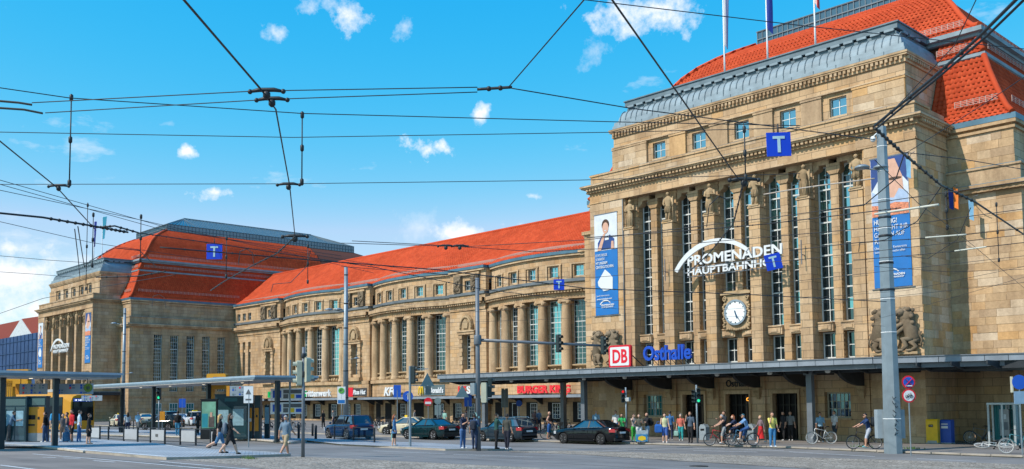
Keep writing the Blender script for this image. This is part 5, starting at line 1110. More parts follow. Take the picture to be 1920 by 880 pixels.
t, d = round_sign('blue round sign post at the right edge of the picture', 1917, 852, .12, 3.15, .32, SBLUE); face_cam(MB().box((-.25, -.03, 2.2), (.25, .02, 2.75)).build('plate', mat('plate_grey_blue', (.2, .32, .45), .5), t)); face_cam(MB().box((-.33, -.02, 2.7), (-.27, .12, 3.4)).build('side_plate', mat('cream_side', (.5, .5, .4), .5), t))
# traffic lights
p = gp(1308, 831, .12); t = pole('green showing traffic light on the station pavement before the doors', p, 3.35, .06, .05, 'traffic_light', 'traffic light'); signal(t, Vector((0, 0, 2.3))+RIGHT*.1-FWD*.02, 265, 0, s=.85); signal(t, Vector((0, 0, 2.35))-RIGHT*.17, 240, None, s=.7)
p = gp(1175, 826, .12); t = pole('traffic light beside the canopy column and the black sedan', p, 3.3, .06, .05, 'traffic_light', 'traffic light'); signal(t, Vector((0, 0, 2.35))-RIGHT*.18, 265, 2, s=.8); MB().obox((.16, 0, 2.55), .14, .1, .12).build('push_box', mat('push_box_grey', (.45, .48, .48), .5), t)
p = gp(568, 858); t = pole('tall traffic light with beige backs in front of the shop letters', p, 4.55, .075, .06, 'traffic_light', 'traffic light', STEEL); signal(t, Vector((0, 0, 2.95))-RIGHT*.2, 200, None, BEIGE, s=1.02); signal(t, Vector((0, 0, 3.1))+RIGHT*.17, 40, None, BEIGE, s=1.0)
b = MB(); b.lathe([(.09, 3.3), (.1, 3.35), (.1, 3.5), (.09, 3.55)], n=8).lathe([(.085, 4.1), (.1, 4.15), (.1, 4.25), (.085, 4.3)], n=8); b.build('clamp', STEEL_D, t)
p = gp(297, 812); t = pole('small green showing traffic light seen under the right shelter roof', p, 3.8, .06, .05, 'traffic_light', 'traffic light'); signal(t, Vector((0, 0, 3.0)), 270, 0, s=1.2)
# direction boards
t = simple_sign('direction_sign', 'two stacked white and blue direction boards left of the beige signal', 543, 826, .1, 0, 5.2, r_=.07)
for z in (3.35, 2.45):
    o = face_cam(MB().box((-1.25, -.03, z-.75), (.95, .03, z)).build('board', WHITE, t)); 
    for x0, x1, z0, z1, m in ((-1.1, -.55, .15, .62, SBLUE), (-.42, -.1, .1, .38, mat('mark_grey', (.12, .12, .12), .5)), (-.02, .3, .1, .38, YEL), (-.42, .85, .42, .66, mat('mark_grey', (.12, .12, .12), .5)), (.4, .85, .12, .34, SBLUE)): q = MB().box((x0, -.04, z-.75+z0), (x1, -.032, z-.75+z1)).build('board_mark', m, o)
# shelters
YELF = mat('stop_yellow', (.55, .25, .01), .45, 0, .06); DGREEN = mat('kiosk_dark_teal', (.022, .055, .070), .4, .1, .15); SHROOF = mat('shelter_roof_sheet', (.36, .46, .56), .4, .35, .1, 1.2); POST = mat('poster_paper', (.30, .48, .55), .5, 0, .2, 6); SOFFIT = mat('shelter_soffit', (.42, .40, .38), .6)  # stop yellow is darkened: shade over the tram stop put into the colour
def slab(t, name, corners, z0, z1, m, up_=.0):
    b = MB(); n = len(corners); b.prism([(c.x, c.y) for c in corners], lambda u, v, k: (u, v, z0+(z1-z0)*k)); return b.build(name, m, t)
def shelter(label, A, B, z, depth, cols, gz0):
    """A-B: long edge of the roof nearest the viewer"""
    t = thing('tram_shelter', label, 'shelter', (0, 0, 0)); d = (B-A).to_2d().normalized(); nrm = Vector((-d.y, d.x))
    if nrm.dot(FWD.to_2d()) < 0: nrm = -nrm
    a, b_ = A.to_2d(), B.to_2d(); c, e = b_+nrm*depth, a+nrm*depth; quad = [a, b_, c, e]
    if (b_-a).cross(c-b_) < 0: quad = quad[::-1]
    ctr = (a+b_+c+e)/4; ins = [q+(ctr-q).normalized()*.35 for q in quad]
    slab(t, 'roof', quad, z+.14, z+.26, SHROOF); slab(t, 'roof_edge', [q+(ctr-q).normalized()*.12 for q in quad], z+.02, z+.14, mat('shelter_edge', (.16, .22, .28), .45, .3)); slab(t, 'soffit', ins, z-.05, z+.02, SOFFIT)
    for f, g in cols:
        q = a+(b_-a)*f+nrm*depth*g; zz = gz0; MB().box((q.x-.12, q.y-.12, zz), (q.x+.12, q.y+.12, z)).box((q.x-.16, q.y-.16, zz), (q.x+.16, q.y+.16, zz+.05)).build('column', mat('shelter_column', (.018, .03, .038), .4, .2), t)
    for f in (.2, .4, .6, .8): q = a+(b_-a)*f+nrm*depth*.5; MB().lathe([(.09, z-.06), (.09, z-.05), (.01, z-.05)], (q.x, q.y, 0), 10).build('downlight', mat('downlight_glow', (1, .86, .62), .4, 0, 0, emit=2.5), t)
    return t, a, b_, nrm, d
zA, zB = 4.05, 4.05
shA, a1, b1, n1, d1 = shelter('tram shelter with grey roof at the left edge', on_z(-150, 702, zA), on_z(232, 709, zA), zA, 3.2, ((.43, .35), (.70, .35)), .55)
shB, a2, b2, n2, d2 = shelter('long tram shelter with grey roof left of the middle wing', on_z(168, 728, zB), on_z(478, 712, zB), zB, 4.2, ((.1, .4), (.33, .4), (.66, .4), (.985, .4)), .3)
def panel_at(px, py, lift, wpx, hpx, name, label, cat, body, parts, thick=.25, face=270):
    """free standing unit seen frontally; sizes given in photo pixels at its own distance"""
    p = gp(px, py, lift); k = F_PX/((p-Vector((0, 0, CAM_H))).dot(FWD)); w, h = wpx/k, hpx/k
    t = thing(name, label, cat, p, head_rz(face)+math.pi/2); MB().box((-w/2, 0, 0), (w/2, thick, h)).box((-w/2-.03, -.03, h), (w/2+.03, thick+.03, h+.06)).build('body', body, t)
    for nm, m, u0, v0, u1, v1, d in parts: MB().box((-w/2+w*u0, -d, h*v0), (-w/2+w*u1, .004, h*v1)).build(nm, m, t)
    return t, w, h
ORANGE = mat('machine_orange', (.62, .255, .02), .45, 0, .08); LGREY = mat('machine_grey', (.38, .38, .38), .5)
GLS = glassmat('kiosk_glass', (.03, .075, .085), .08)
panel_at(27, 829, .1, 42, 83, 'info_kiosk', 'dark glass information kiosk at the left edge under the shelter', 'kiosk', DGREEN, [('glass', GLS, .05, .04, .95, .78, .012), ('poster', POST, .12, .36, .45, .7, .03), ('poster', POST, .55, .36, .88, .7, .03), ('header', GLS, .05, .82, .95, .97, .012), ('mullion', DGREEN, .485, .04, .515, .78, .035)], .5)
panel_at(66, 829, .1, 36, 84, 'ticket_machine', 'orange ticket machine in the left shelter', 'ticket machine', DGREEN, [('front', ORANGE, .06, .2, .94, .78, .05), ('base_plate', LGREY, .06, .02, .94, .2, .045), ('screen', GLASS_CAR, .16, .5, .5, .6, .06), ('slot', BLACK, .12, .36, .48, .40, .06), ('keypad', BLACK, .62, .5, .72, .56, .06), ('header', GLS, .04, .82, .96, .97, .02)], .5)
panel_at(433, 823, .14, 62, 82, 'info_kiosk', 'dark teal information kiosk with two lit posters in the right shelter', 'kiosk', DGREEN, [('glass', GLS, .04, .04, .97, .74, .012), ('poster', POST, .10, .33, .42, .66, .03), ('poster', POST, .55, .30, .88, .68, .03), ('header', mat('kiosk_header', (.03, .12, .14), .4), .3, .85, .68, .93, .02), ('mullion', DGREEN, .475, .04, .525, .78, .035)], .6)
panel_at(467, 823, .14, 11, 80, 'ticket_machine', 'narrow orange ticket machine behind the pedestrian sign post', 'ticket machine', DGREEN, [('front', ORANGE, .05, .18, .95, .72, .05), ('screen', WHITE, .3, .4, .9, .48, .06)], .5)
panel_at(482, 823, .14, 11, 80, 'ticket_machine', 'narrow orange ticket machine at the right end of the kiosk', 'ticket machine', DGREEN, [('front', ORANGE, .05, .18, .75, .72, .05), ('slot', BLACK, .3, .5, .6, .56, .06)], .5)
panel_at(500, 822, .14, 9, 60, 'poster_column', 'slim lit poster column right of the kiosk', 'poster stand', DGREEN, [('poster', POST, .1, .45, .95, .97, .04)], .3)
t, w, h = panel_at(391, 824, .14, 31, 74, 'poster_case', 'backlit poster case with a green picture in the right shelter', 'poster stand', BLACK, [('poster', mat('poster_green', (.16, .34, .24), .4, 0, .35, 1.6, emit=.15), .08, .28, .92, .95, .03), ('poster_window', mat('poster_teal', (.03, .25, .30), .4), .1, .3, .45, .65, .04), ('poster_figure', mat('poster_figure_brown', (.10, .08, .07), .5, 0, .4, 5), .5, .3, .85, .58, .045), ('poster_head', SK, .58, .56, .72, .68, .05)], .2)
# hanging direction panels below the roofs
def hang_panel(label, px0, px1, py0, py1, z_at, ylw=0, ring=False, seed=0, side=0):
    d0 = on_z(px0, py0, z_at); k = F_PX/((d0-Vector((0, 0, CAM_H))).dot(FWD)); w, h = (px1-px0)/k, (py1-py0)/k
    t = thing('hanging_sign', label, 'sign', d0-Vector((0, 0, h)), head_rz(270)+math.pi/2, 'direction panels hung below the shelter roofs'); MB().box((0, -.03, 0), (w, .03, h)).build('board', mat('hanging_board', (.30, .35, .40), .5), t)
    if ylw: u0 = 0 if ylw < 0 else w-abs(ylw)*w; MB().box((u0, -.045, 0), (u0+abs(ylw)*w, -.031, h)).build('yellow_field', ORANGE, t)
    rnd = random.Random(seed)
    for i in range(3):
        for j in range(4):
            if rnd.random() < .8:
                x = w*(.12+.28*i) if ylw >= 0 else w*(.22+.26*i); z = h*(.82-.22*j); MB().box((x, -.04, z-.05), (x+.1, -.032, z+.05)).build('line_mark', rnd.choice((SBLUE, SGB, SBLUE, REDL)), t); MB().box((x+.16, -.04, z-.03), (x+w*rnd.uniform(.1, .17), -.032, z+.03)).build('text_line', mat('text_line_blue', (.10, .16, .26), .6), t)
    if ring: disc((w*.88, h*.6), .22, .22, -.03, -.06, 18).build('ring', mat('stop_ring_green', (.16, .24, .03), .5), t)
    b = MB(); b.tube([(w*.15, 0, h), (w*.15, 0, h+.3)], .02, 5).tube([(w*.85, 0, h), (w*.85, 0, h+.3)], .02, 5); b.build('hanger', STEEL_D, t)
hang_panel('white line direction panel left of the shelter column', 30, 89, 720, 740, 3.75, -.12, seed=1); hang_panel('white line direction panel with green ring right of the shelter column', 101, 175, 720, 740, 3.75, .0, True, seed=2); hang_panel('white line direction panel over the teal kiosk', 425, 474, 724, 743, 3.72, -.12, seed=3)
hang_panel('dark departure board with red digits beside the tram', 153, 192, 742, 752, 3.4, 0, seed=5)
# yellow frame totems
def totem(label, px, py, wpx, topy, lift):
    p = gp(px, py, lift); k = F_PX/((p-Vector((0, 0, CAM_H))).dot(FWD)); w, h = wpx/k, (py-topy)/k
    t = thing('stop_totem', label, 'sign', p, head_rz(262)+math.pi/2, 'yellow stop totems'); 
    b = MB(); b.prism(rrect(-w/2, h-.75, w/2, h, .12), lambda u, v, k_: (u, .2-.4*k_, v)); b.box((-w/2, -.2, 0), (-w/2+w*.32, .2, h-.75)); b.box((-w/2, -.2, h*.42), (w/2, .2, h*.49)); b.box((-w/2, -.2, h-1.15), (w/2, .2, h-.75)); b.build('frame', YELF, t)
    MB().box((-w*.15, -.23, h-.52), (w*.4, -.2, h-.25)).build('display', mat('display_blue', (.05, .14, .3), .4), t); q = MB()
    for i in range(3): q.box((-w/2+w*.06+i*w*.09, -.215, .2), (-w/2+w*.085+i*w*.09, -.2, h-.9))
    q.build('groove', mat('groove_brown', (.18, .09, .01), .6), t); return t
totem('yellow stop totem rising behind the right shelter roof', 406, 818, 38, 701, .14); totem('yellow stop totem rising behind the left shelter roof', 32, 820, 46, 693, .1)
# railings
def clearglass():
    t = NT('clear_glass'); t.n.remove(t.p); a = t.new('ShaderNodeBsdfTransparent'); a.inputs[0].default_value = (.86, .95, .96, 1); g = t.new('ShaderNodeBsdfGlossy'); g.inputs['Roughness'].default_value = .02; f = t.new('ShaderNodeFresnel'); m = t.new('ShaderNodeMixShader'); t.l.new(f.outputs[0], m.inputs[0]); t.l.new(a.outputs[0], m.inputs[1]); t.l.new(g.outputs[0], m.inputs[2]); t.l.new(m.outputs[0], t.n['Material Output'].inputs['Surface']); return t.m
CLEAR = clearglass()
def railing(label, pts, panels, h=.95, glass=False):
    t = thing('railing', label, 'railing', (0, 0, 0)); P = [gp(*q) for q in pts]; pm = MB().box((-.04, -.04, 0), (.04, .04, h)).mesh('post', STEEL_D)
    for p in P: obj('post', pm, t, p)
    for i, (a, c) in enumerate(zip(P, P[1:])):
        MB().bar(a+Vector((0, 0, h-.03)), c+Vector((0, 0, h-.03)), .045).build('top_rail', STEEL_D, t); d = (c-a)
        if i in panels: (MB().add([a+d*.06+Vector((0, 0, .2)), a+d*.94+Vector((0, 0, .2)), a+d*.94+Vector((0, 0, .82)), a+d*.06+Vector((0, 0, .82))], [(0, 1, 2, 3)]) if glass else MB().bar(a+d*.06+Vector((0, 0, .5)), a+d*.94+Vector((0, 0, .5)), .03, .62)).build('panel', CLEAR if glass else mat('railing_panel', (.40, .42, .44), .5, 0, .06), t)
        if not glass: MB().bar(a+Vector((0, 0, .18)), c+Vector((0, 0, .18)), .035).build('bottom_rail', STEEL_D, t)
    return t
rl = railing('railing with grey panels along the back of the near tram platform', [(170, 826), (187, 827), (203, 828), (232, 830), (258, 831), (282, 832), (309, 833.5), (338, 834.5), (367, 836)], (0, 3, 5, 7))
q0, q1 = gp(282, 832), gp(309, 833.5); text('088', mat('mark_grey', (.12, .12, .12), .5), rl, q0.lerp(q1, .35)+Vector((0, 0, .42))-FWD*.03, .22, None, .004, .01, (math.pi/2, 0, math.atan2((q1-q0).y, (q1-q0).x)))
railing('railing on the far tram platform by the taxis', [(205, 806), (224, 807), (250, 808), (275, 809.5), (300, 810.5)], (), 1.0); railing('low railing with grey panels at the poster case', [(367, 836), (395, 838), (418, 839)], (1,))
railing('clear glass railing in front of the blue SUV', [(627, 826.5), (663, 829), (702, 833)], (0, 1), 1.0, True)
for i, (px, py, hh, lab) in enumerate(((499, 824, 1.1, 'dark bollard right of the teal kiosk'), (560, 825, 1.1, 'dark bollard behind the beige traffic light'), (592, 826, 1.05, 'dark bollard left of the blue SUV'), (30, 826, 1.0, 'dark bollard at the far left platform'), (586, 818, 1.0, 'slim grey bollard left of the SUV'))):
    o = MB().lathe([(.09, 0), (.09, hh-.06), (.075, hh-.02), (.02, hh)], n=10).build('bollard', STEEL_D); o.location = gp(px, py); tag(o, lab, 'bollard', 'dark bollards at the crossing')
t = simple_sign('pedestrian_sign', 'small white pedestrian warning sign on a thin post before the kiosk', 466, 839, 0, 0, 3.0, r_=.03); face_cam(MB().box((-.28, -.02, 2.35), (.22, .02, 3.25)).build('plate', WHITE, t)); face_cam(MB().prism([(-.18, 2.82), (.12, 2.82), (-.03, 3.1)], lambda u, v, k: (u, -.022-.006*k, v)).build('triangle', mat('mark_grey', (.12, .12, .12), .5), t)); face_cam(MB().box((-.18, -.03, 2.5), (.12, -.022, 2.58)).build('mark', mat('mark_grey', (.12, .12, .12), .5), t))
t = simple_sign('parking_sign', 'blue square sign on a grey post by the far taxi rank', 341, 812, 0, 0, 3.2); face_cam(MB().box((-.3, -.03, 2.3), (.3, .03, 3.1)).build('plate', SBLUE, t))
t = simple_sign('taxi_board', 'yellow poster board by the far taxi rank', 304, 808, 0, 0, 1.6); face_cam(MB().box((-.25, -.05, 1.0), (.25, .05, 1.9)).build('board', ORANGE, t))
# mail boxes, phone booth, litter bins
def mailbox(label, px, py, m, w, h, plates):
    p = gp(px, py, .12); t = thing('mailbox', label, 'mailbox', p, R(2)); MB().box((-w/2, 0, 0), (w/2, .5, h-.08)).prism([(0, h-.08), (.5, h-.08), (.46, h), (.04, h)], lambda u, v, k: (-w/2+w*k, u, v)).build('body', m, t)
    for nm, mm, u0, v0, u1, v1 in plates: MB().box((-w/2+w*u0, -.02, h*v0), (-w/2+w*u1, .003, h*v1)).build(nm, mm, t)
    MB().box((-w/2-.02, -.03, 0), (w/2+.02, .52, .05)).build('foot', LGREY, t); return t
mailbox('yellow mailbox against the shaded wall', 1748, 832, mat('post_yellow', (.80, .47, .01), .4), .62, 1.32, [('slot', BLACK, .25, .68, .62, .78), ('label', SIGNWHITE, .3, .7, .58, .76), ('notice', LGREY, .1, .02, .9, .12)])
mb_ = mailbox('blue mailbox right of the yellow one', 1773, 832, mat('post_blue', (.012, .075, .42), .4), .62, 1.28, [('label', SIGNWHITE, .2, .64, .75, .74), ('slot', SIGNWHITE, .2, .8, .75, .84)]); 
p = gp(1880, 836, .12); t = thing('phone_booth', 'open grey phone booth under the canopy at the right', 'phone booth', p, R(4)); fr_ = MB()
for x in (-.62, .05, .62): 
    for y in (0, .75): fr_.box((x-.045, y-.045, 0), (x+.045, y+.045, 2.1))
fr_.box((-.68, -.06, 2.1), (.68, .82, 2.2)); fr_.build('frame', mat('booth_frame', (.42, .46, .48), .4, .4), t); MB().box((-.6, .76, .1), (.6, .78, 2.08)).box((.62, .05, .1), (.63, .7, 2.08)).build('glass', GLASS_TEAL, t); MB().box((-.2, .4, .5), (.25, .7, 1.85)).build('telephone', LGREY, t); MB().box((-.12, .385, 1.35), (.12, .4, 1.6)).build('screen', SIGNWHITE, t); MB().box((-.15, .385, .8), (.18, .4, 1.2)).build('keypad', STEEL, t)
for px, py, lab in ((1321, 826, 'grey litter bin left of the middle doors'), (1410, 826, 'grey litter bin behind the cyclists')):
    p = gp(px, py, .12); t = thing('litter_bin', lab, 'bin', p, 0, 'litter bins at the station doors'); MB().box((-.24, -.2, .03), (.24, .2, .82)).prism([(-.24, .82), (.24, .82), (.12, .98), (-.12, .98)], lambda u, v, k: (u, .2-.4*k, v)).build('body', mat('bin_grey', (.26, .31, .34), .5), t); MB().box((-.14, -.21, .6), (.14, -.195, .72)).build('slot', BLACK, t); MB().tube([(0, 0, .98), (0, 0, 1.02)], .05, 8).build('knob', STEEL, t)
# graffitied pillar with red light under the canopy and far left building
p = gp(1058, 812, .12); t = pole('dark pillar with a small red lamp between the shop windows', p, 2.9, .16, .16, 'lamp_pillar', 'pillar', STEEL_D); MB().sphere((0, 0, 3.0), (.3, .3, .12), 10, 6).build('lamp', LENS_R, t)
A = on_y(2, 640, 78); B = on_y(82, 640, 78); zt = on_y(40, 629, 78).z; t = thing('scaffolded_house', 'house wrapped in blue scaffold netting beyond the far left hall', 'building', (A.x, 78, 0)); W = B.x-A.x
b = MB().box((-60, 0, 0), (W+4, 14, zt)); b.build('netting', mat('scaffold_net', (.022, .06, .15), .8, 0, .25, .25), t)
b = MB()
for k in range(30): x = -58+k*3.0; b.bar((x, -.12, 0), (x, -.12, zt), .12) if x < W+4 else None
for k in range(7): b.bar((-60, -.13, zt*(k+.5)/7), (W+4, -.13, zt*(k+.5)/7), .1)
b.build('scaffold_tube', mat('scaffold_blue', (.03, .08, .19), .6), t)
ap = on_y(35, 600, 79).z; gx = on_y(35, 600, 78).x-A.x
MB().prism([(gx-9.5, zt), (gx+8.5, zt), (gx, ap)], lambda u, v, k: (u, 3-2.5*k, v)).build('gable', mat('gable_white', (.52, .56, .58), .8), t); MB().prism([(gx, ap), (gx+8.5, zt), (W+14, zt), (W+10, ap-.6)], lambda u, v, k: (u, 2.9-2.2*k, v)).build('roof', mat('dull_red_roof', (.24, .045, .03), .8), t); MB().prism([(-40, zt), (gx-6, zt), (gx-5, zt+4.5), (-40, zt+4.5)], lambda u, v, k: (u, 4-2*k, v)).build('roof', mat('dull_red_roof', (.24, .045, .03), .8), t)
# tram waiting behind the left shelter
p = on_z(131, 741, 3.45); p.z = ground_z(p.y); t = thing('tram', 'yellow and dark tram standing behind the left shelter', 'tram', p)
def tr(x, y, z): return (x, y, z)
b = MB(); prof = [(-.06, .35), (.0, .9), (-.02, 1.4), (-.18, 2.6), (-.45, 3.2), (-.9, 3.5)]
b.loft([[(-18, -.1+y*(2.35+.0), z) for y, z in ((0, .35), (0, 2.9), (.08, 3.35), (.25, 3.5), (.75, 3.5), (.92, 3.35), (1, 2.9), (1, .35))], [(-1.0, -.1+y*2.35, z) for y, z in ((0, .35), (0, 2.9), (.08, 3.35), (.25, 3.5), (.75, 3.5), (.92, 3.35), (1, 2.9), (1, .35))], [(-.1, .12+y*1.9, z) for y, z in ((0, .4), (0, 2.6), (.08, 3.05), (.25, 3.2), (.75, 3.2), (.92, 3.05), (1, 2.6), (1, .4))]], smooth=False); b.build('body', YELF, t)
MB().prism([(.2, 1.1), (1.95, 1.1), (1.9, 2.6), (1.7, 2.95), (.45, 2.95), (.25, 2.6)], lambda u, v, k: (-.12+.05*k, u, v)).build('windscreen', GLASS_CAR, t); MB().box((-17, -.14, 1.2), (-1.3, -.11, 3.05)).build('side_window', GLASS_CAR, t); text('14  S-Bf. Leipzig', mat('led_white', (.8, .88, 1), .4, 0, 0, emit=1.5), t, (-.05, .4, 2.72), .2, 1.2, .004, .004, (math.pi/2, 0, math.pi/2)); MB().box((-.07, .3, 2.66), (-.055, 1.8, 2.92)).build('destination_display', SBLUE, t)
MB().sphere((-.05, .5, .95), (.05, .12, .1), 8, 5).sphere((-.05, 1.65, .95), (.05, .12, .1), 8, 5).build('headlight', SIGNWHITE, t); MB().box((-14, .4, 3.5), (-3, 1.7, 3.75)).build('roof_equipment', LGREY, t)
# ------------------------------------------------------------------ vehicles
TYRE = mat('tyre_rubber', (.012, .012, .013), .8, 0, .1); RIM = mat('alloy_rim', (.55, .56, .58), .35, .15, .05); RIM_D = mat('dark_alloy_rim', (.20, .205, .21), .35, .2, .05); CHROME = mat('chrome', (.6, .61, .62), .15, 1, 0); TAIL = mat('tail_lamp_red', (.45, .01, .015), .2, 0, .05, coat=1); HEADL = mat('head_lamp', (.6, .63, .66), .12, .3, .05, coat=1); PLATE = mat('number_plate', (.7, .72, .74), .4, 0, .03); TRIMB = mat('car_black_trim', (.015, .016, .018), .45, 0, .1)
def paint(n, c): return mat('car_paint_'+n, c, .1, 0, .03, 2, spec=.55)
def lerp_tab(tab, x):
    for (x0, y0), (x1, y1) in zip(tab, tab[1:]):
        if x <= x1: t = (x-x0)/(x1-x0) if x1 > x0 else 0; t = max(0, min(1, t)); return y0+(y1-y0)*t
    return tab[-1][1]
SHAPES = {
 'sedan': dict(L=4.84, W=1.85, H=1.46, wb=2.89, r=.335, top=[(-2.42, .78), (-2.36, .98), (-2.2, 1.04), (-1.55, 1.05), (-1.0, 1.0), (.9, .96), (1.3, .93), (1.9, .84), (2.25, .74), (2.42, .58)], gh=(-1.72, -.98, .12, .98), wr=.68),
 'suv': dict(L=4.72, W=1.90, H=1.74, wb=2.82, r=.38, top=[(-2.36, .95), (-2.3, 1.14), (-2.0, 1.18), (-1.0, 1.14), (.8, 1.10), (1.2, 1.07), (1.9, 1.0), (2.22, .88), (2.36, .66)], gh=(-2.24, -1.92, .28, 1.05), wr=.76),
 'wagon': dict(L=4.5, W=1.82, H=1.54, wb=2.65, r=.325, top=[(-2.25, .85), (-2.2, 1.02), (-1.9, 1.06), (-1.0, 1.0), (.8, .97), (1.2, .94), (1.75, .86), (2.1, .74), (2.25, .58)], gh=(-2.12, -1.72, .2, 1.05), wr=.72),
}
def make_car(name, label, cat, shape, pm, loc, heading, rim=RIM, taxi=False, roofrail=False, group=None):
    S = SHAPES[shape]; L, W, H, wb, r_ = S['L'], S['W'], S['H'], S['wb'], S['r']; top = S['top']; hw = W/2
    t = thing(name, label, cat, loc, heading, group)
    xs = sorted(set([round(-L/2+L*k/40, 3) for k in range(41)]+[round(s*wb/2+d*(r_+.07)*math.cos(a), 3) for s in (-1, 1) for d in (1,) for a in [math.pi*i/10 for i in range(11)]]))
    def arch(x):
        m = 0
        for s in (-1, 1):
            d = abs(x-s*wb/2); R_ = r_+.065
            if d < R_: m = max(m, r_+math.sqrt(R_*R_-d*d))
        return m
    rings = []
    for x in xs:
        e = abs(x)/(L/2); w = hw*(1-.20*e**7-.05*e**3); zt = lerp_tab(top, x); zb = .20+(.14*max(0, e-.86)/.14 if e > .86 else 0); ar = arch(x)
        pts = [(0, zb), (w*.86, zb), (w*.965, zb+.07), (w*.995, zb+.28), (w, .56*zt+.1), (w*.985, zt-.17), (w*.95, zt-.06), (w*.86, zt-.005), (w*.5, zt+.02), (0, zt+.026)]
        pts = [(y, min(max(z, ar) if y > w*.7 else z, zt+.03)) for y, z in pts]
        rings.append([(x, y, z) for y, z in pts]+[(x, -y, z) for y, z in reversed(pts[1:-1])])
    b = MB(); b.loft(rings, smooth=True); body = b.build('body', pm, t)
    MB().box((-wb/2-.5, -hw+.28, .2), (wb/2+.5, hw-.28, .75)).build('underbody', TRIMB, t)
    for s in (-1, 1):
        q = MB()
        for yy in (-1, 1): q.box((s*wb/2-r_-.05, yy*(hw-.26)-.02, .25), (s*wb/2+r_+.05, yy*(hw-.26)+.02, r_*2+.05))
        q.build('wheel_well', BLACK, t)
    # greenhouse
    xr0, xr1, xf1, xf0 = S['gh']; wbt, wrt = hw*.90, hw*S['wr']; zb_ = lambda x: lerp_tab(top, x)-.02; zr = H-.07
    A = {}; g = MB()
    pb = [(xr0, wbt*.9), (xr0+.35, wbt), (xf0-.55, wbt), (xf0, wbt*.84)]; pt = [(xr1, wrt*.92), (xr1+.3, wrt), (xf1-.3, wrt), (xf1, wrt*.9)]
    ring0 = [(x, y, zb_(x)) for x, y in pb]+[(x, -y, zb_(x)) for x, y in reversed(pb)]; ring1 = [(x, y, zr) for x, y in pt]+[(x, -y, zr) for x, y in reversed(pt)]
    g.loft([ring0, ring1], smooth=False, caps=False); g.build('glass', GLASS_CAR, t)
    rf = MB(); ro = [(x*1.0, y*1.015, zr-.015) for x, y, z in ring1]; rf.loft([ro, [(x*.985, y*.93, H-.015) for x, y, z in ring1], [(x*.9, y*.5, H) for x, y, z in ring1]], smooth=True); rf.build('roof', pm, t)
    pmt = TRIMB if shape != 'sedan' else pm
    for i in (0, 3, 4, 7): MB().bar(Vector(ring0[i])*1.003, Vector(ring1[i])+Vector((0, 0, .01)), .09 if i in (3, 4) else .14, .05).build('pillar', pmt, t)
    for s in (-1, 1):
        xm = (xr1+xf1)/2-.05; MB().bar((xm-.02, s*wbt*1.005, zb_(xm)), (xm, s*wrt*1.012, zr), .11, .03).build('pillar', TRIMB, t)
        if shape != 'sedan': MB().bar((xr1+.75, s*wbt*1.005, zb_(xr1)), (xr1+.6, s*wrt*1.012, zr), .16, .03).build('pillar', pmt, t)
    for s in (-1, 1):
        sm = MB(); xm = (xr1+xf1)/2-.06
        for x in (xf0-.35, xm, xm-1.05 if shape != 'sedan' else xr1+.1): sm.box((x-.008, s*(hw+.003)-.006, .34), (x+.008, s*(hw+.003)+.006, lerp_tab(top, x)-.16))
        sm.build('door_seam', TRIMB, t); h_ = MB()
        for x in (xm+.22, xm-.85): h_.box((x, s*(hw+.0)-.02, .80 if shape != 'suv' else .92), (x+.2, s*(hw+.0)+.02, .84 if shape != 'suv' else .96))
        h_.build('door_handle', pm, t); MB().box((-wb/2+r_+.1, s*hw*.985-.03, .2), (wb/2-r_-.1, s*hw*.985+.03, .31)).build('sill', TRIMB if shape == 'suv' else pm, t)
        m_ = MB().sphere((xf0-.28, s*(hw+.1), zb_(xf0-.3)+.1), (.08, .11, .075), 8, 6); m_.build('mirror', pm, t)
        MB().prism([(hw*.48, .66), (hw*.93, .60), (hw*.95, .78 if shape != 'suv' else .86), (hw*.5, .76 if shape != 'suv' else .8)], lambda u, v, k: (L/2-.30+.17*k-.09*(u/hw)**4, s*u, v)).build('headlight', HEADL, t)
        zt_ = .98 if shape == 'sedan' else (1.1 if shape == 'suv' else 1.0)
        q = MB(); q.hexa([(-L/2+.30, s*hw*.995, zt_-.24), (-L/2-.012, s*hw*.80, zt_-.24), (-L/2+.02, s*hw*.42, zt_-.22), (-L/2+.3, s*hw*.5, zt_-.2), (-L/2+.32, s*hw*.985, zt_-.05), (-L/2+.02, s*hw*.80, zt_-.03), (-L/2+.05, s*hw*.42, zt_-.05), (-L/2+.3, s*hw*.5, zt_-.05)]); q.build('tail_light', TAIL, t)
        MB().bar((xr0+.1, s*wbt*1.02, zb_(xr0)+.02), (xf0-.1, s*wbt*1.02, zb_(xf0-.1)+.02), .02).build('belt_trim', CHROME if shape != 'wagon' else TRIMB, t)
    MB().box((-L/2-.03, -.27, .72 if shape == 'suv' else .66), (-L/2+.02, .27, .83 if shape == 'suv' else .77)).build('number_plate', PLATE, t); MB().box((L/2-.03, -.26, .36), (L/2+.02, .26, .47)).build('number_plate', PLATE, t)
    MB().box((L/2-.10, -.4, .5), (L/2-.0, .4, .64)).build('grille', TRIMB, t); MB().box((-L/2+.0, -hw*.78, .24), (-L/2+.1, hw*.78, .42)).build('rear_valance', TRIMB, t)
    wm = MB(); 
    def rng(rad, y, n=22): return [(rad*math.cos(2*math.pi*j/n), y, rad*math.sin(2*math.pi*j/n)) for j in range(n)]
    wm.loft([rng(r_*.68, -.1), rng(r_*.94, -.11), rng(r_, -.07), rng(r_, .07), rng(r_*.94, .11), rng(r_*.68, .1)])
    rmm = MB(); rmm.loft([rng(r_*.70, .085), rng(r_*.66, .09), rng(r_*.62, .04), rng(r_*.1, .03)]); rmm.loft([rng(r_*.2, .03), rng(r_*.18, .095), rng(.01, .1)])
    for k in range(7):
        a = 2*math.pi*k/7; rmm.bar((math.cos(a)*r_*.12, .075, math.sin(a)*r_*.12), (math.cos(a)*r_*.66, .082, math.sin(a)*r_*.66), .045, .03)
    tm_, rm_ = wm.mesh('wheel', TYRE), rmm.mesh('rim', rim)
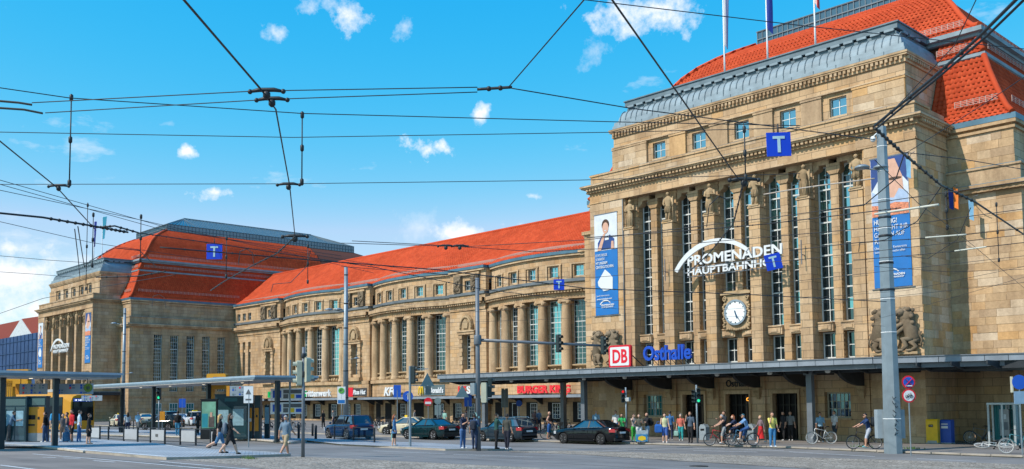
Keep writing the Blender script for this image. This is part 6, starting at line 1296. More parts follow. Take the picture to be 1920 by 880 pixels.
    for sx in (-1, 1):
        for sy in (-1, 1):
            w_ = obj('wheel', tm_, t, (sx*wb/2, sy*(hw-.125), r_)); w_.rotation_euler.z = 0 if sy > 0 else math.pi; obj('rim', rm_, w_)
    if taxi: MB().box((-.12, -.28, H), (.12, .28, H+.14)).build('taxi_sign', YEL, t)
    if roofrail:
        for s in (-1, 1): MB().tube([(xr1+.1, s*wrt*.95, H-.02), (xr1+.2, s*wrt*.95, H+.05), (xf1-.3, s*wrt*.95, H+.05), (xf1-.15, s*wrt*.95, H-.02)], .02, 6).build('roof_rail', CHROME, t)
    return t
def car_by_wheel(px, py, shape, heading, front=False):
    """put the left rear (or left front) wheel's contact point on a ground pixel"""
    S = SHAPES[shape]; p = gp(px, py); a = heading; f = Vector((math.cos(a), math.sin(a), 0)); l = Vector((-math.sin(a), math.cos(a), 0)); return p+f*(S['wb']/2*(-1 if front else 1))-l*(S['W']/2-.05)
H0 = math.pi
make_car('parked_car', 'glossy black sedan with red tail lights near the station kerb', 'car', 'sedan', paint('black', (.004, .0045, .006)), car_by_wheel(1126, 834.5, 'sedan', H0+.05), H0+.05, RIM_D)
make_car('parked_car', 'dark blue SUV behind the glass railing', 'car', 'suv', paint('blue', (.007, .028, .085)), car_by_wheel(649, 826, 'suv', H0-.12), H0-.12)
make_car('parked_car', 'dark green sedan behind the traffic light post', 'car', 'sedan', paint('green', (.006, .024, .028)), car_by_wheel(812, 825.5, 'sedan', H0+.02), H0+.02)
make_car('parked_car', 'dark hatchback behind the two young men, red tail lights', 'car', 'wagon', paint('petrol', (.018, .032, .045)), car_by_wheel(956, 830, 'wagon', H0), H0, roofrail=True)
make_car('taxi', 'cream taxi facing the viewer behind the green sedan', 'taxi', 'sedan', paint('cream', (.60, .52, .36)), car_by_wheel(724, 817.5, 'sedan', H0+.35, True), H0+.35, taxi=True)
crm, wht, drk = MATS['car_paint_cream'], paint('white', (.62, .64, .66)), paint('dark_green_small', (.015, .03, .028))
for i, (px, py, sh, pm, hd, tx, lab) in enumerate(((225, 800, 'sedan', crm, H0-.2, True, 'cream taxi seen behind the left shelter column'), (272, 798, 'sedan', crm, H0-.3, False, 'pale car parked in front of the far left hall'), (302, 806, 'wagon', drk, H0+.6, False, 'small dark green car with red tail light at the far rank'), (335, 799, 'sedan', wht, H0-.2, False, 'white car at the far rank behind the man with backpack'), (365, 800, 'suv', wht, H0-.25, True, 'white taxi van at the far rank left of the poster case'), (316, 797, 'suv', paint('light_blue', (.10, .32, .42)), H0-.2, False, 'light blue car at the far rank'))):
    make_car('taxi' if tx else 'parked_car', lab, 'taxi' if tx else 'car', sh, pm, gp(px, py), hd, taxi=tx)
# ------------------------------------------------------------------ bicycles
def ringpts(c, r_, n=24): return [(c[0]+r_*math.cos(2*math.pi*k/n), 0, c[2]+r_*math.sin(2*math.pi*k/n)) for k in range(n)]
def torus(c, R_, r_, n=26, m=6):
    b = MB(); b.loft([[(c[0]+(R_+r_*math.cos(2*math.pi*j/m))*math.cos(2*math.pi*i/n), r_*math.sin(2*math.pi*j/m), c[2]+(R_+r_*math.cos(2*math.pi*j/m))*math.sin(2*math.pi*i/n)) for j in range(m)] for i in range(n+1)], caps=False); return b
BT = torus((0, 0, 0), .325, .021).mesh('tyre', TYRE); bb = torus((0, 0, 0), .30, .011, 26, 4)
for k in range(18): a = 2*math.pi*k/18; bb.bar((0, .02*(-1)**k, 0), (math.cos(a)*.3, 0, math.sin(a)*.3), .005)
bb.tube([(0, -.05, 0), (0, .05, 0)], .025, 8); BR = bb.mesh('rim', mat('bike_rim', (.40, .42, .44), .35, .7, .05)); BRW = bb.mesh('rim', mat('white_bike_rim', (.62, .63, .64), .4)); BTW = torus((0, 0, 0), .325, .021).mesh('tyre', mat('pale_tyre', (.38, .38, .36), .7))
def bicycle(label, p, deg, fm, basket=False, step=False, pale=False, group=None, lean=0., rack=True, lie=False, name='bicycle'):
    t = thing(name, label, 'bicycle', p, head_rz(deg), group); t.rotation_euler.x = lean
    for x in (-.53, .55):
        w_ = obj('wheel', BTW if pale else BT, t, (x, 0, .345)); obj('rim', BRW if pale else BR, w_)
    f = MB(); bbk, st, hd, hd2, rr, fr = (-.08, 0, .3), (-.22, 0, .78), (.36, 0, .86), (.40, 0, .66), (-.53, 0, .345), (.55, 0, .345)
    f.tube([st, bbk], .017, 6).tube([bbk, hd2], .019, 6)
    if step: f.tube([(-.14, 0, .48), (.2, 0, .55), hd2], .017, 6)
    else: f.tube([(-.2, 0, .74), hd], .017, 6)
    f.tube([hd, hd2], .021, 6)
    for s in (-.05, .05): f.tube([(bbk[0], s*.5, bbk[2]), (rr[0], s, rr[2])], .010, 5).tube([(-.2, s*.4, .74), (rr[0], s, rr[2])], .009, 5).tube([(hd2[0], s, hd2[2]), (.46, s, .5), (fr[0], s, fr[2])], .011, 5)
    f.build('frame', fm, t)
    MB().tube([hd, (.34, 0, 1.0), (.37, 0, 1.05)], .013, 6).tube([(.2, -.3, 1.06), (.34, -.2, 1.07), (.37, 0, 1.05), (.34, .2, 1.07), (.2, .3, 1.06)], .012, 6).build('handlebar', TRIMB, t)
    MB().tube([st, (-.25, 0, .92)], .013, 6).loft([[(-.40, s*.09, .95+.03*z), ] [0:1]*1 for s, z in ()] or [[(-.40, -.09, .93), (-.40, .09, .93), (-.40, .09, .98), (-.40, -.09, .98)], [(-.25, -.07, .93), (-.25, .07, .93), (-.25, .07, .975), (-.25, -.07, .975)], [(-.12, -.025, .94), (-.12, .025, .94), (-.12, .025, .97), (-.12, -.025, .97)]]).build('saddle', TRIMB, t)
    q = MB().tube([(bbk[0], -.04, bbk[2]), (bbk[0], -.055, bbk[2])], .095, 14).tube([(bbk[0], -.07, bbk[2]), (.04, -.07, .18)], .012, 5).tube([(bbk[0], .07, bbk[2]), (-.2, .07, .42)], .012, 5).box((.0, -.16, .165), (.09, -.07, .19)).box((-.24, .07, .41), (-.16, .16, .435)); q.build('crank', TRIMB, t)
    for x in (-.53, .55):
        g = MB(); g.loft([[(x+rad*math.cos(a), y, .345+rad*math.sin(a)) for rad, y in ((.36, -.03), (.37, 0), (.36, .03))] for a in [R((-10 if x < 0 else 35)+(170 if x < 0 else 120)*k/10) for k in range(11)]], closed=False); g.build('mudguard', TRIMB if not pale else MATS['bike_rim'], t)
    if rack: MB().bar((-.3, 0, .74), (-.78, 0, .74), .12, .015).tube([(-.7, 0, .74), rr], .007, 4).build('rack', TRIMB, t)
    if basket: MB().loft([[(.42, -.13, .86), (.62, -.13, .86), (.62, .13, .86), (.42, .13, .86)], [(.40, -.17, 1.1), (.68, -.17, 1.1), (.68, .17, 1.1), (.40, .17, 1.1)]], smooth=False).build('basket', mat('wicker_dark', (.04, .035, .03), .8), t)
    if lie: t.rotation_euler = (R(74), 0, head_rz(deg)); t.location.z += .08
    return t
BIKEC = {n: mat('bike_'+n, c, .35, .2, .05, coat=.4) for n, c in dict(red=(.45, .02, .03), blue=(.05, .18, .32), black=(.015, .016, .018), green=(.05, .28, .16), grey=(.2, .22, .23), teal=(.04, .2, .24), white=(.6, .62, .62)).items()}
# ------------------------------------------------------------------ people
PEOPLE = []
SKINS = [mat('skin_a', (.50, .27, .18), .55, 0, .06), mat('skin_b', (.58, .35, .25), .55, 0, .06), mat('skin_c', (.36, .19, .12), .55, 0, .06)]
HAIRC = {n: mat('hair_'+n, c, .6, 0, .25, 20) for n, c in dict(dark=(.018, .012, .009), brown=(.07, .035, .018), blond=(.48, .30, .12), red=(.26, .075, .025), grey=(.38, .37, .36), bald=(.3, .2, .14)).items()}
CLO = {}
def cloth(c):
    k = tuple(round(v, 3) for v in c)
    if k not in CLO: CLO[k] = mat('cloth_%02d' % len(CLO), c, .85, 0, .18, 7, bump=.2)
    return CLO[k]
EYE = mat('eye_dark', (.02, .015, .012), .3, 0, 0); LIP = mat('lips', (.42, .14, .12), .5, 0, 0)
STAND = dict(l=(6, 4), r=(-5, 3), la=(4, 9, 12), ra=(-2, 9, 14)); WALK = dict(l=(24, 8), r=(-18, 22), la=(-22, 7, 20), ra=(22, 7, 25)); PHONE = dict(l=(4, 3), r=(-3, 2), la=(5, 9, 10), ra=(35, 8, 135)); CROSS = dict(l=(3, 2), r=(-3, 2), la=(25, 12, 95), ra=(25, 12, 95)); RAISE = dict(l=(4, 3), r=(-3, 2), la=(5, 8, 12), ra=(70, 30, 110)); HIPS = dict(l=(4, 3), r=(-6, 3), la=(-25, 30, 80), ra=(-25, 30, 80)); LEANK = dict(l=(4, 3), r=(-4, 3), la=(35, 6, 60), ra=(40, 6, 60))
def person(label, p, deg, h, top, legs, pose=STAND, hair='brown', skin=0, shorts=False, sleeve='short', shoes=(.6, .6, .6), skirt=None, long_hair=False, hat=None, lean=0, hip=None, bareleg=None, group=None, ride=False, sleeveless=False):
    t = thing('person', label, 'person', p, head_rz(deg)-math.pi/2, group); S = h
    hz = hip if hip else .52
    def arm(sgn, pr):
        sw, out, el = pr; sh = Vector((sgn*.108, .0, .812)); sh.y += (sh.z-hz)*math.tan(R(lean)); sh.z = hz+(sh.z-hz)*math.cos(R(lean))
        a, o = R(sw), R(out); d = Vector((sgn*math.sin(o), math.sin(a)*math.cos(o), -math.cos(a)*math.cos(o))); e = sh+d*.165
        fwd = Vector((-sgn*.25*(1 if el > 40 else 0), math.cos(a), math.sin(a))); f = (d*math.cos(R(el))+fwd*math.sin(R(el))).normalized(); w = e+f*.148; return sh, e, w, w+f*.045, f
    def leg(sgn, pr):
        a, k = R(pr[0]), R(pr[1]); hp = Vector((sgn*.052, 0, hz-.0)); kn = hp+Vector((sgn*(.03 if ride else .004), math.sin(a), -math.cos(a)))*.235; an = kn+Vector((0, math.sin(a-k), -math.cos(a-k)))*.24; return hp, kn, an
    L_, R_ = leg(-1, pose['l']), leg(1, pose['r']); A1, A2 = arm(-1, pose['la']), arm(1, pose['ra'])
    dz = 0 if ride else .045-min(L_[2].z, R_[2].z)
    Z = Vector((0, 0, dz)); b = MB(); segs = []
    def T(pts, rs, tag_, n=10):
        pts = [(q+Z)*S for q in pts]; b.tube(pts, [r_*S for r_ in rs], n)
        for p0, p1, r0 in zip(pts, pts[1:], rs): segs.append((p0, p1, r0*S, tag_))
    def TL(v): 
        v = Vector(v); 
        if v.z > hz: v = Vector((v.x, v.y+(v.z-hz)*math.tan(R(lean)), hz+(v.z-hz)*math.cos(R(lean))))
        return v
    def er(z, rx, ry, oy=0, n=14): return [(TL((rx*math.cos(2*math.pi*j/n), oy+ry*math.sin(2*math.pi*j/n), z))+Z)*S for j in range(n)]
    b.loft([er(hz-.045, .05, .045), er(hz-.02, .088, .062), er(hz+.02, .094, .066), er(.615, .082, .056, .002), er(.70, .094, .062, .004), er(.765, .104, .062), er(.80, .100, .054), er(.825, .06, .042), er(.845, .033, .034), er(.875, .031, .034, .006)])
    segs += [((TL((0, 0, hz+.05))+Z)*S, (TL((0, 0, .815))+Z)*S, .095*S, 'torso'), ((Vector((0, 0, hz-.03))+Z)*S, (Vector((0, 0, hz+.03))+Z)*S, .085*S, 'hips'), ((TL((0, 0, .845))+Z)*S, (TL((0, .008, .88))+Z)*S, .034*S, 'head')]
    hc = (TL((0, .012, .935))+Z)*S; b.sphere(hc, (.047*S, .056*S, .066*S), 12, 10); b.sphere(hc+Vector((0, .022, -.03))*S, (.034*S, .034*S, .034*S), 8, 6); b.sphere(hc+Vector((0, .058, -.006))*S, (.009*S, .014*S, .014*S), 6, 5)
    for s in (-1, 1): b.sphere(hc+Vector((s*.048, 0, -.004))*S, (.007*S, .014*S, .018*S), 6, 5)
    segs.append((hc-Vector((0, 0, .03))*S, hc+Vector((0, 0, .03))*S, .055*S, 'head'))
    for hp, kn, an in (L_, R_):
        T([hp, hp.lerp(kn, .35), kn], [.062, .058, .040], 'thigh'); T([kn, kn.lerp(an, .35), an], [.040, .041, .024], 'shin'); T([an+Vector((0, -.025, -.018)), an+Vector((0, .04, -.026)), an+Vector((0, .095, -.032))], [.026, .026, .018], 'foot', 8)
    for sh, e, w, hd, f in (A1, A2):
        T([Vector((sh.x*.75, sh.y, sh.z)), sh, sh.lerp(e, .5), e], [.036, .036, .030, .025], 'uarm', 9); T([e, e.lerp(w, .35), w], [.026, .026, .017], 'farm', 8); T([w, w+f*.025, w+f*.05], [.017, .024, .019], 'hand', 8)
    me = b.mesh('body', [cloth(top)]); body = obj('body', me, t); body.modifiers.new('fuse', 'REMESH'); md = body.modifiers[0]; md.mode = 'VOXEL'; md.voxel_size = .021
    sk = SKINS[skin]; lm = cloth(legs); tm2 = cloth(top); shm = cloth(shoes)
    PEOPLE.append((body, segs, dict(torso=tm2, hips=lm if not skirt else tm2, head=sk, thigh=lm, shin=sk if (shorts or skirt or bareleg) else lm, foot=shm, uarm=sk if sleeveless else tm2, farm=tm2 if sleeve == 'long' else sk, hand=sk), shorts, skirt is not None))
    # fingers
    fb = MB()
    for sgn, (sh, e, w, hd, f) in ((-1, A1), (1, A2)):
        side = f.cross(Vector((0, 1, 0))); side = side.normalized() if side.length > .1 else Vector((1, 0, 0)); nrm = side.cross(f)
        for k, ln in enumerate((.042, .047, .044, .034)):
            o = w+f*.045+side*(-.013+.0087*k); fb.tube([(q+Z)*S for q in (o, o+f*ln*.5+nrm*.004, o+f*ln+nrm*.014)], [.0052*S, .0049*S, .0038*S], 5)
        o = w+f*.018+side*(-.018*sgn); fb.tube([(q+Z)*S for q in (o, o+f*.018-side*.016*sgn, o+f*.038-side*.018*sgn)], [.006*S, .0055*S, .0042*S], 5)
    fb.build('fingers', sk, t)
    fc = MB()
    for s in (-1, 1): fc.sphere(hc+Vector((s*.018, .050, .006))*S, .0055*S, 6, 4)
    fc.sphere(hc+Vector((0, .052, -.032))*S, (.014*S, .006*S, .004*S), 6, 4, 1); fc.build('face', [EYE, LIP], t)
    # hair or hat
    hb = MB(); hm = HAIRC[hair]; rings = []
    for i in range(7):
        th = R(4+i*17); rings.append([(hc+Vector(((.052*math.sin(th))*math.cos(a), -.006+(.060*math.sin(th))*math.sin(a)*(1 if math.sin(a) < 0 else max(.55, 1-.13*i)), .008+.068*math.cos(th) if not (math.sin(a) > .2 and i > 4) else .03)))*1 if False else hc+Vector(((.052*math.sin(th))*math.cos(a), -.006+.060*math.sin(th)*math.sin(a)*(1 if math.sin(a) < .1 else (1 if i < 4 else .25)), .008+.068*math.cos(th)))*S for a in [2*math.pi*j/12 for j in range(12)]])
    if hair != 'bald' and not hat: hb.loft(rings)
    if long_hair: hb.loft([[hc+Vector((rx*math.cos(a), -.035+oy+ry*math.sin(a), z))*S for a in [2*math.pi*j/10 for j in range(10)]] for rx, ry, z, oy in ((.048, .04, .03, 0), (.055, .034, -.05, -.008), (.058, .028, -.12, -.016), (.045, .02, -.185, -.014), (.02, .01, -.22, -.01))])
    if hb.v: hb.build('hair', hm, t)
    if hat: q = MB(); q.loft(rings[:5]); q.loft([[hc+Vector((.05*math.cos(a), .03+.07*max(0, math.sin(a)), .022+dz2))*S for a in [2*math.pi*j/12 for j in range(12)]] for dz2 in (0, .008)]); q.build('cap', cloth(hat), t)
    if skirt:
        c, zb, wd = skirt; q = MB(); n = 18
        q.loft([[(Vector((rx*(1+.06*math.sin(5*a+z*9))*math.cos(a), rx*.78*(1+.06*math.sin(5*a+z*9))*math.sin(a), z))+Z)*S for a in [2*math.pi*j/n for j in range(n)]] for rx, z in ((.086, .63), (.10, hz+.0), (.105+.3*(wd-.1), (hz+zb)/2), (wd, zb))], caps=False); q.build('skirt', cloth(c), t)
    return t
def finish_people():
    dg = bpy.context.evaluated_depsgraph_get(); dg.update()
    for body, segs, mt, shorts, skirt in PEOPLE:
        me = bpy.data.meshes.new_from_object(body.evaluated_get(dg)); body.modifiers.clear(); old = body.data; body.data = me; me.name = 'body'; bpy.data.meshes.remove(old)
        me.materials.clear(); mats = list(dict.fromkeys(mt.values())); [me.materials.append(m) for m in mats]; idx = {m: i for i, m in enumerate(mats)}
        S_ = [(a, b_-a, (b_-a).length_squared, r_, tg) for a, b_, r_, tg in segs]; out = []
        for pl in me.polygons:
            c = pl.center; best = 9; bt = 'torso'; bu = 0
            for a, d, l2, r_, tg in S_:
                u = max(0, min(1, (c-a).dot(d)/l2)); k = (c-a-d*u).length-r_
                if k < best: best, bt, bu = k, tg, u
            if bt == 'shin' and shorts and mt['shin'] != mt['thigh'] and bu < .0: bt = 'thigh'
            out.append(idx[mt[bt]])
        me.polygons.foreach_set('material_index', out); me.polygons.foreach_set('use_smooth', [True]*len(out)); me.update()
def backpack(label, person_o, c, h, deg=None, z=.71, name='backpack', cat='backpack', back=-.13):
    o = MB().loft([[(rx*math.cos(a)*(1), ry*math.sin(a), zz) for a in [2*math.pi*j/12 for j in range(12)]] for rx, ry, zz in ((.10, .06, -.24), (.16, .10, -.22), (.17, .11, -.05), (.16, .10, .14), (.10, .06, .22), (.03, .03, .24))]).box((-.11, -.15, -.18), (.11, -.08, .02)).tube([(-.1, .07, .18), (-.12, .22, .2), (-.12, .26, 0), (-.11, .08, -.18)], .018, 5).tube([(.1, .07, .18), (.12, .22, .2), (.12, .26, 0), (.11, .08, -.18)], .018, 5).build(name, cloth(c)); a = person_o.rotation_euler.z
    o.location = Vector(person_o.location)+Matrix.Rotation(a, 3, 'Z') @ Vector((0, back*h*1.05, z*h)); o.rotation_euler.z = a; return tag(o, label, cat)
def bag(label, person_o, off, c, size=(.17, .07, .2), name='bag', cat='bag'):
    sx, sy, sz = size; o = MB().loft([[(-sx*k, -sy*k, z), (sx*k, -sy*k, z), (sx*k, sy*k, z), (-sx*k, sy*k, z)] for k, z in ((.8, -sz), (1, -sz*.8), (1, sz*.5), (.75, sz*.9))], smooth=False).tube([(-sx*.5, 0, sz*.9), (-sx*.3, 0, sz*1.5), (sx*.3, 0, sz*1.5), (sx*.5, 0, sz*.9)], .012, 5).build(name, cloth(c)); a = person_o.rotation_euler.z
    o.location = Vector(person_o.location)+Matrix.Rotation(a, 3, 'Z') @ Vector(off); o.rotation_euler.z = a; return tag(o, label, cat)
NV, JN, BKc, WH, GY, BE, LB = (.02, .03, .07), (.05, .12, .28), (.014, .014, .016), (.62, .63, .64), (.17, .18, .19), (.42, .31, .19), (.25, .45, .62)
# crossing, front
person('man in grey tee, beige shorts and grey cap walking away', gp(535, 854, .02), 62, 1.74, (.14, .21, .28), BE, WALK, 'grey', 0, True, shoes=(.12, .28, .5), hat=(.33, .33, .33))
g2 = person('blond woman in denim shorts walking behind her friend', gp(412, 850, .11), 20, 1.66, BKc, (.06, .16, .30), dict(l=(20, 10), r=(-22, 45), la=(15, 8, 20), ra=(-20, 10, 15)), 'blond', 1, True, shoes=BKc, long_hair=True)
bag('black jacket carried low by the blond woman', g2, (-.28, -.2, .62), BKc, (.2, .1, .32), 'jacket', 'jacket')
g1 = person('woman in short black dress with grey backpack walking', gp(431, 852, .11), 15, 1.71, BKc, BKc, WALK, 'brown', 1, False, shoes=BKc, skirt=(BKc, .36, .115), long_hair=True, bareleg=True); backpack('small grey backpack of the woman in black dress', g1, (.12, .15, .19), 1.5)
w = person('red haired woman in blue denim jacket and black trousers waiting', gp(739, 836, .1), 5, 1.70, (.06, .17, .34), BKc, STAND, 'red', 1, sleeve='long', shoes=WH, long_hair=True, skirt=((.06, .17, .34), .40, .12)); backpack('black backpack of the red haired woman', w, BKc, 1.6); bag('turquoise shopping bag beside the red haired woman', w, (-.3, -.1, .45), (.25, .62, .62), (.16, .07, .22))
person('man in navy tee and blue jeans talking by the mast', gp(868, 841, .1), 330, 1.82, NV, JN, CROSS, 'dark', 0, shoes=WH)
m = person('man in navy shirt with backpack seen from behind at the mast', gp(890, 842, .1), 75, 1.78, (.03, .06, .13), (.025, .04, .085), STAND, 'dark', 2, shoes=BKc); backpack('dark backpack of the man at the mast', m, (.02, .025, .04), 1.7)
person('young man in dark green top and black track trousers', gp(931, 842, .1), 20, 1.80, (.02, .07, .06), BKc, LEANK, 'brown', 1, shoes=BKc)
person('young man in black camouflage top and striped track trousers', gp(951, 843, .1), 60, 1.78, (.06, .06, .05), (.014, .016, .03), STAND, 'dark', 0, shoes=WH)
# station pavement, right
q = gp(1037, 823.5, .12); bicycle('green bicycle with a black front basket straddled by the man in brown', q, 8, BIKEC['green'], True, True); person('man in brown vest and blue shorts standing over a green bicycle', q+RIGHT*-.25, 350, 1.80, (.10, .045, .035), (.03, .12, .34), HIPS, 'bald', 0, True, shoes=(.3, .2, .15), sleeveless=True)
person('man in light blue shirt behind the black sedan', gp(1118, 818, .12), 280, 1.80, LB, NV, STAND, 'blond', 1); person('man in white shirt with shoulder strap behind the black sedan', gp(1155, 819, .12), 240, 1.78, WH, JN, STAND, 'brown', 0); person('person in green tee bending by the sedan boot', gp(1168, 826, .12), 250, 1.68, (.03, .34, .10), BKc, LEANK, 'dark', 0, lean=12)
person('woman in green trousers raising her arm', gp(1189, 828, .12), 300, 1.66, (.35, .30, .28), (.05, .42, .06), RAISE, 'brown', 1); person('woman in olive tee beside the luggage cart', gp(1199, 830, .12), 260, 1.68, (.09, .09, .07), WH, CROSS, 'brown', 1)
m = person('man in black tee and pale jeans with black backpack', gp(1214, 829.5, .12), 200, 1.74, BKc, (.32, .42, .52), LEANK, 'bald', 0, shoes=WH); backpack('black backpack of the man by the luggage cart', m, BKc, 1.7)
p = gp(1203, 830.5, .12); t = thing('luggage_cart', 'small cart with colourful bags beside the waiting group', 'cart', p, head_rz(0)); MB().box((-.32, -.2, .08), (.32, .2, .5)).build('box', cloth((.04, .22, .42)), t); MB().prism([(-.24, .2), (.0, .12), (.24, .2), (.2, .36), (0, .42), (-.2, .36)], lambda u, v, k: (u, -.2-.01*k, v)).build('yellow_patch', YEL, t); MB().box((-.28, -.16, .5), (.28, .16, .72)).build('bag', cloth((.35, .42, .45)), t); MB().tube([(-.3, .2, .1), (-.3, .22, .95), (.3, .22, .95), (.3, .2, .1)], .018, 6).build('handle', STEEL, t)
for s in (-1, 1): MB().tube([(s*.3, -.03, .06), (s*.3, .03, .06)], .06, 10).build('wheel', TYRE, t)
w = person('woman in pale yellow top with blue waist jacket', gp(1247, 830.5, .12), 268, 1.72, (.55, .55, .33), (.05, .12, .38), STAND, 'brown', 1, True, sleeveless=True); bag('blue beach bag beside the woman in pale yellow', w, (.38, 0, .85), (.02, .12, .42), (.2, .12, .26)); m = person('man in blue shirt and dark trousers with a grey bag', gp(1257, 826, .12), 90, 1.80, (.06, .17, .36), NV, STAND, 'dark', 0); bag('grey carrier bag of the man in blue shirt', m, (.36, .05, .5), (.22, .22, .24), (.16, .08, .2))
w = person('older woman in coral blouse and teal trousers', gp(1277, 826.5, .12), 262, 1.62, (.62, .16, .11), (.03, .36, .36), STAND, 'grey', 1); bag('pale green bag of the woman in teal trousers', w, (.3, .05, .45), (.3, .5, .42), (.13, .07, .16)); person('man in slate shirt and black trousers hand to his mouth', gp(1295, 830.5, .12), 240, 1.80, (.07, .10, .14), BKc, PHONE, 'brown', 0, shoes=BKc)
# cyclists
RIDE = dict(l=(70, 62), r=(28, 30), la=(52, 6, 12), ra=(52, 6, 12))
def cyclist(px, py, deg, fm, blabel, plabel, h, top, legs, **k):
    q = gp(px, py, .12); bicycle(blabel, q, deg, fm, step=k.pop('step', False)); f = Vector((math.cos(head_rz(deg)), math.sin(head_rz(deg)), 0)); return person(plabel, q-f*.24, deg, h, top, legs, k.pop('pose', RIDE), hip=.98/h, lean=k.pop('lean', 18), ride=True, **k)
cyclist(1350, 836, 178, BIKEC['red'], 'red bicycle at the head of the waiting cyclists', 'woman in black vest with white hair on a red bicycle', 1.68, BKc, (.3, .3, .3), hair='grey', skin=0, shorts=True, sleeveless=True, pose=dict(l=(20, 18), r=(2, 2), la=(45, 8, 20), ra=(45, 8, 20)), lean=10)
cyclist(1374, 834, 176, BIKEC['grey'], 'grey bicycle in the middle of the waiting cyclists', 'red haired woman in dark dress on a bicycle', 1.66, NV, NV, hair='red', skin=1, long_hair=True, shorts=True, step=True); cyclist(1394, 836.5, 180, BIKEC['blue'], 'blue bicycle at the back of the waiting cyclists', 'man in patterned blue shirt and cap on a blue bicycle', 1.74, (.16, .30, .52), (.04, .10, .26), hair='dark', hat=(.03, .12, .16), shorts=True)
person('man in dark tee behind the red bicycle', gp(1359, 829, .12), 200, 1.8, (.02, .025, .035), BKc, CROSS, 'brown', 0)
w = person('woman in grey top and long red skirt', gp(1427, 831.5, .12), 190, 1.62, (.20, .14, .15), (.4, .02, .02), WALK, 'blond', 1, skirt=((.60, .02, .02), .2, .16), sleeve='long', shoes=WH)
m = person('man in yellow tee and blue jeans on the kerb holding a phone', gp(1449, 838.5, .12), 285, 1.82, (.66, .56, .14), (.05, .20, .40), PHONE, 'brown', 0, shoes=WH)
person('man in pale blue shirt half hidden by the canopy column', gp(1539, 829, .12), 270, 1.7, LB, BKc, STAND, 'dark', 0); person('man in white tee and dark shorts by the barred window', gp(1566, 828.5, .12), 200, 1.78, WH, (.03, .05, .07), STAND, 'brown', 0, True)
m = cyclist(1621, 842.5, 178, BIKEC['black'], 'black mountain bicycle beside the big pole', 'young man with cap sitting on a mountain bicycle by the big pole', 1.76, (.015, .04, .12), (.42, .46, .54), hair='dark', hat=(.02, .02, .025), shorts=True, shoes=(.2, .5, .55), pose=dict(l=(24, 18), r=(4, 2), la=(52, 6, 12), ra=(52, 6, 12)), lean=12); backpack('dark backpack of the young cyclist', m, (.015, .022, .03), 1.6, z=.84)
bicycle('pale bicycle leaning at the canopy column', gp(1541, 833, .12), 184, BIKEC['white'], pale=True); bicycle('light blue bicycle with white wheels at the right edge', gp(1912, 851, .12), 172, BIKEC['teal'], pale=True); bicycle('white and blue bicycle lying on the pavement at the right', gp(1868, 843, .12), 170, BIKEC['white'], pale=True, lie=True); bicycle('dark bicycle in the shade beside the phone booth', gp(1840, 832, .12), 150, BIKEC['grey'], lean=.2); bicycle('dark bicycle behind the phone booth', gp(1902, 834, .12), 20, BIKEC['black'])
for px, lab, d, x in ((1470, 'person standing inside the right hand door', 200, (.02, .02, .025)), (1483, 'person in white and dark inside the right hand door', 250, (.2, .2, .2))): person(lab, gp(px, 826.5, .12), d, 1.75, x, BKc, STAND, 'dark', 0)
# queue at the left shelter
m = person('man in grey blue tee leaning to the kiosk glass', gp(17, 829, .1), 20, 1.74, (.10, .17, .26), (.07, .07, .07), LEANK, 'dark', 0, shoes=BKc, lean=16); person('person in dark clothes at the left picture edge', gp(2, 829, .1), 10, 1.8, BKc, NV, STAND, 'dark', 0)
m = person('person in dark top and jeans with black backpack at the ticket machine', gp(84, 829.5, .1), 190, 1.70, BKc, (.02, .06, .15), STAND, 'dark', 0, shoes=WH); backpack('black backpack at the ticket machine', m, BKc, 1.65)
m = person('tall man in bright blue tee and beige shorts', gp(102, 830, .1), 330, 1.92, (.05, .36, .66), (.46, .36, .26), STAND, 'brown', 1, True, shoes=WH); backpack('navy backpack of the tall man in blue', m, NV, 1.85)
person('woman in patterned top in the queue', gp(117, 827, .1), 300, 1.6, (.16, .13, .12), (.3, .2, .14), STAND, 'brown', 1); person('woman in navy vest and pale shorts in the queue', gp(125, 828, .1), 200, 1.68, NV, (.3, .36, .44), STAND, 'dark', 0, True, sleeveless=True)
m = person('man in red jacket and black trousers in the queue', gp(134, 829, .1), 230, 1.84, (.55, .02, .03), BKc, STAND, 'dark', 0, sleeve='long', bareleg=True); bag('blue trolley suitcase in the queue', m, (.42, .1, .3), (.06, .2, .38), (.2, .13, .28), 'suitcase', 'suitcase')
person('man in pale blue tee and jeans with shoulder bag', gp(148, 829.5, .1), 30, 1.80, (.46, .60, .70), (.03, .11, .28), STAND, 'dark', 0); person('woman in short black coat at the end of the queue', gp(166, 833, .1), 20, 1.62, BKc, BKc, STAND, 'brown', 1, sleeve='long', skirt=(BKc, .36, .12), shoes=(.3, .22, .16))
m = person('man in jeans with black backpack on the far platform', gp(333, 818, .14), 95, 1.80, BKc, (.04, .2, .36), STAND, 'dark', 0); backpack('black backpack of the man on the far platform', m, BKc, 1.8)
person('long haired woman in black and white on the far platform', gp(239, 813, .14), 120, 1.68, (.35, .42, .5), NV, STAND, 'dark', 1, long_hair=True); person('man in light blue shirt on the far platform', gp(258, 812, .14), 80, 1.74, (.22, .46, .7), GY, STAND, 'grey', 0); person('dark figure beside the far railing', gp(224, 811, .14), 60, 1.7, NV, NV, STAND, 'dark', 0); person('dark figure by the poster case', gp(371, 815, .14), 250, 1.7, BKc, BKc, STAND, 'dark', 0)
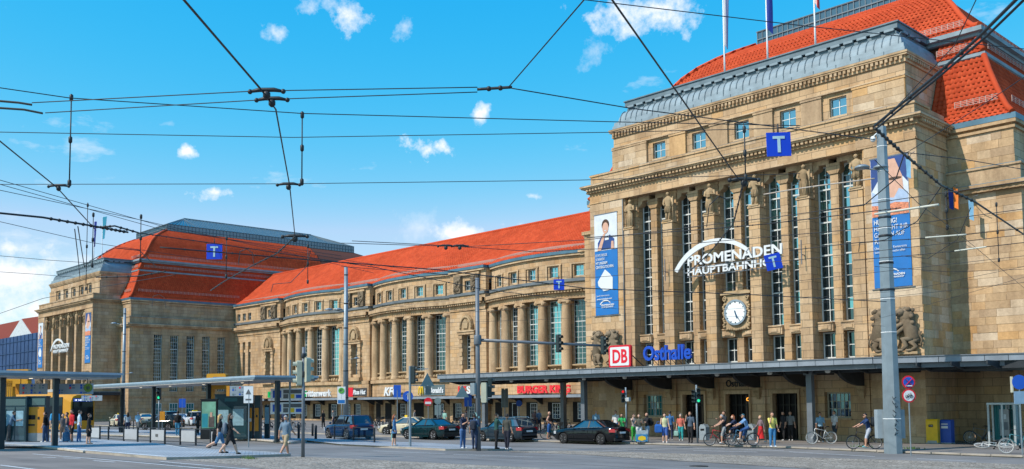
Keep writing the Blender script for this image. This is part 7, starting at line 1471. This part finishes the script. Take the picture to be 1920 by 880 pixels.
# by the shops
for i, (px, py, lab, c, l, hr) in enumerate(((606, 803, 'woman in black standing at the shop windows', BKc, BKc, 'brown'), (625, 803, 'person in grey top at the shop windows left of the SUV', GY, NV, 'brown'), (834, 806, 'woman in pale green top by the shop door', (.25, .45, .38), NV, 'brown'), (1003, 808, 'bald man behind the dark hatchback', (.30, .16, .14), NV, 'bald'), (1011, 808, 'man in blue shirt behind the dark hatchback', (.14, .25, .42), NV, 'brown'), (777, 803, 'person in the dark shop doorway', (.3, .28, .26), NV, 'dark'), (873, 806, 'dark haired person at the shop window behind the mast', (.05, .05, .06), BKc, 'dark'), (532, 806, 'person in dark clothes behind the parked bicycles', NV, BKc, 'dark'))): person(lab, gp(px, py, .12), 150+40*i, 1.74, c, l, STAND, hr, i % 2)
# parked bicycles along the wing and under the canopy
BL = []
for k in range(9): BL.append((985+k*9.5 if k > 1 else 968+k*16, 809+random.uniform(-.8, .8), 100+random.uniform(-18, 18), 'bicycle in the rack under the long canopy'))
for k in range(7): BL.append((500+k*11, 806+random.uniform(-.7, .7), 60+random.uniform(-25, 25), 'bicycle parked in front of the left shops'))
for k in range(7): BL.append((830+k*7.5, 805.5, 80+random.uniform(-20, 20), 'bicycle parked behind the green sedan'))
for k in range(3): BL.append((706+k*7, 804, 70+random.uniform(-20, 20), 'bicycle parked by the shop doors'))
ORD = ['first', 'second', 'third', 'fourth', 'fifth', 'sixth', 'seventh', 'eighth', 'ninth']; CNT = {}
for i, (px, py, d, lab) in enumerate(BL): CNT[lab] = CNT.get(lab, -1)+1; bicycle(ORD[CNT[lab]]+' '+lab.replace(' in the', ' from the left in the').replace(' parked', ' from the left parked'), gp(px, py, .12), d, random.choice([BIKEC['black'], BIKEC['grey'], BIKEC['blue'], BIKEC['black']]), basket=i % 4 == 0, group='rows of parked bicycles', rack=i % 2 == 0)
# ------------------------------------------------------------------ overhead tram wires
WIRE_N = [0]
def wire(pts, label, r_=.012, z=6.2, ext=(0, 0), sag=.0, knots=0, m=CABLE, group='overhead tram wires', name='overhead_wire'):
    P = [on_z(q[0], q[1], q[2] if len(q) > 2 else z) for q in pts]
    if ext[0]: P[0] = P[0]+(P[0]-P[1]).normalized()*ext[0]*6
    if ext[1]: P[-1] = P[-1]+(P[-1]-P[-2]).normalized()*ext[1]*6
    out = [P[0]]
    for a, c in zip(P, P[1:]):
        for k in range(1, 9): t = k/8; q = a.lerp(c, t); q.z -= sag*4*t*(1-t); out.append(q)
    r_ *= .78; b = MB().tube(out, r_, 5)
    if knots:
        for a, c in zip(P, P[1:]):
            for k in range(1, knots+1): q = a.lerp(c, k/(knots+1)); b.sphere(q-Vector((0, 0, sag*4*(k/(knots+1))*(1-k/(knots+1)))), r_*1.75, 6, 4)
    o = b.build(name, m); return tag(o, label, 'wire', group)
def clampset(px, py, label, z=6.2, s=1.0, deg=0):
    s *= .74
    p = on_z(px, py, z); t = thing('wire_clamp', label, 'clamp', p, head_rz(deg), 'wire clamps'); MB().tube([(-.22*s, 0, .0), (-.1*s, 0, .02), (.1*s, 0, .02), (.22*s, 0, 0)], [.018*s, .03*s, .03*s, .018*s], 6).build('bar', CABLE, t); MB().lathe([(.02*s, -.1*s), (.05*s, -.07*s), (.05*s, -.02*s), (.03*s, .0)], n=8).build('insulator', CABLE, t)
    for s2 in (-1, 1): MB().sphere((s2*.22*s, 0, 0), .035*s, 6, 5).build('eye', CABLE, t)
    return t
def hanger(px, y0, y1, label, z=6.2):
    """vertical dropper: its foot hangs at height z"""
    b_ = on_z(px, y1, z); d = ray(px, y0); t_ = (Vector((b_.x, b_.y, 0))).length/(Vector((d.x, d.y, 0))).length; a_ = Vector((0, 0, CAM_H))+d*t_
    t = thing('wire_dropper', label, 'dropper', b_, 0, 'vertical wire droppers'); h = a_.z-b_.z; MB().tube([(0, 0, 0), (0, 0, h)], .011, 5).build('rod', CABLE, t)
    for f in (.02, .5, .97): MB().lathe([(.012, h*f-.06), (.03, h*f-.04), (.03, h*f+.04), (.012, h*f+.06)], n=6).build('insulator', CABLE, t)
    return t
W = wire
W([(345, 0), (487, 165)], 'thick cable running from the top edge to the double clamp in the sky', .016, ext=(6, 0)); W([(487, 165), (517, 205), (543, 348)], 'contact wire between the double clamp and the small clamp below it', .013); W([(543, 348), (553, 443)], 'contact wire from the small sky clamp down to the roof line', .013); clampset(500, 172, 'upper black clamp of the pair in the left sky', s=1.15); clampset(510, 188, 'lower black clamp of the pair in the left sky', s=1.1); clampset(541, 347, 'single clamp in the left sky below the pair', s=1.1); clampset(553, 444, 'black clamp against the far red roof', s=1.6)
W([(0, 165), (130, 184), (565, 213), (1160, 229), (1500, 236)], 'span wire crossing the whole sky from left edge to the near roof', .010, 7.2, (10, 0)); W([(60, 193), (480, 171), (895, 164)], 'upper of the two sky wires that meet at the insulator', .010, 7.0); W([(85, 212), (500, 187), (895, 173)], 'lower of the two sky wires that meet at the insulator', .010, 7.0); W([(895, 168), (960, 164)], 'thick insulator link in the middle of the sky', .028, 7.0, knots=2); W([(955, 162), (1095, 0)], 'wire rising from the sky insulator to the top edge', .011, 7.0, (0, 5)); W([(960, 166), (1180, 203), (1640, 262)], 'wire falling right from the sky insulator across the near hall', .011, 7.0)
W([(0, 190), (35, 193), (60, 197)], 'curved brown rod end at the left edge, upper', .022, 7.0, (3, 0), m=mat('brown_rod', (.10, .08, .06), .6)); W([(0, 203), (45, 206), (80, 213)], 'curved brown rod end at the left edge, lower', .022, 7.0, (3, 0), m=MATS['brown_rod'])
W([(0, 248), (550, 258), (1165, 248), (1500, 240)], 'level span wire across the sky under the crossing pair', .009, 7.2, (10, 0)); W([(0, 346), (540, 345), (1085, 338), (1500, 326)], 'level span wire across the sky at the height of the near cornice', .009, 6.9, (10, 0)); W([(0, 265), (107, 352), (180, 432)], 'contact wire slanting down from the left edge', .013, 6.2, (4, 0)); clampset(110, 350, 'clamp in the left sky under the long dropper')
hanger(130, 178, 347, 'long dropper in the left sky', 6.25); hanger(566, 212, 344, 'long dropper beside the small sky clamp', 6.25); hanger(161, 380, 545, 'dropper above the far left hall', 6.1); hanger(173, 400, 500, 'short dropper above the far left hall', 6.1); hanger(263, 404, 490, 'dropper before the far hall roof', 6.1); hanger(424, 445, 520, 'dropper right of the left T board', 6.1); hanger(1398, 240, 335, 'dropper left of the big T board', 6.2); hanger(577, 460, 530, 'dropper before the middle wing roof', 6.0); hanger(1776, 362, 428, 'dropper before the right wall', 6.2); hanger(1873, 380, 490, 'dropper at the far right wall', 6.2)
W([(0, 338), (330, 432), (660, 490), (1000, 540)], 'upper thin wire falling right from the left edge', .008, 6.6, (8, 0)); W([(0, 346), (300, 430), (640, 480)], 'second thin wire falling right from the left edge', .008, 6.6, (8, 0)); W([(0, 357), (260, 412), (520, 470), (700, 512)], 'third thin wire falling right from the left edge', .008, 6.6, (8, 0)); W([(0, 416), (170, 455), (420, 492)], 'thin wire at the left edge above the clouds', .008, 6.4, (8, 0))
W([(0, 400), (80, 408), (185, 426), (240, 436)], 'thick knotted cable at the left edge', .026, 6.2, (5, 0), knots=6); W([(180, 427), (215, 424), (260, 437)], 'arched steel strip before the far hall roof', .022, 6.2, knots=3); W([(260, 437), (410, 458), (700, 501), (900, 542), (1100, 566)], 'knotted cable across the far roof and middle wing', .014, 6.2, knots=5); W([(300, 464), (560, 486), (820, 506), (1100, 541), (1390, 552), (1662, 566)], 'thick knotted cable across the middle wing to the big pole', .019, 6.1, knots=5)
W([(140, 430), (146, 480), (150, 520)], 'hanging loop cable at the far left hall', .014, 6.2); W([(146, 425), (158, 500), (168, 492)], 'second hanging loop cable at the far left hall', .014, 6.2)
W([(0, 588), (80, 560), (180, 540), (330, 515)], 'rising wire over the far left hall front', .011, 6.0, (8, 0)); W([(0, 480), (90, 488), (180, 494)], 'wire through the low left clouds', .008, 6.4, (8, 0)); W([(0, 510), (60, 514), (140, 520)], 'lower wire through the low left clouds', .008, 6.4, (8, 0)); W([(168, 490), (215, 465), (262, 470), (292, 500)], 'big arched rod before the far hall roof', .013, 6.1); W([(180, 520), (260, 518), (310, 509)], 'insulator bar before the far hall roof', .024, 6.0, knots=3)
W([(285, 575), (287, 556), (298, 552), (308, 558), (311, 578)], 'black cable arch below the far roof', .010, 6.0); W([(447, 495), (450, 472), (462, 467), (473, 474), (476, 496)], 'black cable arch on the far roof', .012, 6.1)
W([(553, 444), (520, 475), (470, 500), (420, 528), (395, 545)], 'bent black rod on the far red roof', .02, 6.1, knots=4); W([(582, 470), (575, 500), (545, 530), (512, 533), (508, 548)], 'drooping black cable before the middle roof', .012, 6.0)
W([(660, 452), (820, 460), (1000, 472), (1240, 462), (1700, 422), (1920, 392)], 'wire from the middle roof across the near portal windows', .010, 6.2, (0, 6)); W([(640, 456), (870, 463), (1100, 450), (1480, 404), (1920, 340)], 'wire rising right across the near statues', .010, 6.3, (0, 6)); clampset(836, 462, 'left double clamp on the middle roof', s=1.1); clampset(862, 462, 'right double clamp on the middle roof', s=1.1)
W([(640, 500), (900, 520), (1120, 520), (1500, 487), (1920, 440)], 'wire crossing the near portal at the arched letters', .009, 6.1, (0, 6)); W([(520, 560), (900, 585), (1200, 560), (1560, 520), (1920, 480)], 'wire crossing the near portal below the letters', .008, 6.0, (0, 6)); W([(700, 610), (1000, 600), (1300, 585), (1640, 560), (1920, 530)], 'low wire crossing the near portal at the clock', .008, 5.9, (0, 6)); W([(1000, 660), (1300, 640), (1640, 600), (1920, 520)], 'lowest wire across the near portal', .007, 5.8, (0, 6)); W([(440, 630), (700, 640), (900, 655), (1100, 640)], 'low wire before the wing columns', .007, 5.8)
W([(1100, 446), (1300, 432), (1440, 420), (1640, 396), (1690, 390)], 'contact wire with joints across the near windows', .013, 6.2, knots=4); W([(1640, 402), (1760, 384)], 'pale insulated beam before the big pole, upper', .03, 6.2, m=mat('pale_insulator', (.52, .53, .46), .5)); W([(1735, 446), (1812, 440)], 'pale insulated beam right of the big pole, middle', .024, 6.2, m=MATS['pale_insulator']); W([(1790, 471), (1850, 463)], 'pale insulated beam at the right, lower', .024, 6.2, m=MATS['pale_insulator']); W([(1480, 470), (1610, 455), (1735, 447)], 'contact wire leading to the middle insulated beam', .012, 6.2, knots=3); W([(1600, 488), (1700, 480), (1790, 471)], 'contact wire leading to the lower insulated beam', .012, 6.2, knots=3); W([(1812, 440), (1920, 428)], 'contact wire right of the middle insulated beam', .012, 6.2, (0, 6), knots=2); W([(1850, 463), (1920, 455)], 'contact wire right of the lower insulated beam', .012, 6.2, (0, 6), knots=2)
W([(1148, 0), (1385, 337)], 'taut cable from the top edge to the clamp before the near cornice', .014, 6.4, (5, 0)); clampset(1395, 338, 'big black clamp before the near statues', 6.4, s=1.5); W([(1395, 338), (1375, 420), (1330, 475), (1290, 512)], 'bent rod from the big clamp over the white arch', .018, 6.3, knots=5)
W([(1905, 0), (1835, 70), (1745, 150), (1640, 236)], 'thick twisted cable from the top right corner to the big pole', .026, 6.8, (3, 0), knots=2); W([(1918, 2), (1850, 68), (1760, 145), (1645, 240)], 'second strand of the thick cable at the top right', .020, 6.8, (3, 0)); W([(1640, 240), (1690, 285), (1765, 348), (1830, 380), (1920, 440)], 'thick knotted cable falling right from the big pole', .026, 6.6, (0, 4), knots=6)
W([(1097, 0), (1500, 48), (1800, 80), (1920, 92)], 'thin wire across the near tiled roof', .008, 7.5, (4, 5)); W([(1655, 228), (1790, 85), (1830, 0)], 'thin stay rising from the big pole over the roof', .008, 7.2, (0, 3)); W([(1695, 290), (1850, 192), (1920, 145)], 'thin stay rising right before the hip of the near roof', .008, 7.0, (0, 4)); W([(1695, 286), (1800, 298), (1920, 318)], 'thin wire right of the big pole', .009, 6.6, (0, 4), knots=2); W([(1640, 300), (1720, 380), (1800, 440), (1920, 540)], 'thin slanting wire across the right wall', .008, 6.3, (0, 4)); W([(1695, 290), (1680, 335), (1620, 385), (1545, 395), (1535, 405)], 'drooping black cable before the right windows', .014, 6.5); W([(1765, 350), (1720, 415), (1660, 450), (1612, 456), (1610, 472)], 'drooping black cable crossing the big pole', .014, 6.5); W([(1820, 390), (1795, 450), (1740, 485), (1690, 480)], 'drooping black cable before the right wall', .011, 6.4)
W([(1325, 425), (1330, 385), (1348, 368), (1365, 375)], 'black cable arch left of the big clamp', .012, 6.3); W([(1432, 365), (1490, 355), (1540, 348), (1640, 335)], 'pale rod before the statues', .016, 6.3, m=mat('pale_rod', (.42, .36, .30), .5))
W([(1640, 500), (1780, 510), (1920, 505)], 'thin wire low across the right wall', .007, 6.0, (0, 5)); W([(1500, 560), (1700, 545), (1920, 500)], 'second thin wire low across the right wall', .007, 6.0, (0, 5)); W([(1100, 575), (1300, 590), (1500, 600), (1660, 612)], 'thin wire before the clock', .007, 5.9)
# blue T boards on the wires
TB = mat('t_board_blue', (.006, .05, .56), .45, 0, .05); TW = mat('t_board_pale', (.42, .60, .66), .5)
for px, py, spx, tilt, lab in ((1460, 271, 45, .02, 'large blue T board hanging before the near cornice'), (1450, 491, 30, .22, 'tilted blue T board over the end of the white letters'), (402, 472, 29, 0, 'blue T board before the far red roof'), (1048, 534, 20, 0, 'small blue T board before the middle wing attic')):
    zz = 6.25; p = on_z(px, py, zz); k = F_PX/((p-Vector((0, 0, CAM_H))).dot(FWD)); s = spx/k/2; t = thing('t_board', lab, 'sign', p, head_rz(270)+math.pi/2, 'blue T boards on the wires'); t.rotation_euler.y = tilt*-1
    MB().box((-s, -.012, -s), (s, .012, s)).build('board', TB, t); MB().box((-s*.5, -.02, s*.45), (s*.5, -.013, s*.68)).box((-s*.12, -.021, -s*.7), (s*.12, -.0125, s*.66)).build('letter', TW, t); MB().tube([(0, 0, s), (0, 0, s+.12)], .012, 5).build('hook', CABLE, t)
finish_texts(); finish_people()
